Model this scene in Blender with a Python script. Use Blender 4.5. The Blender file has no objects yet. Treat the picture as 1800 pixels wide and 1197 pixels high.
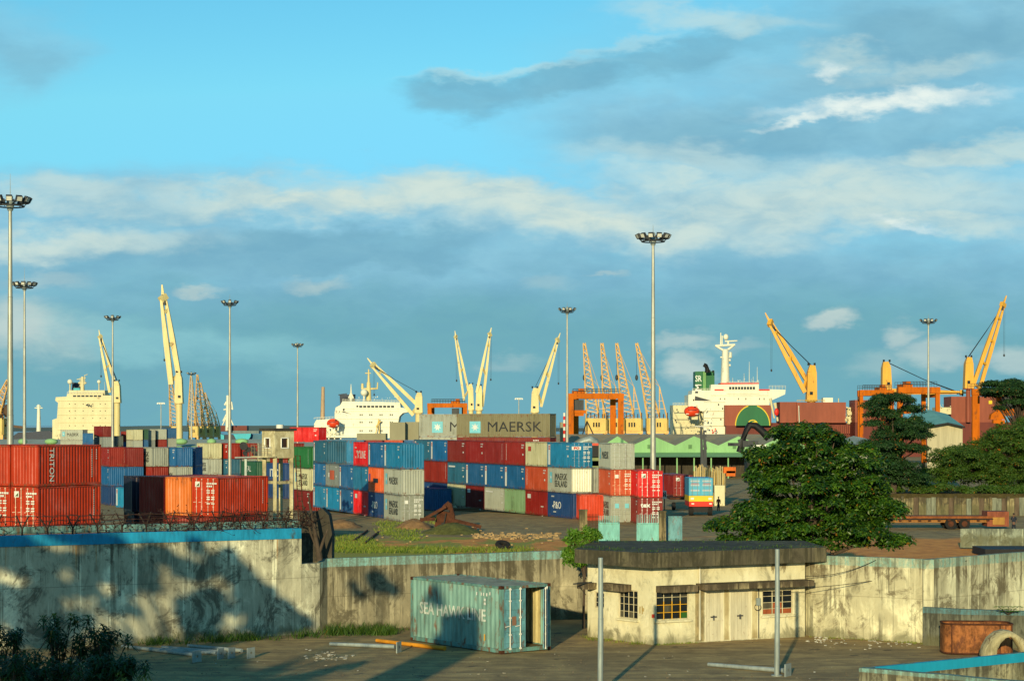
import bpy, math, random
from mathutils import Vector, Matrix
from math import sin, cos, tan, pi, radians as R
random.seed(7)
scene = bpy.context.scene
COL = scene.collection

# ------------------------------------------------------------------ camera
F, CH, U0, V0 = 3400.0, 8.8, 900.0, 747.0
cd = bpy.data.cameras.new('camera'); cam = bpy.data.objects.new('camera', cd); COL.objects.link(cam)
cam.location = (0, 0, CH); cam.rotation_euler = (R(90), 0, 0)
cd.sensor_width = 36; cd.lens = 36 * F / 1800; cd.shift_y = (V0 - 598.5) / 1800
cd.clip_start = 0.5; cd.clip_end = 60000
scene.camera = cam

# ------------------------------------------------------------------ light
SUN_EL, SUN_AZ = 11.4, 11.5
sd = bpy.data.lights.new('sun', 'SUN'); sd.energy = 5.0; sd.angle = R(0.5); sd.color = (1.0, 0.85, 0.49)
so = bpy.data.objects.new('sun', sd); COL.objects.link(so)
dirv = Vector((sin(R(SUN_AZ)) * cos(R(SUN_EL)), cos(R(SUN_AZ)) * cos(R(SUN_EL)), -sin(R(SUN_EL))))
so.rotation_euler = dirv.to_track_quat('-Z', 'Y').to_euler(); so.location = (-20, -60, 40)
vs = scene.view_settings
vs.view_transform = 'Standard'; vs.look = 'None'; vs.gamma = 1; vs.exposure = 0.0; vs.use_curve_mapping = False
scene.render.engine = 'CYCLES'
scene.cycles.max_bounces = 6; scene.cycles.diffuse_bounces = 2; scene.cycles.transparent_max_bounces = 8

# ------------------------------------------------------------------ node helper
class NT:
    def __init__(s, nt): s.t = nt
    def n(s, typ, ins=None, **props):
        nd = s.t.nodes.new(typ)
        for k, v in props.items(): setattr(nd, k, v)
        for k, v in (ins or {}).items():
            sock = nd.inputs[k]
            if isinstance(v, bpy.types.NodeSocket): s.t.links.new(v, sock)
            else: sock.default_value = v
        return nd
    def math(s, op, a, b=0.0, clamp=False):
        return s.n('ShaderNodeMath', {0: a, 1: b}, operation=op, use_clamp=clamp).outputs[0]
    def mix(s, f, a, b, blend='MIX'):
        nd = s.n('ShaderNodeMix', data_type='RGBA', blend_type=blend)
        for i, v in ((0, f), (6, a), (7, b)):
            if isinstance(v, bpy.types.NodeSocket): s.t.links.new(v, nd.inputs[i])
            else: nd.inputs[i].default_value = v if i == 0 else (*v[:3], 1)
        return nd.outputs[2]
    def noise(s, vec, scale, detail=4, rough=.6, dist=0.0):
        return s.n('ShaderNodeTexNoise', {'Vector': vec, 'Scale': scale, 'Detail': detail, 'Roughness': rough, 'Distortion': dist}).outputs[0]
    def rng(s, v, a, b, c=0.0, d=1.0, smooth=True):
        return s.n('ShaderNodeMapRange', {0: v, 1: a, 2: b, 3: c, 4: d}, interpolation_type='SMOOTHSTEP' if smooth else 'LINEAR').outputs[0]
    def vscale(s, v, sc):
        return s.n('ShaderNodeVectorMath', {0: v, 1: sc}, operation='MULTIPLY').outputs[0]

# ------------------------------------------------------------------ sky
world = bpy.data.worlds.new('World'); scene.world = world; world.use_nodes = True
wt = world.node_tree; wt.nodes.clear(); w = NT(wt)
sky = w.n('ShaderNodeTexSky', sky_type='NISHITA', sun_disc=False, sun_elevation=R(SUN_EL), sun_rotation=R(180 + SUN_AZ),
          air_density=1.0, dust_density=0.6, ozone_density=2.0)
tc = w.n('ShaderNodeTexCoord').outputs['Generated']
sep = w.n('ShaderNodeSeparateXYZ', {0: tc})
ay = w.math('MAXIMUM', w.math('ABSOLUTE', sep.outputs[1]), 0.12)
A = w.math('DIVIDE', sep.outputs[0], ay); B = w.math('DIVIDE', sep.outputs[2], ay)
# sky co-ordinates in "hundreds of milliradian-ish": one unit = 100 px of the photograph
UV = w.n('ShaderNodeCombineXYZ', {0: w.math('MULTIPLY', A, 34.0), 1: w.math('MULTIPLY', B, 34.0), 2: 0.0}).outputs[0]
def cl_warp(vec, sc, amp, det=5):
    nc = w.n('ShaderNodeTexNoise', {'Vector': w.vscale(vec, (sc * .55, sc * 1.3, 1)), 'Scale': 1.0, 'Detail': det, 'Roughness': .6}).outputs[1]
    off = w.n('ShaderNodeVectorMath', {0: nc, 1: (.5, .5, .5)}, operation='SUBTRACT').outputs[0]
    return w.n('ShaderNodeVectorMath', {0: vec, 1: w.vscale(off, (amp * 1.6, amp, 0))}, operation='ADD').outputs[0]
UW = cl_warp(UV, .9, 1.5)
UF = cl_warp(UV, 2.2, .62, 6)
def blob(u, v, ru, rv, rot=0.0, amt=1.0, vec=None, hard=0.0):
    mp = w.n('ShaderNodeMapping', {'Vector': vec or UW, 'Location': ((u - U0) / 100, (V0 - v) / 100, 0), 'Rotation': (0, 0, R(rot)),
                                   'Scale': (ru / 100, rv / 100, 1)}, vector_type='TEXTURE')
    ln = w.n('ShaderNodeVectorMath', {0: mp.outputs[0]}, operation='LENGTH').outputs['Value']
    return w.rng(ln, 1.3 - hard * .2, max(hard, .22), 0.0, amt)
def union(lst):
    r = lst[0]
    for x in lst[1:]: r = w.math('MAXIMUM', r, x)
    return r
n_str = w.noise(w.vscale(UV, (.35, 1.1, 1)), 1.0, 8, .62, .3)
n_fine = w.noise(w.vscale(UV, (1.0, 2.4, 1)), 1.0, 8, .6, .4)
# clear-sky colour: the Nishita sky, pushed towards the photograph's saturated cyan
skc = w.n('ShaderNodeHueSaturation', {'Hue': .485, 'Saturation': 1.25, 'Value': 1.85, 'Color': sky.outputs[0]}).outputs[0]
skc = w.mix(1.0, skc, (.62, .97, 1.02), 'MULTIPLY'); skc = w.mix(1.0, skc, (2.6, 8.4, 11.5), 'DARKEN')
# grey-blue cloud (unlit undersides) and warm lit cloud
DB = (2.1, 4.95, 6.5); DG = (1.85, 4.8, 5.7); LT = (7.4, 8.9, 8.1); WH = (9.8, 10.9, 10.2); VEIL = (3.1, 6.6, 8.4)
bx_, by_, _z = w.n('ShaderNodeSeparateXYZ', {0: UW}).outputs
# wide veil that covers everything below about v = 320 and the whole upper right
low = w.rng(by_, 4.75, 3.9)
ur = union([blob(1500, 200, 560, 230, 0), blob(1750, 60, 520, 230), blob(1200, 230, 330, 120), blob(40, 80, 130, 90, 0, .6)])
veil = union([low, ur])
veil = w.math('MULTIPLY', veil, w.rng(n_str, .25, .55, .75, 1.0))
col = w.mix(veil, skc, VEIL)
# dark cloud bodies
dark = union([blob(840, 168, 150, 40, 0, .95, None, .4), blob(990, 150, 190, 36, 12, .95, None, .35), blob(1190, 92, 240, 40, 15, .85, None, .35), blob(1330, 75, 120, 26, 0, .7), blob(1300, 235, 300, 60, 4, .85), blob(1640, 60, 330, 75, 0, .9),
              blob(1560, 150, 250, 50, 0, .6), blob(40, 100, 75, 45, 0, .5), blob(1700, 250, 260, 40, 0, .6),
              blob(610, 432, 270, 46, 0, 1, None, .6), blob(250, 460, 400, 60, 4), blob(560, 520, 500, 70, 0, .85), blob(900, 520, 600, 80, 0, .8),
              blob(1350, 500, 700, 80, 0, .85), blob(250, 375, 180, 28, 0, .4), blob(1240, 375, 300, 22, 6, .35)])
dark = w.math('MULTIPLY', dark, w.rng(n_str, .22, .6, .62, 1.0))
lowdark = w.rng(by_, 2.9, 1.6, 0.0, 1.0)
col = w.mix(w.math('MULTIPLY', dark, .80), col, DB)
col = w.mix(w.math('MULTIPLY', lowdark, w.rng(n_fine, .2, .7, .82, 1.0)), col, DG)
# pale lit cloud
lit = union([blob(560, 345, 340, 34, 2, 1), blob(120, 350, 190, 30, -6, .55), blob(60, 420, 330, 34, 0, .8), blob(820, 340, 380, 40, -3, .95), blob(1010, 385, 290, 52, -6, 1), blob(1180, 400, 240, 44, 0, .85), blob(1330, 380, 260, 34, 4, .7),
             blob(1450, 335, 420, 60, 0, .8), blob(1500, 100, 90, 22, 0, .5), blob(1640, 120, 160, 22, 5, .45), blob(1240, 320, 200, 30, 0, .8), blob(1600, 380, 260, 34, -5, .8), blob(1700, 275, 300, 26, 5, .7), blob(1250, 28, 190, 26, -4, .55), blob(1090, 82, 110, 13, 22, .3),
             blob(880, 130, 180, 13, 4, .42), blob(1230, 285, 260, 30, 0, .45), blob(300, 595, 330, 46, -5, .0, None), blob(60, 590, 150, 50, 0, .5)])
lit = w.math('MULTIPLY', lit, w.rng(n_fine, .25, .6, .58, 1.0))
col = w.mix(w.math('MULTIPLY', lit, .96), col, LT)
bright = union([blob(1560, 182, 230, 20, 5, .9, UF), blob(1690, 165, 90, 16, 0, .7, UF), blob(1440, 205, 110, 10, 12, .9, UF), blob(1455, 130, 34, 14, 0, .7, UF), blob(1590, 395, 70, 9, -8, .55, UF)])
bright = w.math('MULTIPLY', bright, w.rng(n_fine, .3, .6, .55, 1.0))
col = w.mix(bright, col, WH)
hz = blob(310, 600, 360, 44, -7, .75)
col = w.mix(hz, col, (3.0, 6.6, 7.3))
puff = union([blob(1455, 562, 50, 18, 12, .95, UF, .35), blob(1580, 592, 34, 32, 0, .8, UF, .3), blob(1650, 618, 80, 30, 6, .75, UF, .3), blob(1545, 640, 60, 26, 0, .35, UF), blob(1785, 632, 60, 30, 0, .75, UF, .3),
              blob(1200, 600, 60, 20, 8, .7, UF, .3), blob(1205, 648, 50, 32, 0, .9, UF, .3), blob(1290, 610, 60, 14, 0, .35, UF), blob(348, 514, 50, 12, 0, .75, UF, .3), blob(555, 502, 58, 14, 0, .6, UF),
              blob(1062, 481, 46, 6, 0, .5, UF), blob(20, 565, 95, 42, 0, .95, UF), blob(120, 590, 50, 26, 0, .35, UF), blob(890, 640, 60, 16, 0, .35, UF), blob(80, 495, 90, 18, 0, .4, UF), blob(960, 500, 50, 14, 0, .25, UF)])
col = w.mix(puff, col, (5.6, 7.3, 7.2))
col = w.mix(w.math('MAXIMUM', veil, dark), col, w.mix(1.0, col, w.n('ShaderNodeCombineXYZ', {0: w.rng(n_fine, .3, .7, .93, 1.08), 1: w.rng(n_fine, .3, .7, .95, 1.05), 2: w.rng(n_fine, .3, .7, .97, 1.03)}).outputs[0], 'MULTIPLY'))
# below the horizon (never seen directly: sea and land cover it)
bg = w.n('ShaderNodeBackground', {'Color': col, 'Strength': .085})
wt.links.new(bg.outputs[0], w.n('ShaderNodeOutputWorld').inputs[0])
world.cycles.sampling_method = 'MANUAL'; world.cycles.sample_map_resolution = 512
# ------------------------------------------------------------------ geometry helpers
def W(u, v, D): return Vector(((u - U0) / F * D, D, CH - (v - V0) / F * D))
def XX(u, D): return (u - U0) / F * D
def ZZ(v, D): return CH - (v - V0) / F * D
def sstep(a, b, x):
    t = max(0, min(1, (x - a) / (b - a))); return t * t * (3 - 2 * t)
def yz(y): return -0.8 - 1.2 * sstep(200, 262, y)      # level of the yard

class MB:
    def __init__(s): s.v = []; s.f = []; s.sm = []
    def add(s, vs, fs, smooth=False):
        b = len(s.v); s.v += [tuple(x) for x in vs]
        s.f += [tuple(i + b for i in f) for f in fs]; s.sm += [smooth] * len(fs); return s
    def boxm(s, M, sx, sy, sz):
        vs = [M @ Vector((x * sx / 2, y * sy / 2, z * sz / 2)) for x in (-1, 1) for y in (-1, 1) for z in (-1, 1)]
        return s.add(vs, [(0, 1, 3, 2), (4, 6, 7, 5), (0, 4, 5, 1), (2, 3, 7, 6), (0, 2, 6, 4), (1, 5, 7, 3)])
    def box(s, c, sx, sy, sz, rz=0):
        return s.boxm(Matrix.Translation(c) @ Matrix.Rotation(rz, 4, 'Z'), sx, sy, sz)
    def ab(s, x0, y0, z0, x1, y1, z1): return s.box(((x0 + x1) / 2, (y0 + y1) / 2, (z0 + z1) / 2), abs(x1 - x0), abs(y1 - y0), abs(z1 - z0))
    def frame_of(s, p0, p1, up=None):
        d = (p1 - p0); L = d.length; d = d / max(L, 1e-9)
        up = up or (Vector((0, 0, 1)) if abs(d.z) < .95 else Vector((0, 1, 0)))
        a = d.cross(up).normalized(); b = a.cross(d); return d, a, b, L
    def beam(s, p0, p1, w_, h_, w1=None, h1=None):
        p0 = Vector(p0); p1 = Vector(p1); w1 = w1 or w_; h1 = h1 or h_
        d, a, b, L = s.frame_of(p0, p1)
        vs = [p + a * x * ww / 2 + b * y * hh / 2 for p, ww, hh in ((p0, w_, h_), (p1, w1, h1)) for x, y in ((-1, -1), (1, -1), (1, 1), (-1, 1))]
        return s.add(vs, [(0, 3, 2, 1), (4, 5, 6, 7), (0, 1, 5, 4), (1, 2, 6, 5), (2, 3, 7, 6), (3, 0, 4, 7)])
    def tube(s, p0, p1, r0, r1=None, n=8, cap=True):
        p0 = Vector(p0); p1 = Vector(p1); r1 = r0 if r1 is None else r1
        d, a, b, L = s.frame_of(p0, p1); vs = []
        for p, r in ((p0, r0), (p1, r1)):
            for i in range(n):
                t = 2 * pi * i / n; vs.append(p + a * cos(t) * r + b * sin(t) * r)
        s.add(vs, [(i, (i + 1) % n, n + (i + 1) % n, n + i) for i in range(n)], n > 5)
        if cap: s.add(vs, [tuple(reversed(range(n))), tuple(range(n, 2 * n))])
        return s
    def path(s, pts, rs, n=8):
        pts = [Vector(p) for p in pts]
        if not hasattr(rs, '__len__'): rs = [rs] * len(pts)
        vs = []
        for i, p in enumerate(pts):
            q0 = pts[max(0, i - 1)]; q1 = pts[min(len(pts) - 1, i + 1)]
            d, a, b, L = s.frame_of(q0, q1)
            for k in range(n):
                t = 2 * pi * k / n; vs.append(p + a * cos(t) * rs[i] + b * sin(t) * rs[i])
        m = len(pts)
        fs = [(j * n + i, j * n + (i + 1) % n, (j + 1) * n + (i + 1) % n, (j + 1) * n + i) for j in range(m - 1) for i in range(n)]
        s.add(vs, fs, True)
        return s.add([], [])
    def prism(s, pts, z0, z1):
        n = len(pts); z1s = z1 if hasattr(z1, '__len__') else [z1] * n
        vs = [(p[0], p[1], z0) for p in pts] + [(p[0], p[1], z) for p, z in zip(pts, z1s)]
        return s.add(vs, [tuple(reversed(range(n))), tuple(range(n, 2 * n))] + [(i, (i + 1) % n, n + (i + 1) % n, n + i) for i in range(n)])
    def slab(s, pts, nrm):      # planar polygon (3D points) thickened along -nrm
        n = len(pts); pts = [Vector(p) for p in pts]; nrm = Vector(nrm)
        vs = pts + [p - nrm for p in pts]
        return s.add(vs, [tuple(range(n)), tuple(reversed(range(n, 2 * n)))] + [(i, n + i, n + (i + 1) % n, (i + 1) % n) for i in range(n)])
    def ball(s, c, rx, ry=None, rz=None, nu=12, nv=7):
        ry = rx if ry is None else ry; rz = rx if rz is None else rz
        vs = []; fs = []
        for j in range(nv + 1):
            ph = pi * j / nv
            for i in range(nu):
                t = 2 * pi * i / nu; vs.append((c[0] + rx * sin(ph) * cos(t), c[1] + ry * sin(ph) * sin(t), c[2] + rz * cos(ph)))
        for j in range(nv):
            for i in range(nu): fs.append((j * nu + i, (j + 1) * nu + i, (j + 1) * nu + (i + 1) % nu, j * nu + (i + 1) % nu))
        return s.add(vs, fs, True)
    def torus(s, c, R_, r, n=20, m=6, nrm='Z'):
        vs = []
        for i in range(n):
            t = 2 * pi * i / n
            for k in range(m):
                q = 2 * pi * k / m; a = (R_ + r * cos(q)); p = (a * cos(t), a * sin(t), r * sin(q))
                if nrm == 'Y': p = (p[0], p[2], p[1])
                if nrm == 'X': p = (p[2], p[0], p[1])
                vs.append((c[0] + p[0], c[1] + p[1], c[2] + p[2]))
        return s.add(vs, [(i * m + k, ((i + 1) % n) * m + k, ((i + 1) % n) * m + (k + 1) % m, i * m + (k + 1) % m) for i in range(n) for k in range(m)], True)
    def lattice(s, p0, p1, w0, w1, n, rc, rb):
        p0 = Vector(p0); p1 = Vector(p1); d, a, b, L = s.frame_of(p0, p1)
        def q(i, x, y):
            t = i / n; ww = w0 + (w1 - w0) * t; return p0.lerp(p1, t) + a * x * ww / 2 + b * y * ww / 2
        cs = [(-1, -1), (1, -1), (1, 1), (-1, 1)]
        for c in cs: s.tube(q(0, *c), q(n, *c), rc, rc * .7, 4, False)
        for i in range(n):
            for k in range(4):
                c0 = cs[k]; c1 = cs[(k + 1) % 4]
                s.tube(q(i, *(c0 if i % 2 else c1)), q(i + 1, *(c1 if i % 2 else c0)), rb, rb, 3, False)
        return s
    def mesh(s, name, off=(0, 0, 0)):
        m = bpy.data.meshes.new(name); o = Vector(off)
        m.from_pydata([tuple(Vector(v) - o) for v in s.v], [], s.f)
        m.polygons.foreach_set('use_smooth', s.sm); m.update(); return m

def link(o, parent=None):
    COL.objects.link(o)
    if parent is not None: o.parent = parent
    return o
def tag(o, label=None, cat=None, group=None, kind=None):
    if label: o['label'] = label
    if cat: o['category'] = cat
    if group: o['group'] = group
    if kind: o['kind'] = kind
    return o
def thing(name, label, cat, loc, rz=0.0, group=None):
    o = bpy.data.objects.new(name, None); o.location = loc; o.rotation_euler = (0, 0, rz); link(o)
    o.empty_display_size = .3
    return tag(o, label, cat, group)
def mesh_of(mb, name, mt, off=(0, 0, 0)):
    m = mb.mesh(name, off)
    for x in (mt if isinstance(mt, (list, tuple)) else [mt]): m.materials.append(x)
    return m
STUFFP = {'seam', 'davit', 'aerial', 'code_marking', 'deck_gear', 'roof_gear', 'red_winch', 'handrail', 'railing', 'machinery', 'roof_vents', 'painted_mark', 'window_row', 'small_mark', 'bulwark_stay', 'balcony_railing', 'hook_line'}
def part(root, name, mb, mt, label=None, world=True, kind=None):
    """a part; world=True: vertices are world co-ordinates, root unrotated"""
    if isinstance(mb, MB):
        off = Vector((0, 0, 0)); r = root
        while world and r is not None: off = off + r.location; r = r.parent
        me = mesh_of(mb, name, mt, off)
    else: me = mb
    o = link(bpy.data.objects.new(name, me), root)
    if kind is None and name in STUFFP: kind = 'stuff'
    return tag(o, label, None, None, kind)
def single(name, mb, mt, label, cat, group=None, kind=None, loc=None):
    loc = Vector(loc) if loc is not None else Vector((0, 0, 0))
    o = link(bpy.data.objects.new(name, mesh_of(mb, name, mt, loc))); o.location = loc
    return tag(o, label, cat, group, kind)
def copy_tree(o, parent=None):
    kids = list(KIDS(o)); c = o.copy(); COL.objects.link(c)
    if parent is not None: c.parent = parent
    for k in kids: copy_tree(k, c)
    return c
def KIDS(o): return [x for x in o.children]
_tx = {}
def text_mesh(s, mt, size=1.0, ext=.004, space=1.0, align='CENTER', bold=0.0):
    key = (s, mt.name, size, ext, space, align, bold)
    if key not in _tx:
        c = bpy.data.curves.new('lettering', 'FONT'); c.body = s; c.size = size; c.extrude = ext; c.space_character = space
        c.align_x = align; c.align_y = 'CENTER'; c.offset = bold; c.resolution_u = 2
        t = bpy.data.objects.new('tmp', c); COL.objects.link(t)
        dg = bpy.context.evaluated_depsgraph_get(); me = bpy.data.meshes.new_from_object(t.evaluated_get(dg))
        bpy.data.objects.remove(t); me.name = 'lettering'; me.materials.clear(); me.materials.append(mt); _tx[key] = me
    return _tx[key]
def text(root, s, mt, pos, right, up, size, sx=1.0, space=1.0, bold=0.0, label=None, ext=.004):
    right = Vector(right).normalized(); up = Vector(up).normalized(); n = right.cross(up)
    M = Matrix((( right.x * sx, up.x, n.x, pos[0]), (right.y * sx, up.y, n.y, pos[1]), (right.z * sx, up.z, n.z, pos[2]), (0, 0, 0, 1)))
    o = link(bpy.data.objects.new('lettering', text_mesh(s, mt, size, ext, space, 'CENTER', bold)), root)
    o.matrix_local = M
    return tag(o, label)
# ------------------------------------------------------------------ materials
def newmat(name):
    m = bpy.data.materials.new(name); m.use_nodes = True; m.node_tree.nodes.clear(); return m, NT(m.node_tree)
def finish(m, t, col, rough=.6, metal=0.0, bump=None, bstr=.3, bdist=.02, spec=.4):
    p = t.n('ShaderNodeBsdfPrincipled', {'Metallic': metal, 'Specular IOR Level': spec})
    for k, v in (('Base Color', col), ('Roughness', rough)):
        if isinstance(v, bpy.types.NodeSocket): m.node_tree.links.new(v, p.inputs[k])
        else: p.inputs[k].default_value = (*v[:3], 1) if k == 'Base Color' else v
    if bump is not None:
        b = t.n('ShaderNodeBump', {'Strength': bstr, 'Distance': bdist, 'Height': bump}); m.node_tree.links.new(b.outputs[0], p.inputs['Normal'])
    o = t.n('ShaderNodeOutputMaterial'); m.node_tree.links.new(p.outputs[0], o.inputs[0]); return m
_mc = {}
def paint(name, c, rough=.5, var=.25, metal=0.0, rust=0.0, scale=.8, zs=.35, spec=.25, rustc=(.16, .05, .015)):
    """painted or plain surface with blotches, run-down streaks and a little rust"""
    if name in _mc: return _mc[name]
    c = tuple(x * .85 for x in c)
    m, t = newmat(name); pos = t.n('ShaderNodeNewGeometry').outputs['Position']
    a = t.noise(t.vscale(pos, (1, 1, zs)), scale, 5, .65)
    b = t.noise(t.vscale(pos, (1, 1, zs * .5)), scale * 6, 3, .6)
    k = t.math('ADD', t.math('MULTIPLY', a, .65), t.math('MULTIPLY', b, .35))
    lo = tuple(x * (1 - var) for x in c); hi = tuple(min(1, x * (1 + var * .8)) for x in c)
    col = t.mix(t.rng(k, .32, .68), lo, hi)
    if rust > 0:
        r = t.rng(t.noise(t.vscale(pos, (1, 1, .4)), scale * 2.3, 6, .7), .62 - rust * .2, .72 - rust * .1)
        col = t.mix(t.math('MULTIPLY', r, .85), col, rustc)
    _mc[name] = finish(m, t, col, rough, metal, b, .15, .02, spec); return _mc[name]
def objpaint():
    """paint whose colour is the object's own colour, weathered differently on every object"""
    m, t = newmat('container_paint'); oi = t.n('ShaderNodeObjectInfo')
    co = t.n('ShaderNodeTexCoord').outputs['Object']
    off = t.n('ShaderNodeVectorMath', {0: co, 1: t.n('ShaderNodeCombineXYZ', {0: t.math('MULTIPLY', oi.outputs['Random'], 37.0), 1: t.math('MULTIPLY', oi.outputs['Random'], 11.0), 2: 0.0}).outputs[0]}, operation='ADD').outputs[0]
    st = t.noise(t.vscale(off, (3.0, 3.0, .25)), 1.0, 5, .7)
    bl = t.noise(off, .5, 4, .6)
    fd = t.math('ADD', t.math('MULTIPLY', st, .55), t.math('MULTIPLY', bl, .45))
    hs = t.n('ShaderNodeHueSaturation', {'Saturation': .84, 'Value': 1.28, 'Color': oi.outputs['Color']}).outputs[0]
    dk = t.mix(1.0, oi.outputs['Color'], (.50, .48, .45), 'MULTIPLY')
    c = t.mix(t.rng(fd, .30, .5), dk, oi.outputs['Color']); c = t.mix(t.rng(fd, .50, .66, 0, .7), c, hs)
    z = t.n('ShaderNodeSeparateXYZ', {0: co}).outputs[2]
    edge = t.math('MAXIMUM', t.rng(z, .55, .05, 0, .13), t.rng(z, 2.25, 2.6, 0, .1))
    rn = t.noise(t.vscale(off, (1.6, 1.6, .7)), 1.7, 7, .75)
    rf = t.rng(t.math('ADD', rn, edge), .62, .71, 0, .85)
    c = t.mix(rf, c, (.15, .055, .02))
    return finish(m, t, c, t.rng(fd, .3, .7, .62, .42), 0.0, rn, .12, .02, .35)
PAINT = objpaint()
def concrete(name, ztop, base=(.42, .37, .25), pale=(.78, .73, .54), dark=(.085, .072, .045), hang=1.3, moss=0.0, topc=None, toph=0.0, cut=.5, streak=1.0):
    if name in _mc: return _mc[name]
    base, pale, dark = [tuple(x * k for x, k in zip(q, (.93, .94, .86))) for q in (base, pale, dark)]
    m, t = newmat(name); g = t.n('ShaderNodeNewGeometry'); pos = g.outputs['Position']; z = t.n('ShaderNodeSeparateXYZ', {0: pos}).outputs[2]
    big = t.noise(t.vscale(pos, (1, 1, .8)), .4, 4, .6, .4)
    med = t.noise(t.vscale(pos, (1, 1, .55)), 1.3, 7, .7, .6)
    st = t.noise(t.vscale(pos, (1.9, 1.9, .10)), 1.0, 4, .65)
    sf = t.noise(t.vscale(pos, (6.5, 6.5, .20)), 1.0, 4, .65)
    gr = t.noise(pos, 8.0, 6, .75)
    k = t.math('ADD', t.math('ADD', t.math('MULTIPLY', big, .45), t.math('MULTIPLY', med, .37)), t.math('MULTIPLY', st, .18))
    c = t.mix(t.rng(k, .40, .485), tuple(x * .50 for x in base), base); c = t.mix(t.rng(k, .49, .585), c, pale)
    c = t.mix(t.rng(med, .54, .66, 0, .6), c, tuple(x * .50 for x in base))
    d = t.math('DIVIDE', t.math('SUBTRACT', ztop, z), hang)
    ss = t.math('ADD', t.math('MULTIPLY', st, .5), t.math('MULTIPLY', sf, .5))
    if streak > .3:
        c = t.mix(t.math('MULTIPLY', t.rng(ss, .51, .58, 0, .75 * streak), t.rng(big, .44, .56)), c, tuple(x * .30 for x in base))
        sf2 = t.noise(t.vscale(pos, (4.2, 4.2, .12)), 1.0, 4, .7)
        c = t.mix(t.math('MULTIPLY', t.rng(sf2, .55, .63, 0, .55 * streak), t.rng(big, .56, .42)), c, tuple(min(1, x * 1.12) for x in pale))
        fl = t.math('ABSOLUTE', t.math('SUBTRACT', z, t.math('ADD', ztop - 1.65, t.math('MULTIPLY', big, .06))))
        c = t.mix(t.rng(fl, .03, .0, 0, .4), c, dark)
    mold = t.noise(t.vscale(pos, (1, 1, .8)), .85, 8, .78, .8)
    c = t.mix(t.rng(mold, .50, .61, 0, .80 if streak > .3 else .25), c, dark)
    run = t.math('SUBTRACT', t.math('ADD', t.math('MULTIPLY', ss, .6 * streak), t.math('MULTIPLY', med, .4 + .6 * (1 - streak))), t.math('MULTIPLY', d, .10))
    c = t.mix(t.rng(run, cut - .085, cut + .0, 0, .88), c, dark)
    c = t.mix(t.rng(gr, .60, .74, 0, .55), c, tuple(x * .45 for x in base))
    foot = t.math('ADD', t.math('MULTIPLY', med, 1.0), t.rng(z, .8, .0, 0, .30))
    c = t.mix(t.rng(foot, .64, .84, 0, .7), c, (.10, .095, .045))
    c = t.mix(t.math('MULTIPLY', t.rng(t.noise(t.vscale(pos, (4, 4, .14)), 1.0, 3, .6), .58, .68, 0, .6), t.rng(d, 1.3, .0)), c, (.42, .2, .05)) if moss else c
    if topc:
        tb = t.rng(t.math('SUBTRACT', ztop, z), toph + .015, toph - .015, smooth=False)
        tf = t.rng(t.math('ADD', t.math('MULTIPLY', sf, .6), t.math('MULTIPLY', gr, .5)), .42, .60)
        c = t.mix(t.math('MULTIPLY', tb, t.math('SUBTRACT', 1.0, t.math('MULTIPLY', tf, .7))), c, topc)
    _mc[name] = finish(m, t, c, .9, 0, t.math('ADD', gr, t.math('MULTIPLY', st, .6)), .5, .03, .2); return _mc[name]
def leafmat(name, c0, c1, c2, rough=.42, trans=.25, seed=1.0):
    m, t = newmat(name); g = t.n('ShaderNodeNewGeometry'); pos = g.outputs['Position']
    r = g.outputs['Random Per Island']; n = t.noise(pos, seed, 3, .6)
    c = t.mix(t.rng(n, .35, .65), c0, c1); c = t.mix(t.rng(r, .55, 1.0, 0, .8, False), c, c2)
    dry = t.math('GREATER_THAN', t.math('FRACT', t.math('MULTIPLY', r, 17.3)), .985)
    c = t.mix(t.math('MULTIPLY', dry, .7), c, (.32, .13, .015))
    p = t.n('ShaderNodeBsdfPrincipled', {'Base Color': c, 'Roughness': rough, 'Specular IOR Level': .35})
    tr = t.n('ShaderNodeBsdfTranslucent', {'Color': t.mix(1.0, c, (1.6, 1.7, .6), 'MULTIPLY')})
    mx = t.n('ShaderNodeMixShader', {0: trans, 1: p.outputs[0], 2: tr.outputs[0]})
    m.node_tree.links.new(mx.outputs[0], t.n('ShaderNodeOutputMaterial').inputs[0]); return m
LEAF_BIG = leafmat('broad_leaf', (.008, .034, .004), (.028, .088, .007), (.11, .20, .012), .42, .2, .9)
LEAF_DARK = leafmat('fine_dark_leaf', (.012, .042, .012), (.022, .065, .014), (.035, .09, .015), .6, .2, .5)
LEAF_MID = leafmat('fine_leaf', (.032, .082, .010), (.055, .12, .012), (.11, .17, .018), .55, .3, .5)
LEAF_BRIGHT = leafmat('young_leaf', (.06, .15, .015), (.10, .22, .02), (.20, .33, .03), .4, .35, 2.)
GRASS = leafmat('grass_blade', (.12, .18, .02), (.20, .26, .03), (.36, .34, .07), .7, .3, .35)
DEAD = paint('dead_vine', (.06, .03, .02), .9, .4)
BARK = paint('bark', (.09, .065, .045), .95, .4, scale=6)
WHITE = paint('white_paint', (.78, .76, .66), .45, .12, rust=.1)
CREAM = paint('cream_paint', (.72, .66, .40), .5, .12, rust=.12)
SHIPCREAM = paint('ship_cream_paint', (.70, .62, .36), .5, .1, rust=.1, scale=.2)
SHIPWHITE = paint('ship_white_paint', (.80, .78, .62), .5, .08, rust=.05, scale=.2)
YEL = paint('crane_yellow_paint', (.72, .50, .14), .5, .15, rust=.15, scale=.3)
DYEL = paint('deep_yellow_paint', (.78, .40, .05), .5, .15, rust=.15, scale=.3)
PYEL = paint('pale_yellow_paint', (.76, .62, .28), .5, .12, rust=.15, scale=.3)
LATT = paint('lattice_yellow_paint', (.86, .50, .15), .55, .15)
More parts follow.
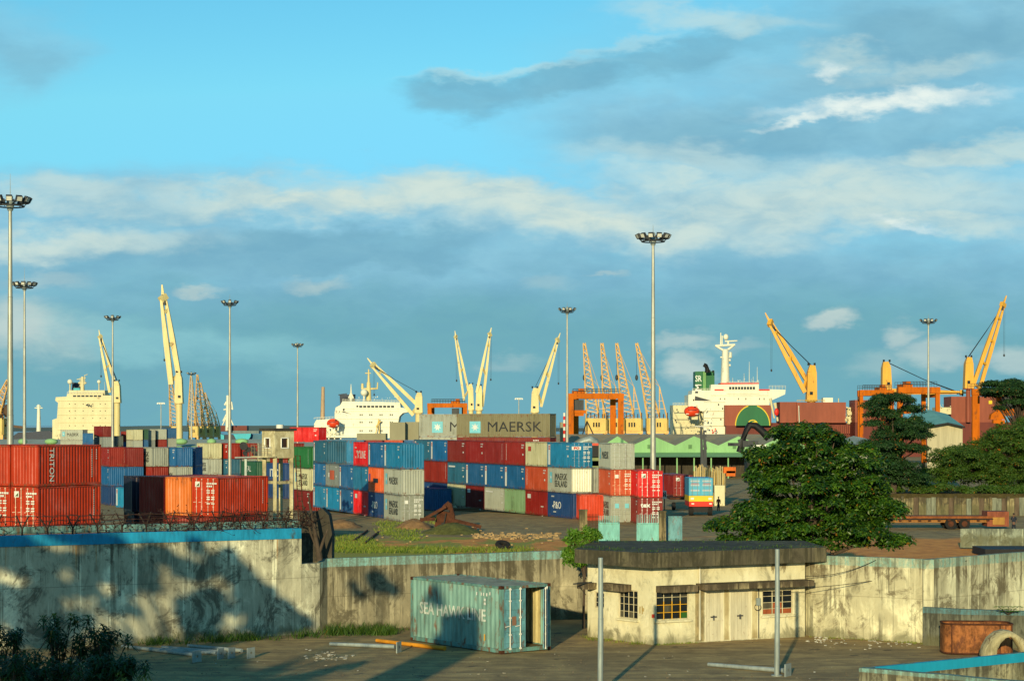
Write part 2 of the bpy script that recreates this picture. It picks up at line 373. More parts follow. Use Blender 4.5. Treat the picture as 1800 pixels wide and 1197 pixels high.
ORANGE = paint('gantry_orange_paint', (.56, .13, .004), .6, .2, rust=.35, scale=.4, spec=.08)
REDP = paint('bright_red_paint', (.70, .025, .012), .45, .15)
LIFE = paint('lifeboat_orange', (.75, .06, .015), .4, .12)
HULLRED = paint('oxide_red_paint', (.30, .075, .04), .6, .18, scale=.15)
DKRED = paint('dark_oxide_red', (.16, .03, .02), .6, .2, scale=.15)
DKBLUE = paint('hull_navy', (.010, .022, .05), .5, .3, scale=.1)
CYAN = paint('hull_cyan', (.03, .42, .52), .5, .15, scale=.1)
SHIPGREEN = paint('funnel_green', (.012, .14, .05), .5, .15, scale=.2)
LOGOY = paint('logo_yellow', (.80, .55, .02), .5, .1)
BLACK = paint('black_steel', (.012, .012, .014), .6, .3)
DGREY = paint('dark_grey_steel', (.05, .055, .06), .6, .3)
GALV = paint('galvanised_steel', (.42, .42, .36), .42, .22, metal=.35, scale=1.5)
PIPEG = paint('weathered_grey_pipe', (.33, .38, .36), .5, .25, metal=.2, scale=2.)
LAMPGL = paint('floodlight_glass', (.75, .74, .65), .2, .1)
RUST = paint('rusted_steel', (.085, .028, .012), .85, .55, scale=2.5, zs=1, rust=.3, rustc=(.07, .03, .015))
RUSTO = paint('orange_rust', (.28, .10, .03), .85, .75, scale=2.2, zs=1.0, rust=.7, rustc=(.10, .035, .018))
GLASS = paint('dark_window_glass', (.012, .016, .02), .12, .3, spec=.8)
TEALP = paint('old_teal_paint', (.20, .36, .31), .6, .35, rust=.45, scale=1.2, zs=.3)
TEALD = paint('old_blue_teal_paint', (.12, .30, .34), .55, .4, rust=.45, scale=1.6, zs=.5)
TEALG = paint('gate_teal_paint', (.20, .52, .48), .6, .25, rust=.2, scale=2)
BLUEC = paint('blue_coping_paint', (.012, .26, .46), .65, .35, scale=1.3, zs=.4, rust=.12, rustc=(.05, .06, .05))
WHTX = paint('white_lettering', (.78, .78, .72), .5, .15)
BKTX = paint('black_lettering', (.02, .022, .025), .5, .2)
LBTX = paint('light_blue_mark', (.20, .58, .68), .5, .1)
RDTX = paint('red_mark', (.6, .05, .02), .5, .1)
PALEG = paint('pale_green_wall', (.27, .50, .22), .8, .12, scale=.4)
ROOFG = paint('olive_grey_roof', (.42, .34, .20), .9, .2, scale=.25)
ROOFB = paint('grey_roof', (.40, .44, .36), .85, .2, scale=.3)
TEALROOF = paint('teal_sheet_roof', (.18, .42, .38), .6, .15, scale=.4)
OLIVE = paint('olive_silo', (.30, .28, .18), .85, .12, scale=.2)
SKIN = paint('skin', (.16, .08, .05), .6, .1)
SHIRT = paint('white_shirt', (.7, .68, .6), .8, .1)
CLOTHB = paint('blue_cloth', (.06, .14, .2), .85, .2)
CLOTHD = paint('dark_cloth', (.02, .025, .04), .85, .2)
CLOTHR = paint('red_brown_cloth', (.3, .06, .03), .85, .2)
HAIR = paint('black_hair', (.01, .01, .01), .6, .2)
TYRE = paint('tyre_rubber', (.018, .017, .016), .9, .3)
PLAST = concrete('cream_plaster', 3.2, (.70, .63, .44), (.84, .77, .57), (.20, .15, .08), .75, cut=.60, streak=.15)
SLABC = concrete('mossy_roof_slab', 3.8, (.10, .085, .06), (.17, .145, .09), (.05, .045, .03), 2., cut=.55)
AWNC = concrete('stained_canopy', 2.5, (.16, .12, .08), (.42, .34, .2), (.06, .045, .03), .5, cut=.5)
WALLA = concrete('stained_wall', 4.0, (.46, .43, .33), (.90, .87, .68), (.09, .08, .06), 1.1, moss=1, cut=.56)
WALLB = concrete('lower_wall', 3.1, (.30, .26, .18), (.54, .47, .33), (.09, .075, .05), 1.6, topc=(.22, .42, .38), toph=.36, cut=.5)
WALLC = concrete('right_wall', 3.38, (.50, .45, .31), (.82, .76, .54), (.13, .10, .06), 1.5, topc=(.20, .36, .30), toph=.37, cut=.54)
WALLD = concrete('low_wall', 1.6, (.14, .14, .11), (.24, .24, .18), (.05, .05, .04), 1.0, topc=(.09, .20, .22), toph=.3, cut=.5)
WALLE = concrete('tank_wall', 1.2, (.25, .24, .17), (.42, .38, .24), (.08, .07, .05), .8, topc=(.2, .38, .34), toph=.12, cut=.5)
POSTC = concrete('fence_concrete', 1.3, (.20, .16, .09), (.42, .35, .2), (.06, .05, .035), 1.2, cut=.5)
WALLR = concrete('pale_low_wall', .8, (.30, .33, .27), (.52, .54, .42), (.10, .11, .09), 1.0, cut=.55)
TOWERC = concrete('tower_plaster', 8.6, (.46, .39, .24), (.72, .64, .44), (.16, .12, .07), 4., cut=.66, streak=.1)
TANKBLUE = paint('pool_blue_paint', (.015, .33, .50), .6, .12, scale=1.)

def groundmat(name, yard):
    m, t = newmat(name); pos = t.n('ShaderNodeNewGeometry').outputs['Position']
    x, y, z = t.n('ShaderNodeSeparateXYZ', {0: pos}).outputs
    n1 = t.noise(pos, .12, 5, .6, .4); n2 = t.noise(pos, .9, 6, .65, .3); n3 = t.noise(pos, 14., 5, .75); n4 = t.noise(t.vscale(pos, (1, .45, 1)), .35, 5, .6)
    tar = t.mix(t.rng(n2, .35, .65), (.27, .18, .08), (.46, .31, .125))
    tar = t.mix(t.rng(n3, .5, .72, 0, .6), tar, (.62, .45, .22))
    trk = t.noise(t.vscale(pos, (.12, 1.6, 1)), 1.0, 5, .6, .5); tar = t.mix(t.rng(trk, .50, .58, 0, .45), tar, (.15, .11, .06)); oil = t.noise(pos, .8, 3, .5); tar = t.mix(t.rng(oil, .64, .70, 0, .7), tar, (.07, .055, .04))
    tar = t.mix(t.rng(n4, .52, .62, 0, .6), tar, (.24, .16, .07))
    if not yard:
        tar = t.mix(t.rng(t.noise(t.vscale(pos, (.5, 2.2, 1)), .5, 5, .7), .55, .66, 0, .55), tar, (.60, .42, .18))
        return finish(m, t, tar, .85, 0, t.math('ADD', n3, n2), .5, .03, .25)
    dirt = t.mix(t.rng(n2, .3, .7), (.60, .20, .045), (.88, .36, .08)); dirt = t.mix(t.rng(n3, .55, .75, 0, .5), dirt, (.75, .5, .22))
    gr = t.mix(t.rng(n3, .35, .65), (.20, .24, .03), (.38, .37, .06))
    wob = t.math('MULTIPLY', t.math('SUBTRACT', n1, .5), 34.); yy = t.math('ADD', y, wob); xx = t.math('ADD', x, wob)
    near = t.rng(yy, 166., 158.)                       # unpaved ground close to the wall
    left = t.rng(xx, 22., 16.)
    c = t.mix(near, tar, dirt)
    gmask = t.math('MULTIPLY', t.rng(t.math('ADD', n4, t.rng(xx, 6., -16., 0, .16)), .50, .58), t.math('MULTIPLY', near, left))
    c = t.mix(t.math('MULTIPLY', gmask, .9), c, gr)
    return finish(m, t, c, .9, 0, t.math('ADD', n3, n2), .5, .05, .2)
ASPH = groundmat('worn_asphalt', False); YARD = groundmat('yard_ground', True)
m, t = newmat('sea_water'); pos = t.n('ShaderNodeNewGeometry').outputs['Position']
wn = t.noise(t.vscale(pos, (1, .3, 1)), .05, 6, .6)
WATER = finish(m, t, (.035, .085, .10), .22, 0, wn, .5, 2., .5)
# ------------------------------------------------------------------ ground, sea, walls
wl = [(-60, 54.4), (-44, 63), (-20.0, 75.7), (-8.15, 82.0), (-7.88, 82.6), (2.2, 87.7), (9.8, 87.9), (12.45, 80.75), (16.77, 78.1), (21.9, 82.6), (45, 103)]
mb = MB(); n = len(wl)
vs = [(x, y + .12, 0) for x, y in wl] + [(x, -40, 0) for x, y in wl]
mb.add(vs, [(i + n, i + 1 + n, i + 1, i) for i in range(n - 1)])
tag(single('paved_lot', mb, ASPH, None, None), kind='structure')
mb = MB(); ys = [60, 80, 120, 160, 200, 210, 220, 230, 240, 250, 262, 300, 400, 655]; xs = [-600, -100, -40, 0, 40, 100, 600]
vs = [(x, y, yz(y)) for y in ys for x in xs]; k = len(xs)
mb.add(vs, [(j * k + i, j * k + i + 1, (j + 1) * k + i + 1, (j + 1) * k + i) for j in range(len(ys) - 1) for i in range(k - 1)])
tag(single('yard_ground', mb, YARD, None, None), kind='structure')
mb = MB(); mb.ab(-600, 654.9, -8, 600, 658, -1.996); mb.ab(-330, 955, -8, -110, 1120, -1.996)
tag(single('quay_edge', mb, POSTC, None, None), kind='structure')
mb = MB(); mb.add([(-40000, 640, -5), (40000, 640, -5), (40000, 50000, -5), (-40000, 50000, -5)], [(0, 1, 2, 3)])
tag(single('sea', mb, WATER, None, None), kind='structure')
# low far shore
HILL = paint('far_shore_green', (.09, .13, .13), 1., .2, scale=.002)
mb = MB(); pts = []
for i in range(90):
    x = -4200 + i * 95; pts.append((x, 5 + 7 * (sin(i * .37) * .5 + .5) + random.uniform(0, 3)))
for i in range(89):
    (x0, h0), (x1, h1) = pts[i], pts[i + 1]
    mb.add([(x0, 4200, -6), (x1, 4200, -6), (x1, 4230, h1 * .8 - 3), (x0, 4230, h0 * .8 - 3), (x0, 4500, -6), (x1, 4500, -6)], [(0, 1, 2, 3), (3, 2, 5, 4)])
tag(single('far_shore', mb, HILL, None, None), kind='structure')

def wall_seg(mb, pts, zt, th, z0=-1.0, zt1=None):
    """thick wall following a polyline (thickness goes away from the camera side)"""
    m_ = len(pts)
    nr = []
    for i in range(m_):
        a = Vector((*pts[max(0, i - 1)], 0)); b = Vector((*pts[min(m_ - 1, i + 1)], 0)); d = (b - a).normalized(); nr.append(Vector((-d.y, d.x, 0)))
    zt = zt if hasattr(zt, '__len__') else [zt] * m_
    # subdivide the top edge slightly so that it is not dead straight
    for i in range(m_ - 1):
        L = (Vector(pts[i + 1]) - Vector(pts[i])).length; k = max(1, int(L / .9))
        prev = None
        for j in range(k + 1):
            t = j / k; p = Vector((*pts[i], 0)).lerp(Vector((*pts[i + 1], 0)), t); nn = nr[i].lerp(nr[i + 1], t)
            z = zt[i] + (zt[i + 1] - zt[i]) * t + (random.uniform(-.012, .012) if 0 < j < k else 0)
            cur = [p + Vector((0, 0, z0)), p + Vector((0, 0, z)), p + nn * th + Vector((0, 0, z)), p + nn * th + Vector((0, 0, z0))]
            if prev: mb.add(prev + cur, [(0, 4, 5, 1), (1, 5, 6, 2), (2, 6, 7, 3)])
            prev = cur
        if i == 0: mb.add([Vector((*pts[0], 0)) + Vector((0, 0, z0)), Vector((*pts[0], 0)) + Vector((0, 0, zt[0])), Vector((*pts[0], 0)) + nr[0] * th + Vector((0, 0, zt[0])), Vector((*pts[0], 0)) + nr[0] * th + Vector((0, 0, z0))], [(0, 1, 2, 3)])
    e = Vector((*pts[-1], 0)); mb.add([e + Vector((0, 0, z0)), e + Vector((0, 0, zt[-1])), e + nr[-1] * th + Vector((0, 0, zt[-1])), e + nr[-1] * th + Vector((0, 0, z0))], [(3, 2, 1, 0)])
    return mb

# tall wall on the left with the blue coping
r = thing('perimeter_wall', 'tall stained concrete wall with a blue painted coping and barbed wire arms', 'wall', (-14, 79, 0))
pL = [(-60, 54.4), (-44, 63), (-20.0, 75.7), (XX(530, 81.4), 81.4)]
part(r, 'wall_face', wall_seg(MB(), pL, [4.03] * 4, .3), WALLA)
part(r, 'end_pier', wall_seg(MB(), [(XX(530, 81.4), 81.42), (-8.15, 82.0)], 2.95, .45), WALLA)
cop = MB()
off = .05
pC = [(x + .0, y - off) for x, y in pL]
part(r, 'coping', wall_seg(MB(), pC, [4.46] * 4, .42, 4.032), BLUEC)
# parapet behind the coping, seen as a brown and faded teal band
r2 = thing('rear_parapet', 'rusty brown sheet parapet with a faded teal top behind the tall left wall', 'parapet', (-14, 84, 0))
pB = [(-60, 57.8), (-44, 66.4), (-21.0, 79.2), (XX(555, 85.), 85.)]
part(r2, 'sheet', wall_seg(MB(), pB, [4.32] * 4, .1, -1), paint('brown_sheet', (.15, .085, .045), .85, .5, scale=2, rust=.3))
for i in range(3):
    pass
part(r2, 'top_rail', wall_seg(MB(), [(x, y - .03) for x, y in pB], [4.62] * 4, .18, 4.323), paint('faded_teal_rail', (.12, .25, .24), .8, .8, scale=2.2, rust=.75, rustc=(.12, .07, .035)))

# barbed-wire arms: each its own part
arm = MB(); arm.beam((0, 0, -.15), (0, 0, .12), .06, .06); arm.beam((0, 0, .1), (-.22, .12, .62), .05, .05); arm.beam((0, 0, .1), (.22, -.12, .62), .05, .05)
am = mesh_of(arm, 'wire_arm', paint('dark_angle_iron', (.03, .02, .016), .8, .4))
L0 = Vector((-24, 73.57, 0)); L1 = Vector((XX(530, 81.4), 81.4, 0)); Lv = L1 - L0; k = 17
for i in range(k):
    p = L0 + Lv * (i + .3) / k
    o = link(bpy.data.objects.new('wire_arm', am), r); o.location = p + Vector((0, .12, 4.6)) - r.location; o.rotation_euler = (0, random.uniform(-.12, .12), R(28)); o.scale = (1, 1, random.uniform(.85, 1.1))
wr = MB()
for (dx, hh) in ((-.22, 5.2), (.22, 5.2), (-.14, 5.02), (.14, 5.02), (-.07, 4.85), (.07, 4.85)):
    pts = []
    for i in range(60):
        t = i / 59; p = L0 + Lv * t; pts.append((p.x + dx * .9 + random.uniform(-.03, .03), p.y + .12 - dx * .5, hh + random.uniform(-.05, .03)))
    wr.path(pts, .012, 3)
part(r, 'barbed_wire', wr, paint('rusty_wire', (.10, .045, .03), .8, .4), kind='stuff')
# dead creeper tangled in the wire
vn = MB()
for i in range(290):
    t = random.random() ** .8; u = 20 + t * 520
    dens = .25 + .75 * math.exp(-((u - 380) / 90) ** 2) + .3 * math.exp(-((u - 505) / 40) ** 2)
    if random.random() > dens: continue
    p = L0.lerp(L1, (XX(u, 79) - L0.x) / (L1.x - L0.x)); q = Vector((p.x, p.y + random.uniform(-.1, .5), 4.45 + random.uniform(0, .35)))
    pts = [q]; d = Vector((random.uniform(-1, 1), random.uniform(-.3, .3), random.uniform(.1, 1))).normalized()
    for j in range(5):
        d = (d + Vector((random.uniform(-.6, .6), random.uniform(-.4, .4), random.uniform(-.45, .3)))).normalized(); pts.append(pts[-1] + d * .17)
    vn.path(pts, [.014, .012, .011, .009, .007, .005], 3)
    for j in range(5):
        c = pts[random.randrange(1, 6)]; a = Vector((random.uniform(-1, 1), random.uniform(-1, 1), random.uniform(-1, 1))).normalized() * random.uniform(.05, .11); b = a.cross(Vector((.3, .2, .9))).normalized() * .045
        vn.add([c, c + a * .5 + b, c + a, c + a * .5 - b], [(0, 1, 2, 3)])
single('dead_creeper', vn, paint('dead_creeper_brown', (.05, .022, .016), .9, .5, scale=3), 'dry dark creeper tangled through the barbed wire above the blue coping', 'creeper', kind='stuff')

# rubble and broken stump between the two walls
r = thing('broken_buttress', 'dark broken concrete buttress with dead trunks at the end of the tall left wall', 'buttress', (-8.4, 83.2, 0))
mb = MB(); D_ = 83.0
mb.slab([W(528, 990, D_), W(583, 992, D_), W(584, 940, D_), W(578, 905, D_), W(566, 893, D_), W(552, 900, D_), W(528, 900, D_)], (0, -1.2, 0))
part(r, 'concrete_block', mb, concrete('dark_rubble', 4.6, (.16, .13, .09), (.3, .25, .16), (.035, .03, .025), 2., cut=.45))
mb = MB(); D_ = 82.1
mb.path([W(562, 985, D_), W(556, 950, D_), W(551, 920, D_), W(545, 890, D_), W(542, 868, D_)], [.13, .10, .08, .05, .02], 7)
mb.path([W(560, 975, D_), W(570, 945, D_), W(576, 930, D_)], [.08, .06, .03], 6)
mb.path([W(556, 960, D_), W(545, 935, D_), W(538, 905, D_), W(530, 880, D_)], [.07, .05, .03, .015], 6)
part(r, 'dead_trunk', mb, BARK)

# lower wall behind the container
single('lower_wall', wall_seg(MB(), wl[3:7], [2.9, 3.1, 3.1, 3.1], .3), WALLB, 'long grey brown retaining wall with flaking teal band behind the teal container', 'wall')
rw = thing('yard_wall', 'pale stained concrete wall with worn teal band right of the guardhouse', 'wall', (16.77, 78.1, 0))
part(rw, 'wall_face', wall_seg(MB(), wl[6:11], 3.38, .3), WALLC)
pil = MB(); pil.box((16.77 + .02, 78.1 - .06, 1.19), .42, .2, 4.37, 0); part(rw, 'pilaster', pil, WALLC)
# lower side wall in front of it
lw = wall_seg(MB(), [(XX(1622, 77.4), 77.4), (XX(1700, 76.6), 76.6), (24.5, 75.6)], [1.52, 1.50, 1.40], .3)
single('side_wall', lw, WALLD, 'low dark wall with blue green coping behind the rusty steel tank', 'wall')

# open concrete basin, bottom right corner
r = thing('concrete_basin', 'open concrete basin with a bright blue band inside its far wall, bottom right corner', 'basin', (14, 60, 0))
a = W(1508, 1176, 61.0); zc = 1.2; D0 = (CH - zc) * F / (1174 - V0)
P0 = (XX(1520, D0), D0); Dn = (CH - zc) * F / (1197 - V0); PN = (XX(1790, Dn), Dn); Df = (CH - zc) * F / (1147 - V0); PF = (XX(1800, Df), Df)
ext = lambda p, q, s: (p[0] + (q[0] - p[0]) * s, p[1] + (q[1] - p[1]) * s)
part(r, 'near_wall', wall_seg(MB(), [ext(P0, PN, -.04), ext(P0, PN, 1.5)], zc, .32), WALLE)
part(r, 'far_wall', wall_seg(MB(), [ext(P0, PF, .0), ext(P0, PF, 1.4)], zc, .2), WALLE)
bb = MB(); f0 = Vector((*ext(P0, PF, .06), 0)); f1 = Vector((*ext(P0, PF, 1.4), 0)); d = (f1 - f0).normalized(); nn = Vector((d.y, -d.x, 0)) * .012
bb.add([f0 + nn + Vector((0, 0, zc - .3)), f1 + nn + Vector((0, 0, zc - .3)), f1 + nn + Vector((0, 0, zc + .004)), f0 + nn + Vector((0, 0, zc + .004)), f0 - nn * 12 + Vector((0, 0, zc + .004)), f1 - nn * 12 + Vector((0, 0, zc + .004))], [(0, 1, 2, 3), (3, 2, 5, 4)])
part(r, 'blue_band', bb, TANKBLUE)
# ------------------------------------------------------------------ guardhouse
hx = thing('guardhouse', 'small cream guardhouse with a thick flat mossy roof and white doors', 'building', (5.65, 77.5, 0))
A0 = Vector((3.15, 80.6, 0)); C0 = Vector((5.65, 77.5, 0)); B0 = Vector((12.2, 80.55, 0)); HB = 3.14
def face_frame(p, q):
    d = (q - p); L = d.length; d.normalize(); return p, d, Vector((d.y, -d.x, 0)), L      # outward normal (towards the camera)
def uonface(p, d, u):      # distance along the wall where image column u meets it
    k = (u - U0) / F; return (k * p.y - p.x) / (d.x - k * d.y)
def hole_wall(root, name, p, q, zt, holes, th, mt):
    """wall with rectangular openings (s0,s1,z0,z1) cut right through"""
    p, d, nn, L = face_frame(p, q); xs = sorted({0, L, *[h[0] for h in holes], *[h[1] for h in holes]}); zs = sorted({-.3, zt, *[h[2] for h in holes], *[h[3] for h in holes]})
    mb = MB()
    for i in range(len(xs) - 1):
        for j in range(len(zs) - 1):
            cx, cz = (xs[i] + xs[i + 1]) / 2, (zs[j] + zs[j + 1]) / 2
            if any(h[0] < cx < h[1] and h[2] < cz < h[3] for h in holes): continue
            a = [p + d * s + Vector((0, 0, z)) for s, z in ((xs[i], zs[j]), (xs[i + 1], zs[j]), (xs[i + 1], zs[j + 1]), (xs[i], zs[j + 1]))]
            mb.add(a, [(0, 1, 2, 3)])
    for h in holes:
        c = [(h[0], h[2]), (h[1], h[2]), (h[1], h[3]), (h[0], h[3])]
        for k in range(4):
            (s0, z0), (s1, z1) = c[k], c[(k + 1) % 4]
            f0 = p + d * s0 + Vector((0, 0, z0)); f1 = p + d * s1 + Vector((0, 0, z1))
            mb.add([f0, f1, f1 - nn * th, f0 - nn * th], [(0, 3, 2, 1)])
    return part(root, name, mb, mt), (p, d, nn, L)
def zat(u, v, p, d): s = uonface(p, d, u); return ZZ(v, (p + d * s).y)
FL = face_frame(A0, C0); FR = face_frame(C0, B0)
def rect(fr, u0, u1, v0, v1):
    p, d = fr[0], fr[1]; return (uonface(p, d, u0), uonface(p, d, u1), zat((u0 + u1) / 2, v1, p, d), zat((u0 + u1) / 2, v0, p, d))
wL = [rect(FL, 1045, 1062, 1040, 1068), rect(FL, 1087, 1121, 1036, 1087)]
wR = [rect(FR, 1153, 1211, 1036, 1089), rect(FR, 1340, 1394, 1036, 1080)]
dR = [rect(FR, 1239, 1271, 1038, 1127), rect(FR, 1283, 1320, 1037, 1124)]
dR = [(a, b, 0.02, d_) for a, b, c, d_ in dR]
hole_wall(hx, 'side_wall', A0, C0, HB, wL, .18, PLAST)
hole_wall(hx, 'front_wall', C0, B0, HB, wR + dR, .18, PLAST)
back = MB(); bk = [B0 + Vector((-.3, 4.2, 0)), A0 + Vector((1.2, 3.6, 0))]
for p, q in ((B0, bk[0]), (bk[0], bk[1]), (bk[1], A0)):
    back.add([p + Vector((0, 0, -.3)), q + Vector((0, 0, -.3)), q + Vector((0, 0, HB)), p + Vector((0, 0, HB))], [(0, 1, 2, 3)])
part(hx, 'rear_walls', back, PLAST)
fl = MB(); fl.add([A0 + Vector((0, 0, .01)), C0 + Vector((0, 0, .01)), B0 + Vector((0, 0, .01)), bk[0] + Vector((0, 0, .01)), bk[1] + Vector((0, 0, .01))], [(0, 1, 2, 3, 4)]); part(hx, 'floor', fl, ASPH)
# roof slab, overhanging
s0 = Vector((XX(1010, 79.6), 79.6, 0)); s1 = Vector((XX(1141, 76.6), 76.6, 0)); s2 = Vector((XX(1453, 80.2), 80.2, 0))
rp = [s0, s1, s2, s2 + Vector((-.2, 4.9, 0)), s0 + Vector((1.0, 5.4, 0))]
mb = MB(); mb.prism([(p.x, p.y) for p in rp], HB + .002, [3.70, 3.74, 3.74, 3.72, 3.72])
roof = part(hx, 'roof', mb, SLABC)
# moss and weeds on the roof
def blades(mb, c, n, h, sp, wd=.02, lean=.5):
    for i in range(n):
        p = Vector(c) + Vector((random.gauss(0, sp), random.gauss(0, sp), 0)); a = random.uniform(0, 2 * pi); hh = h * random.uniform(.4, 1.1)
        s = Vector((cos(a), sin(a), 0)) * wd; l = Vector((random.uniform(-lean, lean), random.uniform(-lean, lean), 1)) * hh
        mb.add([p - s, p + s, p + l * .55 + s * .7, p + l], [(0, 1, 2, 3)])
mb = MB()
for i in range(150):
    t = random.random(); e = s0.lerp(s1, random.random()) if t < .25 else s1.lerp(s2, random.random()) if t < .75 else s0.lerp(s2, random.random()) + Vector((0, 3.5, 0))
    q = e + Vector((random.uniform(-.1, .3), random.uniform(.15, 2.5), 3.70)); 
    if q.x < s2.x - .3: blades(mb, q, 8, .11, .12, .014)
single('roof_weeds', mb, LEAF_MID, 'short weeds growing on the flat guardhouse roof', 'weeds', kind='stuff')
# canopies
def canopy(fr, u0, u1, vt, vb, out, lab=None, drop=0.0):
    p, d, nn, L = fr; a = uonface(p, d, u0); b = uonface(p, d, u1); um = (u0 + u1) / 2; z1 = zat(um, vt, p, d); z0 = zat(um, vb, p, d)
    mb = MB(); o = nn * out
    P = lambda s, z, k: p + d * s + Vector((0, 0, z)) + nn * k
    mb.add([P(a, z0, .003), P(b, z0, .003), P(b, z0 - drop, out), P(a, z0 - drop, out), P(a, z1, .003), P(b, z1, .003), P(b, z1 - drop, out), P(a, z1 - drop, out)],
           [(0, 3, 2, 1), (4, 5, 6, 7), (3, 7, 6, 2), (0, 4, 7, 3), (1, 2, 6, 5)])
    return part(hx, 'canopy', mb, AWNC, lab)
canopy(FL, 1030, 1049, 1023, 1034, .5); canopy(FL, 1066, 1110, 1025, 1037, .45)
canopy(FR, 1153, 1216, 1028, 1039, .5); canopy(FR, 1223, 1414, 1021, 1031, .75)
rd = MB(); rd.tube(W(1008, 1026, 79.4), W(1040, 1023, 80.0), .03, .03, 6); rd.tube(W(1015, 1027, 79.4), W(1030, 1045, 80.2), .015, .015, 5); part(hx, 'bracket', rd, DGREY)
def window(fr, h, nx, nz, mt, lab=None, low=None, bits=()):
    p, d, nn, L = fr; s0, s1, z0, z1 = h; P = lambda s, z, k: p + d * s + Vector((0, 0, z)) + nn * k
    mb = MB(); t = .04
    for s in (s0 + t / 2, s1 - t / 2): mb.beam(P(s, z0, -.05), P(s, z1, -.05), .06, t)
    for z in (z0 + t / 2, z1 - t / 2): mb.beam(P(s0 + t, z, -.05), P(s1 - t, z, -.05), t, .06)
    fr_ = part(hx, 'window', mb, mt, lab)
    for i in range(1, nx):
        s = s0 + (s1 - s0) * i / nx; zz = z0 + (z1 - z0) * .62
        m2 = MB(); m2.beam(P(s, z0 + t, -.045), P(s, zz, -.045), .03, .075); part(fr_, 'mullion', m2, low or mt)
        m2 = MB(); m2.beam(P(s, zz + .002, -.045), P(s, z1 - t, -.045), .03, .055); part(fr_, 'mullion', m2, mt)
    for j in range(1, nz):
        z = z0 + (z1 - z0) * j / nz; m2 = MB()
        m2.beam(P(s0 + t, z, -.062), P(s1 - t, z, -.062), .045, .022); part(fr_, 'mullion', m2, (low if low and j <= nz * .6 else mt))
    for i in range(nx):
        for j in range(nz):
            a, b = s0 + (s1 - s0) * i / nx + .01, s0 + (s1 - s0) * (i + 1) / nx - .01; c, e = z0 + (z1 - z0) * j / nz + .01, z0 + (z1 - z0) * (j + 1) / nz - .01
            m2 = MB(); k = -.085 - random.uniform(0, .006); tl = random.uniform(-.004, .004)
            m2.add([P(a, c, k), P(b, c, k + tl), P(b, e, k), P(a, e, k - tl)], [(0, 1, 2, 3)])
            mm = GLASS
            if (i, j) in bits: mm = bits[(i, j)]
            elif random.random() < .25: mm = paint('dusty_glass', (.10, .09, .06), .35, .4, scale=3)
            part(fr_, 'pane', m2, mm)
    return fr_
OW = paint('ochre_window_paint', (.80, .42, .02), .6, .2, scale=3)
WF = paint('old_white_window', (.55, .48, .30), .6, .3, scale=3)
GRP = paint('green_board', (.03, .12, .02), .6, .2); REDB = paint('red_board', (.35, .09, .03), .7, .3, scale=3)
window(FL, wL[0], 2, 3, WF); window(FL, wL[1], 4, 4, WF)
window(FR, wR[0], 4, 4, WF, 'window with its lower mullions painted ochre', OW, {(3, 0): GRP})
window(FR, wR[1], 3, 4, WF, 'window with rusty red boards behind it', None, {(0, 0): REDB, (1, 0): REDB, (2, 0): REDB, (1, 1): REDB})
# doors: planks, frame, latch
DP = paint('white_door_paint', (.66, .60, .42), .6, .15, scale=3, zs=.2, rust=.1)
for (a, b, z0, z1), npl, leaf in ((dR[0], 4, 1), (dR[1], 5, 2)):
    p, d, nn, L = FR; P = lambda s, z, k: p + d * s + Vector((0, 0, z)) + nn * k
    mb = MB(); mb.beam(P(a + .03, z0, -.04), P(a + .03, z1, -.04), .1, .06); mb.beam(P(b - .03, z0, -.04), P(b - .03, z1, -.04), .1, .06); mb.beam(P(a + .06, z1 - .03, -.04), P(b - .06, z1 - .03, -.04), .1, .06)
    dr = part(hx, 'door', mb, DP)
    for i in range(npl):
        s_a = a + .065 + (b - a - .13) * i / npl; s_b = a + .065 + (b - a - .13) * (i + 1) / npl - .012
        m2 = MB(); k = -.05 + random.uniform(-.006, .006)
        m2.add([P(s_a, z0, k), P(s_b, z0, k), P(s_b, z1 - .065, k), P(s_a, z1 - .065, k), P(s_a, z0, k - .03), P(s_b, z0, k - .03), P(s_b, z1 - .065, k - .03), P(s_a, z1 - .065, k - .03)], [(0, 1, 2, 3), (0, 3, 7, 4), (1, 5, 6, 2), (3, 2, 6, 7)])
        part(dr, 'plank', m2, DP)
    m2 = MB(); c = (a + b) / 2; m2.beam(P(c - .14, 1.0, -.025), P(c + .14, 1.0, -.025), .03, .05); m2.beam(P(c, .86, -.02), P(c, 1.06, -.02), .07, .035); part(dr, 'latch', m2, DGREY)
    if leaf == 1: m2 = MB(); m2.beam(P(a + .08, .9, -.03), P(b - .08, .9, -.03), .03, .1); part(dr, 'rail', m2, DP)
for u0, u1, zz_ in ((1222, 1237, 2.1), (1273, 1281, 2.2), (1322, 1331, 2.0)):
    p, d, nn, L = FR; a_, b_ = uonface(p, d, u0), uonface(p, d, u1); mb = MB(); k = .006; q = lambda s_, z_: p + d * s_ + Vector((0, 0, z_)) + nn * k
    mb.add([q(a_, .05), q(b_, .05), q(b_, zz_), q(a_, zz_)], [(0, 1, 2, 3)]); part(hx, 'stained_jamb', mb, concrete('stained_plaster', 3.2, (.42, .33, .18), (.62, .52, .32), (.16, .11, .06), .75, cut=.56, streak=.15))
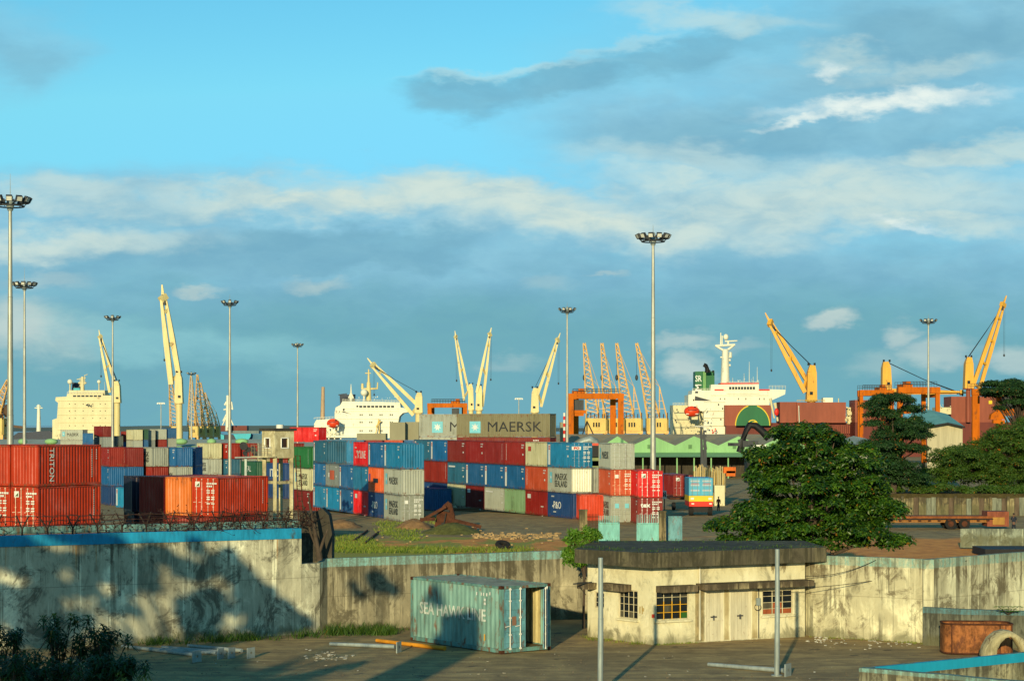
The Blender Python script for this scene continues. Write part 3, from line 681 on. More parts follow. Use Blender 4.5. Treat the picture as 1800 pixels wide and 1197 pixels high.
# electric fitting and conduit right of the doors, red spot, ochre mark
p, d, nn, L = FR; P = lambda s, z, k: p + d * s + Vector((0, 0, z)) + nn * k
mb = MB(); s = uonface(p, d, 1333); mb.tube(P(s, .05, .03), P(s, 2.2, .03), .02, .02, 6); part(hx, 'conduit', mb, DGREY)
mb = MB(); mb.boxm(Matrix.Translation(P(s - .05, 1.55, .06)) @ Matrix.Rotation(math.atan2(d.y, d.x), 4, 'Z'), .18, .1, .3); part(hx, 'meter_box', mb, PIPEG)
mb = MB(); mb.torus((0, 0, 0), .13, .018, 14, 5, 'Y'); mm = MB(); mm.add([P(s - .06, 1.32, .05) + Vector(v) for v in mb.v], mb.f, True); part(hx, 'cable_loop', mm, BLACK)
mb = MB(); s = uonface(p, d, 1147.5); mb.boxm(Matrix.Translation(P(s, ZZ(1082, 77.5), .03)) @ Matrix.Rotation(math.atan2(d.y, d.x), 4, 'Z'), .1, .06, .14); part(hx, 'junction_box', mb, RDTX)
p, d, nn, L = FL; mb = MB()
for k, (u, v0, v1) in enumerate(((1125, 1066, 1078), (1129, 1065, 1079), (1131, 1068, 1074))):
    s = uonface(p, d, u); mb.add([p + d * (s + a_) + Vector((0, 0, ZZ(v, 78))) + nn * .004 for a_, v in ((-.03, v1), (.03, v1), (.03, v0), (-.03, v0))], [(0, 1, 2, 3)])
part(hx, 'painted_mark', mb, paint('faded_ochre', (.62, .42, .12), .8, .3))

mb = MB()
for a_, b_, sag in (((1232, 1030, 78.5), (1700, 985, 79.8), .5), ((1415, 1012, 80.2), (1540, 984, 79.2), .2)):
    p0, p1 = W(*a_), W(*b_); mb.path([p0.lerp(p1, i / 12) - Vector((0, 0, sag * 4 * (i / 12) * (1 - i / 12))) for i in range(13)], .012, 4)
single('slack_cable', mb, BLACK, 'thin slack cable running from the guardhouse across the right wall', 'cable')
for (a, b, z0, z1) in wR + wL[1:]:
    fr_ = FR if (a, b, z0, z1) in wR else FL
    p, d, nn, L = fr_; mb = MB(); mb.beam(p + d * (a - .08) + Vector((0, 0, z0 - .05)) + nn * .05, p + d * (b + .08) + Vector((0, 0, z0 - .05)) + nn * .05, .14, .07); part(hx, 'sill', mb, PLAST)
p, d, nn, L = FR
mb = MB(); s = uonface(p, d, 1229); mb.tube(p + d * s + nn * .05 + Vector((0, 0, .1)), p + d * s + nn * .05 + Vector((0, 0, 3.1)), .045, .045, 8)
part(hx, 'drain_pipe', mb, paint('pale_pipe', (.6, .56, .42), .6, .3))
# two bare steel poles in front
for (u, vt, D_, lab) in ((1055, 980, 63.6, 'left of the two bare grey steel poles, in front of the guardhouse corner window'), (1365.5, 965, 68.0, 'right of the two bare grey steel poles, in front of the guardhouse right window')):
    zt = ZZ(vt, D_); x = XX(u, D_)
    o = thing('steel_pole', lab, 'pole', (x, D_, 0), 0, 'bare steel poles in front of the guardhouse')
    mb = MB(); mb.tube((x, D_, -.1), (x + .02, D_, zt * .55), .095, .09, 12, False); mb.tube((x + .02, D_, zt * .55), (x + .015, D_, zt), .085, .078, 12); mb.torus((x + .02, D_, zt * .55), .088, .012, 12, 5)
    part(o, 'shaft', mb, PIPEG)
    mb = MB(); mb.tube((x, D_, 0), (x, D_, .03), .2, .2, 12); part(o, 'base_flange', mb, PIPEG)
# fallen lamp pole with base plate
def lying(u0, v0, u1, v1, r, plates, lab, mt, cat='pole', grp=None, z=None):
    def g(u, v, z_=r): D_ = (CH - z_) * F / (v - V0); return Vector((XX(u, D_), D_, z_))
    a, b = g(u0, v0), g(u1, v1); o = thing('fallen_pole', lab, cat, (a.x, a.y, 0), 0, grp)
    mb = MB(); mb.tube(a, b, r * .8, r, 10); part(o, 'shaft', mb, mt)
    d = (b - a).normalized()
    for (u, v, sz) in plates:
        c = g(u, v, sz * .5); mb = MB(); M = Matrix.Translation(c) @ Matrix.Rotation(math.atan2(d.y, d.x), 4, 'Z')
        # plate with a round hole: ring of quads
        n = 16; vs = []
        for kx in (-.02, .02):
            for i in range(n):
                t = 2 * pi * i / n; vs.append(M @ Vector((kx, cos(t) * sz * .12, sin(t) * sz * .12)))
            for i in range(n):
                t = 2 * pi * i / n; q = 1 / max(abs(cos(t)), abs(sin(t))); vs.append(M @ Vector((kx, cos(t) * q * sz * .5, sin(t) * q * sz * .5)))
        fs = []
        for i in range(n):
            j = (i + 1) % n; fs += [(i, j, n + j, n + i), (2 * n + i, 3 * n + i, 3 * n + j, 2 * n + j), (n + i, n + j, 3 * n + j, 3 * n + i)]
        mb.add(vs, fs); part(o, 'base_plate', mb, PIPEG)
    return o
lying(1245, 1167, 1378, 1178, .09, [(1385, 1177, .44)], 'grey pole lying on the tarmac right by the right steel pole', PIPEG)
lying(580, 1131, 694, 1136, .09, [(701, 1137, .42)], 'grey pole lying on the ground left of the teal container', PIPEG)
lying(662, 1125, 782, 1139, .09, [], 'orange pipe lying against the foot of the teal container', paint('orange_pipe', (.70, .28, .02), .55, .2))
lying(215, 1135, 340, 1150, .08, [(346, 1153, .42)], 'grey fallen pole by the wall, leftmost base plate of the pile', PIPEG)
lying(250, 1139, 380, 1147, .08, [(388, 1148, .4)], 'grey fallen pole in the pile by the wall, second base plate from the left', PIPEG)
lying(285, 1137, 396, 1146, .08, [(407, 1147, .4)], 'grey fallen pole in the pile by the wall, third base plate from the left', PIPEG)
lying(330, 1134, 425, 1143, .08, [(441, 1147, .4)], 'grey fallen pole in the pile by the wall, rightmost base plate', PIPEG)

# rusted tank ring and tarp hoop on the right
r = thing('rusted_tank', 'orange rusty steel tank shell standing before the low wall', 'tank', (XX(1716, 74), 74, 0))
cx, cy = XX(1716, 74.6), 74.6; rr = 1.30
mb = MB(); n = 34; sg = lambda q_: (abs(q_) ** .42) * (1 if q_ >= 0 else -1)
pts = [(cx + rr * sg(cos(2 * pi * i / n)), cy - .15 * cos(2 * pi * i / n) + .62 * sg(sin(2 * pi * i / n))) for i in range(n)]
z1 = ZZ(1098, 73.8); ring = []
for i in range(n):
    p = pts[i]; q = pts[(i + 1) % n]; mb.add([(p[0], p[1], 0.04), (q[0], q[1], 0.04), (q[0], q[1], z1), (p[0], p[1], z1)], [(0, 1, 2, 3)], True)
part(r, 'shell', mb, RUSTO)
mb = MB()
for z in (.06, z1): mb.path([(p[0] * 1.0, p[1], z) for p in pts + pts[:1]], .035, 5)
part(r, 'rim', mb, RUST)
mb = MB()
for i in (22, 27, 31): p = pts[i]; mb.beam((p[0], p[1] - .02, .05), (p[0], p[1] - .02, z1), .04, .03)
part(r, 'seam', mb, RUST)
mb = MB(); Dq = 70.5
for k, (yy0, wid) in enumerate(((0, 1),)):
    arc = [Vector((XX(1733, Dq), Dq, ZZ(1152, Dq)))]
    outer = [W(*q, Dq) for q in ((1732, 1158), (1736, 1142), (1745, 1126), (1758, 1116), (1772, 1112), (1786, 1114), (1798, 1122), (1812, 1138), (1820, 1160))]
    inner = [W(*q, Dq) for q in ((1752, 1158), (1753, 1142), (1759, 1130), (1768, 1121), (1776, 1119), (1785, 1122), (1791, 1130), (1800, 1144), (1804, 1160))]
    m_ = len(outer); mb.add(outer + inner + [q + Vector((.1, 1.4, 0)) for q in outer] + [q + Vector((.1, 1.4, 0)) for q in inner],
        [(i, i + 1, m_ + i + 1, m_ + i) for i in range(m_ - 1)] + [(i, 2 * m_ + i, 2 * m_ + i + 1, i + 1) for i in range(m_ - 1)] + [(m_ + i, m_ + i + 1, 3 * m_ + i + 1, 3 * m_ + i) for i in range(m_ - 1)], True)
single('concrete_pipe', mb, concrete('pipe_concrete', 3, (.42, .36, .22), (.62, .54, .36), (.1, .06, .04), 3., cut=.66), 'pale curved end of a concrete pipe right of the rusty tank', 'pipe')
# ------------------------------------------------------------------ shipping containers
CW = 2.438
def corr(mb, p, d, nn, L, z0, z1, depth=.036, pitch=.278, flat=.075):
    """vertical trapezoid corrugation along d, outer flats on the plane through p"""
    n = max(1, round(L / pitch)); pt = L / n; f = pt * .28; prof = []
    for i in range(n):
        b = i * pt; prof += [(b, 0), (b + f, 0), (b + pt * .5, -depth), (b + pt * .5 + f, -depth)]
    prof.append((L, 0))
    vs = []; fs = []
    for s, o in prof: q = p + d * s + nn * o; vs += [(q.x, q.y, z0), (q.x, q.y, z1)]
    k = len(prof)
    fs = [(2 * i, 2 * i + 2, 2 * i + 3, 2 * i + 1) for i in range(k - 1)]
    mb.add(vs, fs)
_cm = {}
def cmeshes(L, Hc):
    key = (L, Hc)
    if key in _cm: return _cm[key]
    fr = MB(); c = .14; g = 0.0
    for x in (0, L - c):
        for y in (0, CW - c): fr.ab(x, y, 0, x + c, y + c, Hc)
    for y in (0, CW - .08): fr.ab(c, y, .02, L - c, y + .08, .18); fr.ab(c, y, Hc - .1, L - c, y + .08, Hc - .01)
    for x in (0, L - .08): fr.ab(x, c, .02, x + .08, CW - c, .17); fr.ab(x, c, Hc - .12, x + .08, CW - c, Hc - .01)
    cast = MB()
    for x in (-.008, L - .17):
        for y in (-.008, CW - .152):
            for z in (-.0, Hc - .122): cast.ab(x, y, z, x + .178, y + .16, z + .122)
    sp = {}
    a = MB(); corr(a, Vector((.14, .03, 0)), Vector((1, 0, 0)), Vector((0, -1, 0)), L - .28, .18, Hc - .1)
    b = MB(); corr(b, Vector((L - .14, CW - .03, 0)), Vector((-1, 0, 0)), Vector((0, 1, 0)), L - .28, .18, Hc - .1)
    e = MB(); corr(e, Vector((L - .03, .14, 0)), Vector((0, 1, 0)), Vector((1, 0, 0)), CW - .28, .17, Hc - .12)
    e0 = MB(); corr(e0, Vector((.03, CW - .14, 0)), Vector((0, -1, 0)), Vector((-1, 0, 0)), CW - .28, .17, Hc - .12)
    rf = MB(); n = int(L / .5); 
    for i in range(n):
        x0 = .06 + (L - .12) * i / n; x1 = .06 + (L - .12) * (i + 1) / n; m_ = (x0 + x1) / 2
        rf.add([(x0, .06, Hc - .03), (m_ - .05, .06, Hc - .03), (m_, .06, Hc - .05), (x1 - .05, .06, Hc - .05), (x1, .06, Hc - .03)] + [(x, CW - .06, z) for x, z in ((x0, Hc - .03), (m_ - .05, Hc - .03), (m_, Hc - .05), (x1 - .05, Hc - .05), (x1, Hc - .03))], [(i_, i_ + 1, i_ + 6, i_ + 5) for i_ in range(4)])
    fl = MB(); fl.add([(.05, .05, .15), (L - .05, .05, .15), (L - .05, CW - .05, .15), (.05, CW - .05, .15)], [(0, 1, 2, 3)])
    # one door leaf (hinged at y=.14), 5 horizontal flutes, four-part relief
    def leaf():
        d = MB(); w_ = (CW - .30) / 2; z0, z1 = .18, Hc - .13; n = 5
        d.ab(0, 0, z0, .035, w_, z0 + .08); d.ab(0, 0, z1 - .08, .035, w_, z1); d.ab(0, 0, z0 + .08, .035, .06, z1 - .08); d.ab(0, w_ - .06, z0 + .08, .035, w_, z1 - .08)
        h = (z1 - z0 - .16) / n
        for i in range(n):
            za = z0 + .08 + h * i; d.add([(.028, .06, za), (.028, w_ - .06, za), (.028, w_ - .06, za + h * .22), (.028, .06, za + h * .22), (.006, .06, za + h * .3), (.006, w_ - .06, za + h * .3), (.006, w_ - .06, za + h * .92), (.006, .06, za + h * .92), (.028, .06, za + h), (.028, w_ - .06, za + h)],
                                         [(0, 3, 2, 1), (3, 4, 5, 2), (4, 7, 6, 5), (7, 8, 9, 6)])
        return d
    rd = MB(); rd.tube((-.03, 0, .12), (-.03, 0, Hc - .08), .024, .024, 6)
    for z in (.16, .7, 1.35, 2.0, Hc - .14): rd.ab(-.055, -.045, z - .03, -.005, .045, z + .03)
    rd.beam((-.06, 0, 1.05), (-.06, .26, 1.02), .03, .03)
    def mk(mb_, nm, mt=PAINT): return mesh_of(mb_, nm, mt)
    _cm[key] = dict(frame=mk(fr, 'frame'), cast=mk(cast, 'corner_casting'), sa=mk(a, 'side_panel'), sb=mk(b, 'side_panel'), end=mk(e, 'end_panel'), end0=mk(e0, 'end_panel'), roof=mk(rf, 'roof'), floor=mk(fl, 'floor'), leaf=mk(leaf(), 'door'), rod=mk(rd, 'lock_rod'))
    return _cm[key]
CC = dict(ogrey=(.24, .22, .14), near=(.60, .082, .009), red=(.72, .012, .01), rust=(.34, .035, .012), brown=(.26, .035, .015), dred=(.25, .020, .008), blue=(.005, .125, .33), mblue=(.006, .20, .40),
          sky=(.012, .34, .62), steel=(.015, .135, .23), navy=(.012, .06, .20), dnavy=(.008, .014, .04), grey=(.40, .42, .34), cream=(.62, .60, .42), white=(.76, .75, .60), green=(.015, .16, .035),
          dgreen=(.02, .10, .05), orange=(.80, .19, .012), amber=(.85, .30, .03), teal=(.16, .42, .36), lgreen=(.24, .42, .20), tealb=(.02, .30, .42), gorange=(.58, .13, .03), mid=(.25, .28, .26))
CN = dict(ogrey='olive grey', near='orange red', red='bright red', rust='rust red', brown='brown', dred='dark red', blue='deep blue', mblue='mid blue', sky='light blue', steel='dull blue', navy='navy blue', dnavy='near black',
          grey='light grey', cream='cream', white='off white', green='bright green', dgreen='dark green', orange='orange', amber='amber orange', teal='teal', lgreen='pale green', tealb='turquoise blue', gorange='burnt orange', mid='mid grey')
def star(mb, c, r, right, up):
    nn = Vector(right).cross(Vector(up)); vs = []
    for i in range(14):
        t = pi / 2 + 2 * pi * i / 14; q = r if i % 2 == 0 else r * .42; vs.append(Vector(c) + Vector(right) * cos(t) * q + Vector(up) * sin(t) * q + nn * .006)
    mb.add(vs, [tuple(range(14))])
def marks(root, L, Hc, side, kind, mt=None):
    """lettering and logos on a long side. side 'A' = y=0 face, 'B' = y=W face"""
    if side == 'A': o = Vector((0, .014, 0)); rt = Vector((1, 0, 0))
    else: o = Vector((L, CW - .014, 0)); rt = Vector((-1, 0, 0))
    up = Vector((0, 0, 1)); nn = rt.cross(up)
    P = lambda s, z, k=0: o + rt * s + up * z + nn * k
    def quad(mb, s0, s1, z0, z1, k=.004): mb.add([P(s0, z0, k), P(s1, z0, k), P(s1, z1, k), P(s0, z1, k)], [(0, 1, 2, 3)])
    def mk(name, mb, m_): return part(root, name, mb, m_, world=False)
    def codes(mt_=WHTX, s=L * .82, z=Hc - .45, rows=2):
        mb = MB()
        for r_ in range(rows):
            x = s
            for i in range(4 if r_ == 0 else 3): quad(mb, x, x + .13, z - r_ * .28, z - r_ * .28 + .14); x += .19
        quad(mb, s + .25, s + .55, z - 1.05, z - .85); mk('code_marking', mb, mt_)
    def vcode(s, n_=11, mt_=WHTX, z=None, w_=.07):
        mb = MB(); z = z or Hc - .4
        for i in range(n_): quad(mb, s, s + w_, z - i * .15, z - i * .15 + .1)
        mk('code_marking', mb, mt_)
    if kind in ('maersk', 'sealand', 'maersk40'):
        k = L / 6.06; q0 = .09 * L if L < 7 else .14 * L; sq = .62 if L < 7 else 1.45
        z0 = Hc * .38 if L < 7 else .5
        mb = MB(); quad(mb, q0, q0 + sq, z0, z0 + (sq if L > 7 else 1.1)); mk('logo_square', mb, LBTX)
        mb = MB(); star(mb, P(q0 + sq / 2, z0 + (sq if L > 7 else 1.1) / 2), sq * .36, rt, up); mk('logo_star', mb, WHTX)
        if kind == 'maersk40': text(root, 'MAERSK', BKTX, P(L * .62, 1.22, .006), rt, up, 1.75, 1.12, 1.0, 0)
        elif kind == 'maersk': text(root, 'MAERSK', BKTX, P(L * .56, 1.35, .006), rt, up, 1.05, .85, 1.0, 0)
        else:
            text(root, 'MAERSK', BKTX, P(L * .58, 1.62, .006), rt, up, .95, .92, 1.0, 0); text(root, 'SEALAND', BKTX, P(L * .58, .88, .006), rt, up, .95, .80, 1.0, 0)
    elif kind == 'strip':
        mb = MB(); quad(mb, .28, .80, .25, Hc - .22, .03); mk('white_strip', mb, WHTX); codes()
        mb = MB()
        for i in range(3): quad(mb, .36, .72, Hc - .45 - i * .16, Hc - .34 - i * .16, .034)
        mk('small_mark', mb, RDTX)
    elif kind == 'triton':
        text(root, 'TRITON', WHTX, P(1.25, 1.42, .006), up * -1, rt, .62, 1.0, 1.0, 0); vcode(L - .95, 13); vcode(L - .5, 5)
    elif kind == 'codes': codes()
    elif kind == 'vcode': vcode(.45, 12, WHTX, None, .1); codes()
    elif kind == 'vend': vcode(L - .7, 12)
    elif kind == 'kline': text(root, '"K"LINE', WHTX, P(L * .52, 1.2, .006), rt, up, 1.15, .95, 1.0, 0); codes(z=Hc - .7, s=.6, rows=1)
    elif kind == 'logo': mb = MB(); quad(mb, 1.9, 3.9, .85, 1.9); mk('logo_panel', mb, paint('logo_orange_red', (.62, .12, .05), .6, .2)); mb = MB(); quad(mb, 1.2, 1.75, 1.1, 1.6); mk('logo_panel', mb, WHTX); codes(s=4.4, z=2.2, rows=1)
    elif kind == 'script': codes(s=1.0, z=2.1, rows=1); text(root, 'P&O', WHTX, P(L * .42, 1.25, .006), rt, up, 1.05, 1.0, 1.0, .015); codes(s=1.5, z=.5, rows=1)
    elif kind == 'tal': text(root, 'TAL', WHTX, P(L * .5, 1.4, .006), rt, up, 1.3, 1.0)
    elif kind == 'itc': text(root, 'ITC', WHTX, P(L * .5, 1.1, .006), rt, up, 1.6, 1.2, 1., .02)
    elif kind == 'bigword': mb = MB(); quad(mb, L * .3, L * .62, 1.0, 1.45); mk('logo_panel', mb, BKTX); mb = MB(); quad(mb, .25, .75, 1.2, 1.9); mk('logo_panel', mb, paint('logo_blue', (.02, .08, .3), .5, .1))
    elif kind == 'small': mb = MB(); quad(mb, .6, 1.5, 1.75, 2.2); mk('small_mark', mb, WHTX); codes(s=4.3, z=.9, rows=1)
    elif kind == 'redlogo': mb = MB(); quad(mb, .7, 1.5, 1.6, 2.1); mk('small_mark', mb, RDTX)
    elif kind == 'wordl': mb = MB(); quad(mb, .4, 2.6, 2.0, 2.18); mk('code_marking', mb, WHTX); codes(z=1.9)
def dmarks(root, Hc, kind):
    o = Vector((-.055, CW, 0)); rt = Vector((0, -1, 0)); up = Vector((0, 0, 1)); P = lambda s, z, k=0: o + rt * s + up * z + Vector((-k, 0, 0))
    mb = MB()
    def quad(s0, s1, z0, z1): mb.add([P(s0, z0), P(s1, z0), P(s1, z1), P(s0, z1)], [(0, 1, 2, 3)])
    if kind == 'plain': return
    x = 1.42
    for r_, (n_, s_) in enumerate(((6, .12), (3, .14))):
        for i in range(n_): quad(x + i * (s_ + .04), x + i * (s_ + .04) + s_, Hc - .5 - r_ * .2, Hc - .38 - r_ * .2)
    for r_ in range(7):
        if r_ in (2, 5): continue
        quad(1.42, 1.72, Hc - 1.0 - r_ * .16, Hc - .92 - r_ * .16); quad(1.85, 2.15, Hc - 1.0 - r_ * .16, Hc - .92 - r_ * .16)
    if kind == 'logo': quad(.35, .78, Hc - .7, Hc - .3)
    if kind == 'box2': mb = MB(); quad(.45, .85, 1.4, 1.85); quad(1.45, 1.85, 1.4, 1.85); part(root, 'small_mark', mb, LBTX, world=False); return
    if kind == 'box1': quad(.45, .80, 1.75, 2.1)
    part(root, 'code_marking', mb, WHTX, world=False)
    if kind == 'logo': mb = MB(); mb.add([P(.42, Hc - .64, .004), P(.72, Hc - .64, .004), P(.72, Hc - .40, .004)], [(0, 1, 2)]); part(root, 'small_mark', mb, paint('olive_mark', (.1, .12, .04), .6), world=False)
    if kind == 'tex': text(root, 'tex', WHTX, P(.75, 1.85, .02), rt, up, .62, 1.1, 1., .02)
    if kind == 'panel': mb = MB(); quad(.12, 1.15, 1.85, 2.2); part(root, 'logo_panel', mb, WHTX, world=False); text(root, 'PO', RDTX, P(.65, 2.02, .01), rt, up, .3, 1.6, 1., .02)
NC = [0]
def container(loc, rz, color, label, L=6.058, Hc=2.591, side=None, mk=None, door=None, blank=False, group=None, detail=2, doorcol=None, rodcol=None, sloppy=.02, endcol=None):
    """local x along the length (x=0 is the end that faces the camera), y across"""
    ms = cmeshes(L, Hc); c = CC[color]; j = random.uniform(.78, 1.12); fq = random.uniform(0, .10); lum_ = sum(c) / 3; c = tuple(x * (1 - fq) + lum_ * fq for x in c) if color not in ('near', 'red') else c; mxc = max(c); c = tuple(min(1, x * j * .80 * ((.42 + .58 * x / mxc) if c[0] >= mxc else 1)) for x in c)
    root = thing('shipping_container', label, 'container', (loc[0] + random.uniform(-sloppy, sloppy), loc[1] + random.uniform(-sloppy, sloppy), loc[2]), rz + random.uniform(-.003, .003), group)
    def p(nm, me, cc=c, par=None):
        o = link(bpy.data.objects.new(nm, me), par or root); o.color = (*cc, 1); return o
    p('frame', ms['frame']); p('side_panel', ms['sa']); p('side_panel', ms['sb']); p('end_panel', ms['end']); p('roof', ms['roof'], tuple(x * .8 for x in c)); p('floor', ms['floor'])
    p('corner_castings', ms['cast'], tuple(x * .55 for x in c))['kind'] = 'stuff'
    if door is None: p('end_panel', ms['end0'], endcol or c)
    else:
        w_ = (CW - .30) / 2
        for k in range(2):
            d = p('door', ms['leaf'], doorcol or c); d.location = (.02, .145 + k * (w_ + .01), 0)
            for y in (.28, .78):
                rdo = p('lock_rod', ms['rod'], rodcol or tuple(min(1, x * .6 + .3) for x in c), d); rdo.location = (0, y, 0)
        dmarks(root, Hc, door)
    if side and mk: marks(root, L, Hc, side, mk)
    NC[0] += 1
    return root
def place(P, theta, hand, slot, zb, color, label, file=0, L=6.058, pitch=6.12, **kw):
    """P near corner on the ground, theta = angle of the long side from the view axis.
       hand 'L': the visible long side recedes to the left (end face to its right); 'R': recedes to the right (end face on its left)"""
    P = Vector((P[0], P[1], 0))
    if hand == 'L':
        d = Vector((-sin(theta), cos(theta), 0)); w_ = Vector((cos(theta), sin(theta), 0)); o = P + d * slot * pitch + w_ * (CW + file * 2.52); rz = pi / 2 + theta; side = 'B'
    else:
        d = Vector((sin(theta), cos(theta), 0)); w_ = Vector((-cos(theta), sin(theta), 0)); o = P + d * slot * pitch + w_ * file * 2.52; rz = pi / 2 - theta; side = 'A'
    return container((o.x, o.y, zb), rz, color, label, L=L, side=side, **kw)
TN = ['bottom', 'middle', 'top', 'fourth tier']

# --- near orange-red stack on the far left
th = R(30); P = (XX(67, 128), 128); Hn = 2.74; g = 'orange red containers stacked on the left'
for f, nm in enumerate(('', ' at the left edge of the photo', ' beyond the left edge')):
    for t in range(3):
        if f == 2 and t < 2: continue
        z = yz(128) + t * (Hn + .02)
        if f == 0: lab = ('orange red container hidden low behind the left wall', 'orange red container with white door markings, under the one lettered TRITON', 'orange red container lettered TRITON down its side, top of the left stack')[t]
        else: lab = ('orange red container low', 'orange red container with door codes, middle', 'plain orange red container, topmost')[t] + nm
        place(P, th, 'R', 0, z, 'near', lab, file=f, Hc=Hn, mk=('vend', 'vend', 'triton')[t], door=('logo', 'logo', None)[t], group=g, rodcol=(.75, .55, .4))
# --- two-high stack left of the tower
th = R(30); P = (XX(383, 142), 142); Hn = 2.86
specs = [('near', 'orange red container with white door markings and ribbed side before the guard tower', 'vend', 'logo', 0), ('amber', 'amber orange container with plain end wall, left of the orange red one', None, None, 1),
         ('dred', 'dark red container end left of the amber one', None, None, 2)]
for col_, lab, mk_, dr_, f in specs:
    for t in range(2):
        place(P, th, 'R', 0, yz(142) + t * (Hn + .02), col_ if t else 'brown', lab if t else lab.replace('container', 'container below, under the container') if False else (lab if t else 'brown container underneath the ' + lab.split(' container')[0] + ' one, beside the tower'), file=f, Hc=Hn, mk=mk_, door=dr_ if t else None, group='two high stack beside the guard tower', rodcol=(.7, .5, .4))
place((XX(236, 150), 150), R(60), 'R', 0, yz(150), 'dnavy', 'near black container lowest of two behind the wall wire', Hc=2.86, mk='codes', group='near black containers')
place((XX(232, 150), 150), R(64), 'R', 0, yz(150) + 2.88, 'dnavy', 'near black container with small grey letters, left of the amber one', Hc=2.75, mk='codes', group='near black containers')
place((XX(228, 243), 243), R(28), 'L', 0, yz(243), 'sky', 'single light blue container with two white vertical strips, low on the left', mk='strip', door=None, group=None)

# --- long far row on the left (three high)
def row(P, theta, hand, cols, nm, gbase, Hc=2.591, group=None, ordn=None, zoff=0.0, file=0, start=0, pitch=6.12):
    """cols: list of slots; each slot a list bottom->top of (colour, marking[, door])"""
    for s, sl in enumerate(cols):
        for t, e in enumerate(sl):
            if e is None: continue
            col_, mk_ = e[0], e[1]; dr_ = e[2] if len(e) > 2 else None
            what = {'sealand': ' lettered MAERSK SEALAND', 'maersk': ' lettered MAERSK', 'strip': ' with white strip', 'kline': ' lettered K LINE', 'logo': ' with orange logo', 'script': ' lettered P&O',
                    'itc': ' lettered ITC', 'tal': ' lettered TAL', 'redlogo': ' with red mark', 'bigword': ' with dark lettering', 'codes': ' with small codes', 'vcode': ' with vertical code', 'vend': ' with end code',
                    'small': ' with small marks', 'wordl': ' with short word', None: ''}[mk_]
            if dr_: what += ' and doors'
            lab = '%s container%s, %s tier, %s, %s' % (CN[col_], what, TN[t] if Hc < 10 else '', ordn[s], nm)
            place(P, theta, hand, s + start, gbase + t * (Hc + .012) + zoff, col_, lab, file=file, Hc=Hc, mk=mk_, door=dr_, group=group, pitch=pitch, endcol=e[3] if len(e) > 3 else None)
ORD = ['nearest slot', 'second slot', 'third slot', 'fourth slot', 'fifth slot', 'sixth slot', 'seventh slot', 'eighth slot', 'ninth slot', 'tenth slot', 'eleventh slot', 'twelfth slot']
# frontal rows: built by columns left to right, each container end or side to the camera
def frontal(u0, v_spans, D, nm, gz0, group):
    """v_spans: list of (u_start, u_end, kind 'S' side / 'E' end, [bottom..top entries])"""
    for i, (ua, ub, kd, ent) in enumerate(v_spans):
        wid = (ub - ua) / F * D; L = 6.058
        if kd == 'S': th_ = math.acos(min(1, wid / L)) if wid < L else 0.0
        for t, e in enumerate(ent):
            if e is None: continue
            col_, mk_ = e[0], e[1]
            what = {'sealand': ' lettered MAERSK SEALAND', 'maersk': ' lettered MAERSK', 'strip': ' with white strip', 'itc': ' lettered ITC', 'tal': ' lettered TAL', 'codes': ' with small codes', 'vcode': ' with vertical code',
                    'vend': ' with end code', 'redlogo': ' with red mark', None: '', 'D': ' with visible doors', 'kline': ' lettered K LINE', 'small': ' with small marks', 'script': ' with white letters'}[mk_]
            lab = '%s container%s, %s tier, %s column, %s' % (CN[col_], what, TN[t], ['first', 'second', 'third', 'fourth', 'fifth', 'sixth', 'seventh', 'eighth', 'ninth', 'tenth', 'eleventh', 'twelfth'][i], nm)
            z = gz0 + t * 2.605
            if kd == 'S':
                rz = -(pi / 2 - th_) if False else -math.acos(min(1, wid / L)) * 1.0
                # side faces the camera, nearer end on the right
                a = math.acos(min(1, wid / L)); rz = -a * .98
                container((XX(ua, D), D + sin(a) * L * .5, z), rz, col_, lab, side='A', mk=mk_, group=group)
            else:
                container((XX(ub, D), D, z), pi / 2, col_, lab, door=('logo' if mk_ == 'D' else None), side='B', mk=None, group=group) if False else \
                container((XX(ua, D) + CW, D, z), pi / 2, col_, lab, door=('logo' if mk_ == 'D' else None), group=group)
g = 'three high row of containers behind the left stack'
frontal(0, [(170, 197, 'S', [('navy', None), ('blue', 'codes'), ('rust', 'codes')]), (196, 226, 'S', [('navy', None), ('blue', 'vend'), ('dred', 'vend')]),
            (225, 272, 'S', [('mid', None), ('rust', None), ('grey', 'sealand')]), (272, 313, 'S', [('blue', None), ('grey', 'maersk'), ('blue', 'strip')]), (312, 343, 'E', [('grey', None), ('blue', None), ('blue', 'D')])],
        262, 'row behind the left stack', -2.0, g)
g = 'far row of containers behind the guard tower'
frontal(0, [(341, 368, 'S', [('blue', None), ('grey', 'sealand'), ('cream', 'redlogo')]), (368, 404, 'S', [('mblue', 'strip'), ('steel', 'codes'), ('rust', 'vcode')]), (404, 430, 'S', [('dred', 'codes'), ('grey', None), ('rust', None)]),
            (411, 458, 'S', [('dred', 'redlogo'), ('cream', None), ('grey', 'maersk')]), (458, 486, 'S', [('navy', 'codes'), ('dred', None), ('dred', 'vcode')]), (486, 512, 'S', [('dred', None), ('green', 'codes'), ('dred', None)])],
        322, 'far row behind the guard tower', -2.0, g)
frontal(0, [(420, 452, 'S', [('dgreen', 'small'), ('dgreen', 'tal')])], 300, 'left of the tower legs', -2.0, 'dark green containers left of the tower legs')
frontal(0, [(462, 500, 'S', [('navy', 'codes'), ('navy', 'itc')])], 285, 'between the tower legs', -2.0, 'navy containers between the tower legs')
frontal(0, [(512, 547, 'S', [('dred', 'codes'), ('cream', 'sealand'), ('green', 'vend')])], 232, 'right of the guard tower', -1.6, 'stack right of the guard tower')
container((XX(509.5, 340), 340, -2 + 3 * 2.605), 0.9 - pi / 2 + .2, 'red', 'small bright red container alone on the fourth tier, right of the guard tower', side='A', mk='codes')
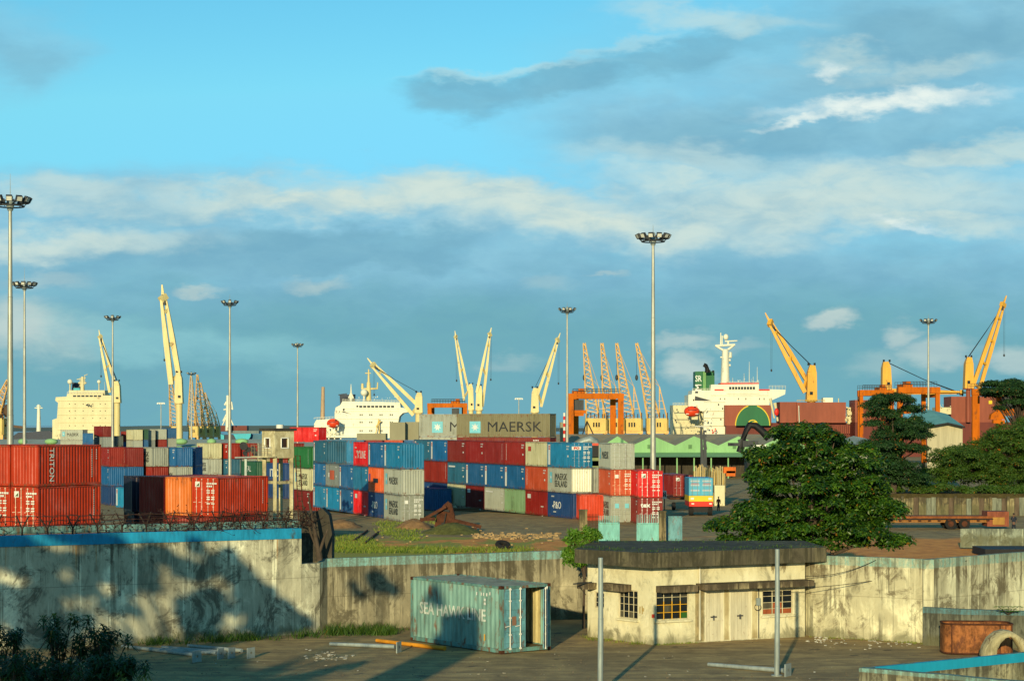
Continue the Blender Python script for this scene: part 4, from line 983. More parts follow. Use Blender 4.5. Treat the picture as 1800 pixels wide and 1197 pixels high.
for i, (u, c_) in enumerate(((560, 'mblue'), (592, 'rust'), (627, 'gorange'), (648, 'blue'))):
    for t in range(3): container((XX(u, 246), 246 + i * .2, yz(246) + t * 2.9), -.0 - .25 + i * .01, c_, '%s container, %s tier, %s in the row behind the left central stack' % (CN[c_], TN[t], ORD[i].split()[0].replace('nearest', 'first')), side='A', Hc=2.89, group='row whose tops show behind the left central stack')

# --- left central stack (A): sides recede to the left
TA = R(19.5); PA = (XX(704, 192.5), 192.5)
colsA = [[('grey', 'sealand', 'box1'), ('grey', 'maersk'), ('mblue', 'strip')], [('navy', 'script'), ('orange', 'bigword'), ('blue', 'strip')], [('red', 'small'), ('mblue', 'codes'), ('red', 'kline')],
         [('blue', 'strip'), ('blue', 'strip'), None], [('mblue', 'strip'), ('mid', 'logo'), None], [('mblue', 'strip'), ('blue', 'strip'), ('steel', 'strip')]]
row(PA, TA, 'L', colsA, 'left central stack', yz(195), group='left central stack of containers', ordn=ORD)
colsA2 = [[('brown', None), ('grey', None), ('sky', None)], [('brown', None), ('blue', None), ('blue', None)], [('blue', None), ('brown', None), ('rust', None)], [('navy', None), ('grey', None), ('gorange', 'vend')], [('grey', None), ('blue', None), ('gorange', None)], [('blue', None), ('navy', None), ('blue', None)]]
# --- central stack (B)
TB = R(22); PB = (XX(1003, 198), 198)
colsB = [[('navy', 'script'), ('grey', 'sealand', None, (.72, .72, .56)), ('mblue', 'strip', 'panel')], [('dred', 'small'), ('gorange', 'vcode'), ('cream', 'redlogo')], [('lgreen', None), ('blue', 'strip'), ('rust', 'vcode')], [('grey', 'wordl'), ('blue', 'strip'), ('dred', 'vend')],
         [('dred', 'small'), ('blue', 'strip'), ('dred', 'codes')], [('cream', 'codes'), ('steel', 'wordl'), ('brown', 'codes')], [('navy', None), ('brown', 'vend'), ('blue', 'strip')], [('navy', 'wordl'), ('rust', None), ('steel', 'strip')]]
row(PB, TB, 'L', colsB, 'central stack', yz(200), group='central stack of containers', ordn=ORD)
d_ = Vector((-sin(TB), cos(TB))); 
place((XX(1019, 194.5), 194.5), R(4), 'L', 0, yz(194), 'near', 'orange red container with plain end, bottom right of the central stack', mk=None, group='second file of the central stack')
place((XX(1040, 197.2), 197.2), TB, 'L', .3, yz(200) + 2.605, 'grey', 'light grey container lettered MAERSK in the gap beside the narrow stack', mk='maersk', group='second file of the central stack')
# --- stack C and the two-high red pair
TCc = R(8.5); PC = (XX(1073, 191), 191)
for t, (c_, mk_, dr_, lab) in enumerate((('grey', 'sealand', 'box2', 'light grey container with two pale blue door squares, bottom of the narrow stack'), ('gorange', 'vcode', 'box1', 'burnt orange container with door codes, middle of the narrow stack left of the tall mast'),
                                 ('grey', 'maersk', 'plain', 'light grey container with plain doors, top of the narrow stack left of the tall mast'))):
    place(PC, TCc, 'L', 0, yz(191) + t * 2.605, c_, lab, mk=mk_, door=dr_, group='narrow stack beside the tall mast', rodcol=(.8, .55, .35) if t == 1 else None)
PD = (XX(1121, 187), 187)
place(PD, R(6), 'L', 0, yz(187), 'dred', 'dark red container lettered tex, under the bright red one', mk='vcode', door='tex', rodcol=(.75, .65, .6))
place(PD, R(6), 'L', 0, yz(187) + 2.605, 'red', 'bright red container with white door rods, on the dark red one by the mast', mk='vcode', door='logo', rodcol=(.85, .75, .7))
# --- forty-foot grey containers on the fourth tier and what carries them
gz4 = -1.42
for k, (u, D_, nm) in enumerate(((801, 236, 'right'), (735, 246, 'left'))):
    for t, c_ in enumerate(('dred', 'rust', 'brown', 'ogrey' if k == 0 else 'grey')):  # top container of the right pile is a darker olive grey
        rz = -.33 if k == 0 else -.25
        D2 = D_ + 4.5 * (1 if k == 0 else .7)
        if k == 1 and t == 2: c_ = 'grey'
        lab = 'long grey container lettered MAERSK on the fourth tier, %s of the two' % nm if t == 3 else 'long %s container, %s tier beneath the %s grey one lettered MAERSK' % (CN[c_], TN[t], nm)
        container((XX(u, D_), D2, gz4 + t * 2.91), rz, c_, lab, L=12.192, Hc=2.896, side='A', mk='maersk40' if t == 3 else ('codes' if t == 2 else None), group='long containers carrying the grey pair')
place((XX(760, 229), 229), R(24), 'L', 0, gz4 + .1, 'blue', 'deep blue container, bottom tier left of the long dark ones', group='short file left of the long ones')
# ------------------------------------------------------------------ floodlight masts
def mast(u, vtop, D, lab, hw=1.9, top_rod=True, n=12, thick=1.0, far=False):
    x = XX(u, D); g0 = yz(D); zt = ZZ(vtop, D); rng_ = random.Random(int(u))
    r = thing('floodlight_mast', lab, 'light mast', (x, D, g0), rng_.uniform(0, .5), 'high floodlight masts over the yard'); h = zt - g0
    mb = MB(); mb.tube((0, 0, 0), (0, 0, h * .35), .30 * thick, .25 * thick, 12, False); mb.tube((0, 0, h * .35), (0, 0, h * .7), .24 * thick, .19 * thick, 12, False); mb.tube((0, 0, h * .7), (0, 0, h - .5), .18 * thick, .13 * thick, 12)
    for q in (.35, .7): mb.torus((0, 0, h * q), (.25 if q < .5 else .19) * thick, .02, 12, 5)
    part(r, 'pole', mb, GALV, world=False)
    mb = MB(); mb.torus((0, 0, h - .9), hw * .62, .07, 20, 6); mb.torus((0, 0, h - .55), hw * .8, .06, 20, 6)
    for i in range(6):
        t = i * pi / 3; mb.tube((.1 * cos(t), .1 * sin(t), h - .8), (hw * .8 * cos(t), hw * .8 * sin(t), h - .55), .05, .05, 5)
    for i in range(12):
        t = i * pi / 6; mb.tube((hw * .62 * cos(t), hw * .62 * sin(t), h - .9), (hw * .8 * cos(t), hw * .8 * sin(t), h - .55), .035, .035, 4)
    part(r, 'head_ring', mb, DGREY, world=False)
    mb = MB(); mb.tube((0, 0, h - 1.3), (0, 0, h - .6), .24, .42, 12); mb.tube((0, 0, h - .6), (0, 0, h - .1), .34, .22, 12); mb.ball((0, 0, h - .1), .26, .26, .2); part(r, 'winch_hood', mb, PIPEG, world=False)
    if 'flood' not in _cm:
        b = MB(); b.boxm(Matrix.Rotation(R(28), 4, 'Y'), .30, .52, .46); b.boxm(Matrix.Translation((-.2, 0, -.02)), .16, .34, .26); _cm['flood'] = mesh_of(b, 'floodlight', DGREY)
        b = MB(); b.boxm(Matrix.Rotation(R(28), 4, 'Y') @ Matrix.Translation((.158, 0, 0)), .012, .44, .38); _cm['fglass'] = mesh_of(b, 'lens', LAMPGL)
    for i in range(n):
        t = 2 * pi * i / n + .1; f = link(bpy.data.objects.new('floodlight', _cm['flood']), r); s_ = hw / 1.9
        f.location = (hw * .86 * cos(t), hw * .86 * sin(t), h - .33); f.rotation_euler = (0, 0, t + rng_.uniform(-.15, .15)); f.scale = (s_, s_, s_)
        link(bpy.data.objects.new('lens', _cm['fglass']), f)
    if top_rod: mb = MB(); mb.tube((0, 0, h), (0, 0, h + (2.0 if u < 100 else .9)), .035, .012, 5); part(r, 'lightning_rod', mb, GALV, world=False)
mast(18, 345, 172, 'tallest floodlight mast, at the left edge behind the orange red stack', 1.95, n=12, thick=1.15)
mast(43, 495, 275, 'second floodlight mast from the left, just right of the tallest one', 1.9)
mast(198, 554, 357, 'floodlight mast rising in front of the cream ship bridge', 1.6, False, 8)
mast(404, 527, 315, 'floodlight mast between the orange luffing cranes and the guard tower', 1.5, True, 8)
mast(523, 603, 478, 'slim floodlight mast above the small bright red container', 1.6, False, 8)
mast(336.5, 654, 645, 'far slim floodlight mast among the orange luffing cranes', 1.7, False, 8, 1.3)
mast(997, 540, 335, 'floodlight mast beside the central orange gantry', 1.65, True, 8)
mast(1148, 410, 206, 'tall floodlight mast right of the central stack', 1.95, True, 12, 1.15)
mast(1632, 560, 371, 'floodlight mast through the right orange gantry', 1.8, True, 8)
for u, v, D_, lab in ((912, 700, 640, 'tiny far lamp post beside the long grey containers'), (283, 708, 640, 'tiny far lamp post left of the tall cream ship crane'), (921, 0, 0, '')):
    if not D_: continue
    x = XX(u, D_); zt = ZZ(v, D_); r = thing('lamp_post', lab, 'lamp post', (x, D_, -2)); mb = MB(); mb.tube((0, 0, 0), (0, 0, zt + 2), .22, .14, 8); part(r, 'pole', mb, GALV, world=False)
    mb = MB(); mb.beam((-1.2, 0, zt + 2), (1.2, 0, zt + 2), .2, .2)
    for q in (-1, -.35, .35, 1): mb.box((q * 1.1, 0, zt + 1.75), .5, .4, .4)
    part(r, 'lamp_head', mb, LAMPGL, world=False)

# ------------------------------------------------------------------ ship's cranes
def ship_crane(D, base, w_px, vtop, tips, mt, lab, foot_v=815, cable=True, hand=1, jw=.9, cross=4, group=None, ped=None, pr=.42):
    """base=(u,v) foot of the slewing column; tips = (tip(u,v), rootA(u,v), rootB(u,v)) of the jib"""
    u, v = base; x = XX(u, D); r = thing('ship_crane', lab, 'crane', (x, D, ZZ(v, D)), 0, group)
    wd = w_px / F * D; zt = ZZ(vtop, D); z0 = ZZ(v, D)
    mb = MB(); cx = x; hz = zt - z0
    mb.beam((cx, D, z0 + hz * .12), (cx + hand * wd * .04, D, z0 + hz * .82), wd, wd * 1.1, wd * .86, wd)
    mb.beam((cx + hand * wd * .04, D, z0 + hz * .82), (cx + hand * wd * .1, D, zt), wd * .86, wd, wd * .5, wd * .6)
    part(r, 'column', mb, mt)
    mb = MB(); mb.tube((cx, D, ZZ(foot_v, D)), (cx, D, z0 + hz * .12), wd * pr, wd * pr, 14); mb.tube((cx, D, z0 + hz * .09), (cx, D, z0 + hz * .125), wd * .62, wd * .62, 14)
    part(r, 'pedestal', mb, ped or mt)
    mb = MB(); mb.box((cx - hand * wd * .1, D - wd * .6, z0 + hz * .30), wd * .28, wd * .3, hz * .07); part(r, 'operator_cab', mb, GLASS)
    mb = MB(); 
    for k in (-1, 1): mb.tube((cx + k * wd * .3, D - wd * .2, zt - .1), (cx + k * wd * .3, D - wd * .2, zt + wd * .22), wd * .1, wd * .1, 8)
    part(r, 'sheave', mb, BLACK)
    tip, ra, rb = tips; T = W(*tip, D); Ra = W(*ra, D) + Vector((0, -1.2, 0)); Rb = W(*rb, D) + Vector((0, 1.2, 0))
    jb = MB(); dlt = (Rb - Ra).normalized() * jw * .7
    for a, o in ((Ra, -dlt), (Rb, dlt)): jb.beam(a, a.lerp(T + o, .5), jw * 1.15, jw * 1.15, jw * 1.2, jw * 1.2); jb.beam(a.lerp(T + o, .5), T + o, jw * 1.2, jw * 1.2, jw * .55, jw * .55)
    for i in range(cross):
        t = .04 + .8 * i / max(1, cross - 1) if cross > 1 else .5; jb.beam(Ra.lerp(T - dlt, t), Rb.lerp(T + dlt, t), jw * .7, jw * .7)
    jb.beam(T - dlt * 1.4, T + dlt * 1.4, jw * 1.2, jw * 1.4)
    part(r, 'jib', jb, mt)
    hd = MB(); dd = (T - Ra).normalized(); hd.beam(T - dd * 1.6 * jw, T + dd * 1.0 * jw, jw * .9, jw * 1.3, jw * .4, jw * .4); part(r, 'jib_head', hd, DGREY)
    hd = MB(); hd.beam(T + dd * .8 * jw, T + dd * 3.2 * jw, jw * .7, jw * .6, jw * .3, jw * .3); part(r, 'jib_tip', hd, mt)
    if cable:
        cb = MB(); top = Vector((cx, D, zt)) 
        for k in (-.5, .1, .7): a = top + Vector((0, k, 0)); mid = a.lerp(T, .5) - Vector((0, 0, abs(T.x - cx) * .03)); cb.path([a, mid, T - dd * (1 + k)], .09, 4)
        part(r, 'luffing_cable', cb, BLACK)
    hk = MB(); q = T + Vector((.2, 0, -.5)); ln = (T.z - z0) * .55
    hk.tube(q, q - Vector((0, 0, ln)), .035, .035, 4, False); hk.tube(q + Vector((.5, 0, 0)), q + Vector((.4, 0, -ln)), .035, .035, 4, False); hk.ball((q.x + .2, D, q.z - ln - .3), .35, .35, .5, 8, 5)
    part(r, 'hook_line', hk, DGREY)
    return r
ship_crane(800, (206, 712), 13, 670, ((176, 592), (194, 690), (203, 680)), PYEL, 'cream ship crane directly right of the cream ship bridge', 815, True, -1, .9, 3)
ship_crane(690, (315, 715), 14, 655, ((287, 524), (302, 676), (314, 664)), PYEL, 'tallest cream ship crane with a thick twin jib, among the orange luffing cranes', 815, False, -1, 1.5, 3)
ship_crane(800, (736, 730), 14, 690, ((656, 642), (727, 730), (738, 716)), PYEL, 'cream ship crane with its jib leaning left over the white ship', 815, True, 1, 1.2, 2)
ship_crane(820, (828, 726), 10, 675, ((801, 592), (816, 704), (824, 690)), PYEL, 'left crane of the pair standing back to back above the long grey containers', 815, False, -1, .8, 3)
ship_crane(800, (842, 726), 12, 678, ((861, 588), (838, 690), (848, 715)), PYEL, 'right crane of the pair standing back to back above the long grey containers', 815, False, 1, .9, 3)
ship_crane(800, (940, 730), 14, 682, ((980, 598), (944, 695), (951, 715)), PYEL, 'pale yellow ship crane left of the central orange gantry, jib leaning right', 815, True, 1, 1.0, 3)
ship_crane(700, (1426, 712), 18, 642, ((1354, 568), (1414, 690), (1421, 672)), DYEL, 'yellow ship crane right of the green and white ship, jib leaning left', 745, True, 1, 1.3, 3)
ship_crane(700, (1558, 690), 17, 636, ((1690, 690), (1566, 686), (1566, 690)), DYEL, 'yellow ship crane with its jib lowered to the right behind the right gantry', 745, True, -1, 1.0, 3)
ship_crane(686, (1702, 690), 16, 628, ((1763, 536), (1708, 680), (1722, 688)), DYEL, 'yellow ship crane at the far right, jib leaning right', 742, True, 1, 1.1, 4, None, HULLRED, .25)

# ------------------------------------------------------------------ lattice luffing cranes on the quay
def luffer(u, D, tipu, tipv, lab, group, wpx=40, vb=(735, 758), n=18, flat=True, jw=4.0):
    x = XX(u, D); g0 = -2.0; r = thing('luffing_crane', lab, 'crane', (x, D, g0), 0, group); wd = wpx / F * D; zb = ZZ(vb[1], D); zt = ZZ(vb[0], D)
    pb = MB()
    for sx in (-1, 1):
        for sy in (-1, 1): pb.beam((x + sx * wd * .42, D + sy * wd * .4, g0), (x + sx * wd * .36, D + sy * wd * .36, zb), .7, .7, .9, .9)
    pb.box((x, D, zb - .3), wd * .9, wd * .9, .9)
    for sx in (-1, 1): pb.beam((x + sx * wd * .41, D - wd * .4, g0 + .6), (x + sx * wd * .41, D + wd * .4, g0 + .6), .8, 1.1)
    part(r, 'portal', pb, LATT)
    hb = MB(); hb.prism([(x - wd * .46, D - wd * .32), (x - wd * .36, D - wd * .42), (x + wd * .38, D - wd * .42), (x + wd * .46, D - wd * .3), (x + wd * .46, D + wd * .4), (x - wd * .46, D + wd * .4)], zb + .2, zt)
    part(r, 'machine_house', hb, YEL)
    wn = MB()
    for i in range(3): wn.box((x - wd * .12 + i * wd * .11, D - wd * .425, (zb + zt) / 2), wd * .06, .1, (zt - zb) * .34)
    part(r, 'window_row', wn, GLASS)
    T = W(tipu, tipv, D); root_ = Vector((x - wd * .15, D - wd * .1, zt)); jb = MB(); jb.lattice(root_, T, jw, .7, n, .22, .13); part(r, 'lattice_jib', jb, LATT)
    ap = Vector((x + wd * .1, D, zt + (T.z - zt) * .42)); am_ = MB()
    for sx in (-1, 1):
        am_.tube((x + wd * .25 + sx * wd * .16, D - 1, zt), ap, .2, .15, 5); am_.tube((x + wd * .42, D + sx * 1.5, zt), ap, .15, .12, 5)
    for q in (.3, .55, .8): am_.beam(Vector((x + wd * .1, D - 1, zt)).lerp(ap, q) - Vector((wd * .13 * (1 - q), 0, 0)), Vector((x + wd * .41, D - 1, zt)).lerp(ap, q), .15, .15)
    part(r, 'mast_frame', am_, LATT)
    st = MB()
    for q in (.6, .98): st.tube(ap, root_.lerp(T, q), .07, .07, 4, False)
    part(r, 'stay_cable', st, LATT)
    rl = MB()
    for i in range(6): rl.box((x - wd * .4 + i * wd * .16, D - wd * .38, zt + .7), .3, .3, 1.4 + .8 * (i % 2))
    part(r, 'machinery', rl, RUST)
    hk = MB(); hk.tube(T, T - Vector((0, 0, (T.z - zt) * .45)), .05, .05, 4, False); hk.ball(T - Vector((0, 0, (T.z - zt) * .46)), .5, .5, 1.0, 8, 5); part(r, 'hook_line', hk, DGREY)
g = 'row of yellow lattice luffing cranes on the quay'
for i, (u, tu, tv) in enumerate(((1048, 1027, 603), (1078, 1058, 603), (1110, 1084, 603), (1155, 1119, 603))):
    luffer(u, 630 + i * 4, tu, tv, 'yellow lattice crane behind the central gantry, %s of four tall jibs' % ['leftmost', 'second', 'third', 'rightmost'][i], g, 42)
g = 'far group of orange yellow luffing cranes'
for i, (u, tu, tv) in enumerate(((311, 298, 658), (341, 336, 660), (353, 347, 658), (366, 352, 672), (378, 360, 690))):
    luffer(u, 1000 + i * 12, tu, tv, 'far yellow lattice crane, %s of the group by the tall ship crane' % ['first', 'second', 'third', 'fourth', 'fifth'][i], g, 20, (749, 766), 14, jw=4.5)
luffer(-6, 640, 14, 668, 'dark lattice crane cut off at the left edge', None, 34, (735, 765), 14)
luffer(700 - 30, 1150, 640, 700, 'small far crane hidden behind the white ship', None, 10, (752, 766), 8) if False else None

# ------------------------------------------------------------------ rubber-tyred gantries
def rtg(D, u0, u1, vtop, lab, depth=9., rz=0.0, inset=0.22, trolley=.2, group='orange yard gantry cranes', legs=1.0):
    x0, x1 = XX(u0, D), XX(u1, D); Wd = x1 - x0; g0 = yz(D); H_ = ZZ(vtop, D) - g0
    r = thing('yard_gantry', lab, 'gantry crane', ((x0 + x1) / 2, D, g0), rz, group); bh = H_ * .075
    for sy, ins in ((-1, 0), (1, inset)):
        hw = Wd / 2 * (1 - ins); y = sy * depth / 2
        for sx in (-1, 1):
            mb = MB(); mb.beam((sx * (hw - Wd * .055), y, 1.4), (sx * (hw - Wd * .055), y, H_ - bh), Wd * .10 * legs, Wd * .09); part(r, 'leg', mb, ORANGE, world=False)
            mb = MB(); mb.tube((sx * (hw - Wd * .055) - .3, y, .75), (sx * (hw - Wd * .055) + .3, y, .75), .75, .75, 12); part(r, 'wheel', mb, TYRE, world=False)
        mb = MB(); mb.beam((-hw, y, H_ - bh / 2), (hw, y, H_ - bh / 2), bh * .9, bh); part(r, 'main_beam', mb, ORANGE, world=False)
    for sx in (-1, 1):
        mb = MB(); mb.beam((sx * Wd / 2 * .89, -depth / 2, 1.9), (sx * Wd / 2 * (1 - inset) * .87, depth / 2, 1.9), .8, .9); part(r, 'sill_beam', mb, ORANGE, world=False)
        mb = MB(); mb.beam((sx * Wd / 2 * .92, -depth / 2, H_ - bh * 1.4), (sx * Wd / 2 * (1 - inset) * .92, depth / 2, H_ - bh * 1.4), .6, .8); part(r, 'end_beam', mb, ORANGE, world=False)
    rl = MB(); z1 = H_ + 1.35
    for y in (-depth / 2, depth / 2):
        for z in (z1, z1 - .6): rl.tube((-Wd / 2 * .8, y, z), (Wd / 2 * .86, y, z), .05, .05, 4, False)
        for i in range(13): xx = -Wd / 2 * .8 + Wd * .83 * i / 12; rl.tube((xx, y, H_), (xx, y, z1), .045, .045, 4, False)
    part(r, 'handrail', rl, DGREY, world=False)
    tx = -Wd / 2 + Wd * trolley
    mb = MB(); mb.box((tx, 0, H_ + .35), Wd * .22, depth * .9, .9); mb.box((tx + Wd * .05, 0, H_ + 1.1), Wd * .1, depth * .5, .8); part(r, 'trolley', mb, ORANGE, world=False)
    mb = MB(); mb.prism([(tx - Wd * .09, -depth * .4), (tx + Wd * .09, -depth * .4), (tx + Wd * .09, -depth * .1), (tx - Wd * .09, -depth * .1)], H_ - bh - H_ * .17, H_ - bh - .3); part(r, 'operator_cab', mb, DGREY, world=False)
    mb = MB(); mb.beam((tx - Wd * .13, -depth * .3, H_ - bh - H_ * .19), (tx + Wd * .13, -depth * .3, H_ - bh - H_ * .19), 2.2, .9); mb.beam((tx - Wd * .09, -depth * .3, H_ - bh - H_ * .23), (tx + Wd * .09, -depth * .3, H_ - bh - H_ * .23), 1.6, .8); part(r, 'spreader', mb, ORANGE, world=False)
    return r, Wd, H_
r, Wd, H_ = rtg(560, 997, 1095, 692, 'orange yard gantry standing behind the central stack')
mb = MB(); a = Vector((-Wd * .14, 2, H_ * .60))
for q in (-Wd * .36, Wd * .17): mb.beam(a, (q, 2, 1.5), .35, .35)
mb.beam(a + Vector((0, 0, 0)), a - Vector((0, 0, H_ * .5)), .3, .3); part(r, 'brace', mb, BLACK, world=False)
rtg(630, 752, 822, 709, 'small far orange gantry between the ship cranes, above the long grey containers', depth=8, inset=.1, trolley=.7)
r, Wd, H_ = rtg(480, 1572, 1645, 681, 'orange yard gantry at the right, beside the floodlight mast', depth=9, inset=.30, trolley=.25)
rtg(520, 1506, 1566, 686, 'orange gantry half hidden by the dark tree, left of the right gantry', depth=8, inset=.2, trolley=.7)
rtg(450, 1700, 1789, 684, 'orange gantry under the flat topped tree at the far right', depth=9, inset=.45, trolley=.75)
mb = MB(); D_ = 440
mb.slab([W(1741, 737, D_), W(1769, 737, D_), W(1766, 727, D_), W(1758, 723, D_), W(1750, 723, D_), W(1743, 728, D_)], (0, -2, 0)); mb.beam(W(1745, 741, D_), W(1765, 741, D_), 1.5, .8)
single('gantry_trolley', mb, ORANGE, 'rounded orange trolley hanging between the legs of the far right gantry', 'trolley', loc=W(1755, 730, D_))

# ------------------------------------------------------------------ ships
class Ship:
    def __init__(s, D, u, label, cat='ship', dep=14.):
        s.D = D; s.dep = dep; s.r = thing('cargo_ship', label, cat, (XX(u, D), D, -5))
    def block(s, name, pts, mt, dy=0.0, dep=None, par=None):
        mb = MB(); D = s.D + dy; dep = dep or s.dep; mb.slab([W(u, v, D) for u, v in pts], (0, -dep, 0)); return part(par or s.r, name, mb, mt)
    def rect(s, name, u0, v0, u1, v1, mt, dy=0.0, dep=None): return s.block(name, [(u0, v1), (u1, v1), (u1, v0), (u0, v0)], mt, dy, dep)
    def wins(s, lst, w_, h_, mt=None, dy=0.0, name='window'):
        key = (s.D, w_, h_, name); me = None
        for (u, v) in lst:
            if me is None:
                mb = MB(); sw, sh = w_ / F * s.D, h_ / F * s.D; mb.box((0, 0, 0), sw, .3, sh); me = mesh_of(mb, name, mt or GLASS)
            o = link(bpy.data.objects.new(name, me), s.r); o.location = W(u, v, s.D + dy - .1) - s.r.location
    def mastp(s, name, segs, mt, dy=3.):
        mb = MB()
        for (u0, v0, u1, v1, r0, r1) in segs: mb.tube(W(u0, v0, s.D + dy), W(u1, v1, s.D + dy), r0, r1, 7)
        return part(s.r, name, mb, mt)
    def rail(s, pts, dy=0.0, h=4, mt=None, step=5):
        mb = MB()
        for (u0, v0), (u1, v1) in zip(pts, pts[1:]):
            a, b = W(u0, v0, s.D + dy), W(u1, v1, s.D + dy); hh = Vector((0, 0, h / F * s.D)); mb.tube(a + hh, b + hh, .07, .07, 4, False); mb.tube(a + hh * .5, b + hh * .5, .05, .05, 4, False)
            k = max(1, int(abs(u1 - u0) / step))
            for i in range(k + 1): q = a.lerp(b, i / k); mb.tube(q, q + hh, .06, .06, 4, False)
        part(s.r, 'railing', mb, mt or SHIPWHITE)
    def clutter(s, name, box, n, mt, dy=-1., sz=(1, 2.5), seed=1):
        rg = random.Random(seed); mb = MB()
        for i in range(n):
            u = rg.uniform(box[0], box[2]); v = rg.uniform(box[1], box[3]); c = W(u, v, s.D + dy - rg.uniform(0, 2)); a = rg.uniform(*sz) / F * s.D
            if i % 3 == 0: mb.box(c, a, a, a * rg.uniform(.5, 2))
            elif i % 3 == 1: mb.tube(c, c + Vector((rg.uniform(-1, 1), 0, rg.uniform(-1.5, 1.5))) * a, a * .12, a * .12, 5)
            else: mb.tube(c - Vector((0, a * .3, 0)), c + Vector((0, a * .3, 0)), a * .35, a * .35, 8)
        return part(s.r, name, mb, mt)
# ship 1: cream bridge at the left
s = Ship(800, 146, 'cargo ship with a tall plain cream bridge and dark hull at the left')
s.block('superstructure', [(92, 775), (197, 775), (197, 706), (201, 700), (200, 695), (181, 695), (181, 692), (118, 692), (117, 697), (98, 698), (97, 704), (102, 708), (100, 735), (92, 738)], SHIPCREAM)
s.rect('wheelhouse', 121, 686, 184, 697, SHIPCREAM, 1.5, 8); s.wins([(131 + i * 7.3, 696) for i in range(7)], 5.2, 2.6, dy=-.02)
s.wins([(u, v) for v in (710, 722, 735, 748) for u in (122, 132, 146, 163, 176, 185)], 1.2, 1.4)
s.block('funnel', [(126, 688), (138, 688), (139, 673), (127, 672)], DKBLUE, 6, 4); s.rect('funnel_band', 129, 682, 140, 688, CYAN, 5, 4)
s.mastp('radar_mast', [(145, 690, 145, 662, 1.0, .6), (138, 673, 152, 673, .4, .4), (135, 667, 151, 664, .2, .2), (149, 676, 149, 660, .2, .15), (141, 680, 141, 664, .25, .15), (148, 660, 154, 658, .15, .15)], SHIPCREAM)
mb = MB(); mb.ball(W(123, 671, 800), 1.1); mb.ball(W(174, 671, 800), .8); part(s.r, 'satellite_dome', mb, SHIPWHITE); s.mastp('dome_post', [(123, 690, 123, 672, .3, .3), (174, 690, 174, 672, .25, .25), (184, 690, 184, 671, .1, .06)], SHIPCREAM)
s.rail([(118, 692), (184, 692)], h=3); s.clutter('deck_gear', (150, 709, 162, 714), 10, DGREY, -.3, (1, 2), 3); s.clutter('deck_gear', (96, 764, 112, 774), 14, SHIPCREAM, -15, (2, 4), 4)
s.block('hull', [(16, 776), (200, 776), (200, 766), (92, 760), (88, 757), (32, 760), (20, 768)], DKBLUE, 4, 18); s.rect('hull_lower', 14, 776.5, 202, 815, DKBLUE, 3.5, 18)
s.mastp('foremast', [(68, 760, 68, 711, 1.0, .6), (61, 717, 75, 717, .25, .25), (64, 714, 72, 714, .2, .2)], SHIPWHITE, 6)
for v in (704, 716, 729, 742, 755): s.rect('deck_edge', 101, v, 197, v + .6, SHIPCREAM, -.3, .5)
# ship 2: white with lifeboat, centre left
s = Ship(800, 640, 'white cargo ship with an orange red lifeboat on its stern and a small blue funnel')
s.block('superstructure', [(626, 770), (700, 770), (700, 742), (702, 732), (708, 726), (718, 724), (719, 719), (704, 716), (703, 707), (602, 705), (598, 712), (590, 716), (588, 726), (590, 770)], SHIPWHITE)
s.block('stern_block', [(552, 772), (592, 772), (592, 735), (556, 738), (552, 745)], SHIPWHITE, 2, 12); s.rect('stern_deck', 545, 765, 628, 769, SHIPWHITE, -4, 12)
s.wins([(634 + i * 7, 714.5) for i in range(9)], 5., 3.2); s.wins([(u + k, v) for v in (729, 742, 757) for u in (633, 650, 668, 686) for k in (0, 3.4)], 1.6, 2.6)
s.wins([(604, 720), (628, 714)], 3, 3); s.block('painted_deck_shadow', [(600, 724), (618, 728), (604, 723)], DGREY, -.1, .1)  # dark grey sliver painted on as shade below the deck
for i, u in enumerate((551, 559, 567, 577, 587, 598)): s.rect('stern_pillar', u, 768, u + 2, 777, SHIPWHITE, -4, 2)
mb = MB(); c = W(585.5, 744, 792); rx = 11.3 / F * 792; mb.ball(c, rx, 1.9, 1.9, 16, 9); mb.box(c + Vector((0, 0, 1.3)), rx * .7, 2., 1.2); lb = part(s.r, 'lifeboat', mb, LIFE); mb = MB(); mb.box(c + Vector((-.2, -1.75, .5)), rx * 1.1, .3, .18); mb.box(c + Vector((rx * .45, -1.2, 1.2)), .6, .8, .5); part(lb, 'cabin_window', mb, GLASS); mb = MB(); mb.beam(c + Vector((-rx * .8, -1.2, -.9)), c + Vector((rx * .8, -1.2, -.9)), .25, .25); part(lb, 'keel', mb, WHITE); mb = MB(); mb.beam(W(577, 755, 793), W(577, 741, 793), .5, .5); mb.beam(W(594, 757, 793), W(596, 739, 793), .5, .5); mb.beam(W(588, 752, 793), W(588, 762, 793), .6, .6); part(s.r, 'davit', mb, SHIPWHITE)
s.clutter('deck_gear', (556, 750, 592, 766), 46, SHIPCREAM, -2, (1, 2.6), 7); s.clutter('deck_gear', (592, 722, 608, 765), 24, SHIPWHITE, -.3, (.8, 1.8), 8); s.clutter('roof_gear', (606, 697, 700, 705), 40, SHIPWHITE, 3, (.7, 1.8), 9)
s.block('funnel', [(598, 712), (622, 712), (623, 693), (597, 694)], DKBLUE, 8, 6); mb = MB(); mb.beam(W(595, 694, 800), W(610, 692, 800), 1, .4); part(s.r, 'funnel_cap', mb, DKBLUE)
s.mastp('radar_mast', [(648, 705, 648, 672, 1.3, .8), (648, 678, 648, 649, .6, .3), (636, 684, 663, 683, .5, .4), (637, 684, 637, 674, .6, .5), (663, 684, 664, 672, .4, .25), (642, 656, 652, 656, .3, .2)], PYEL)
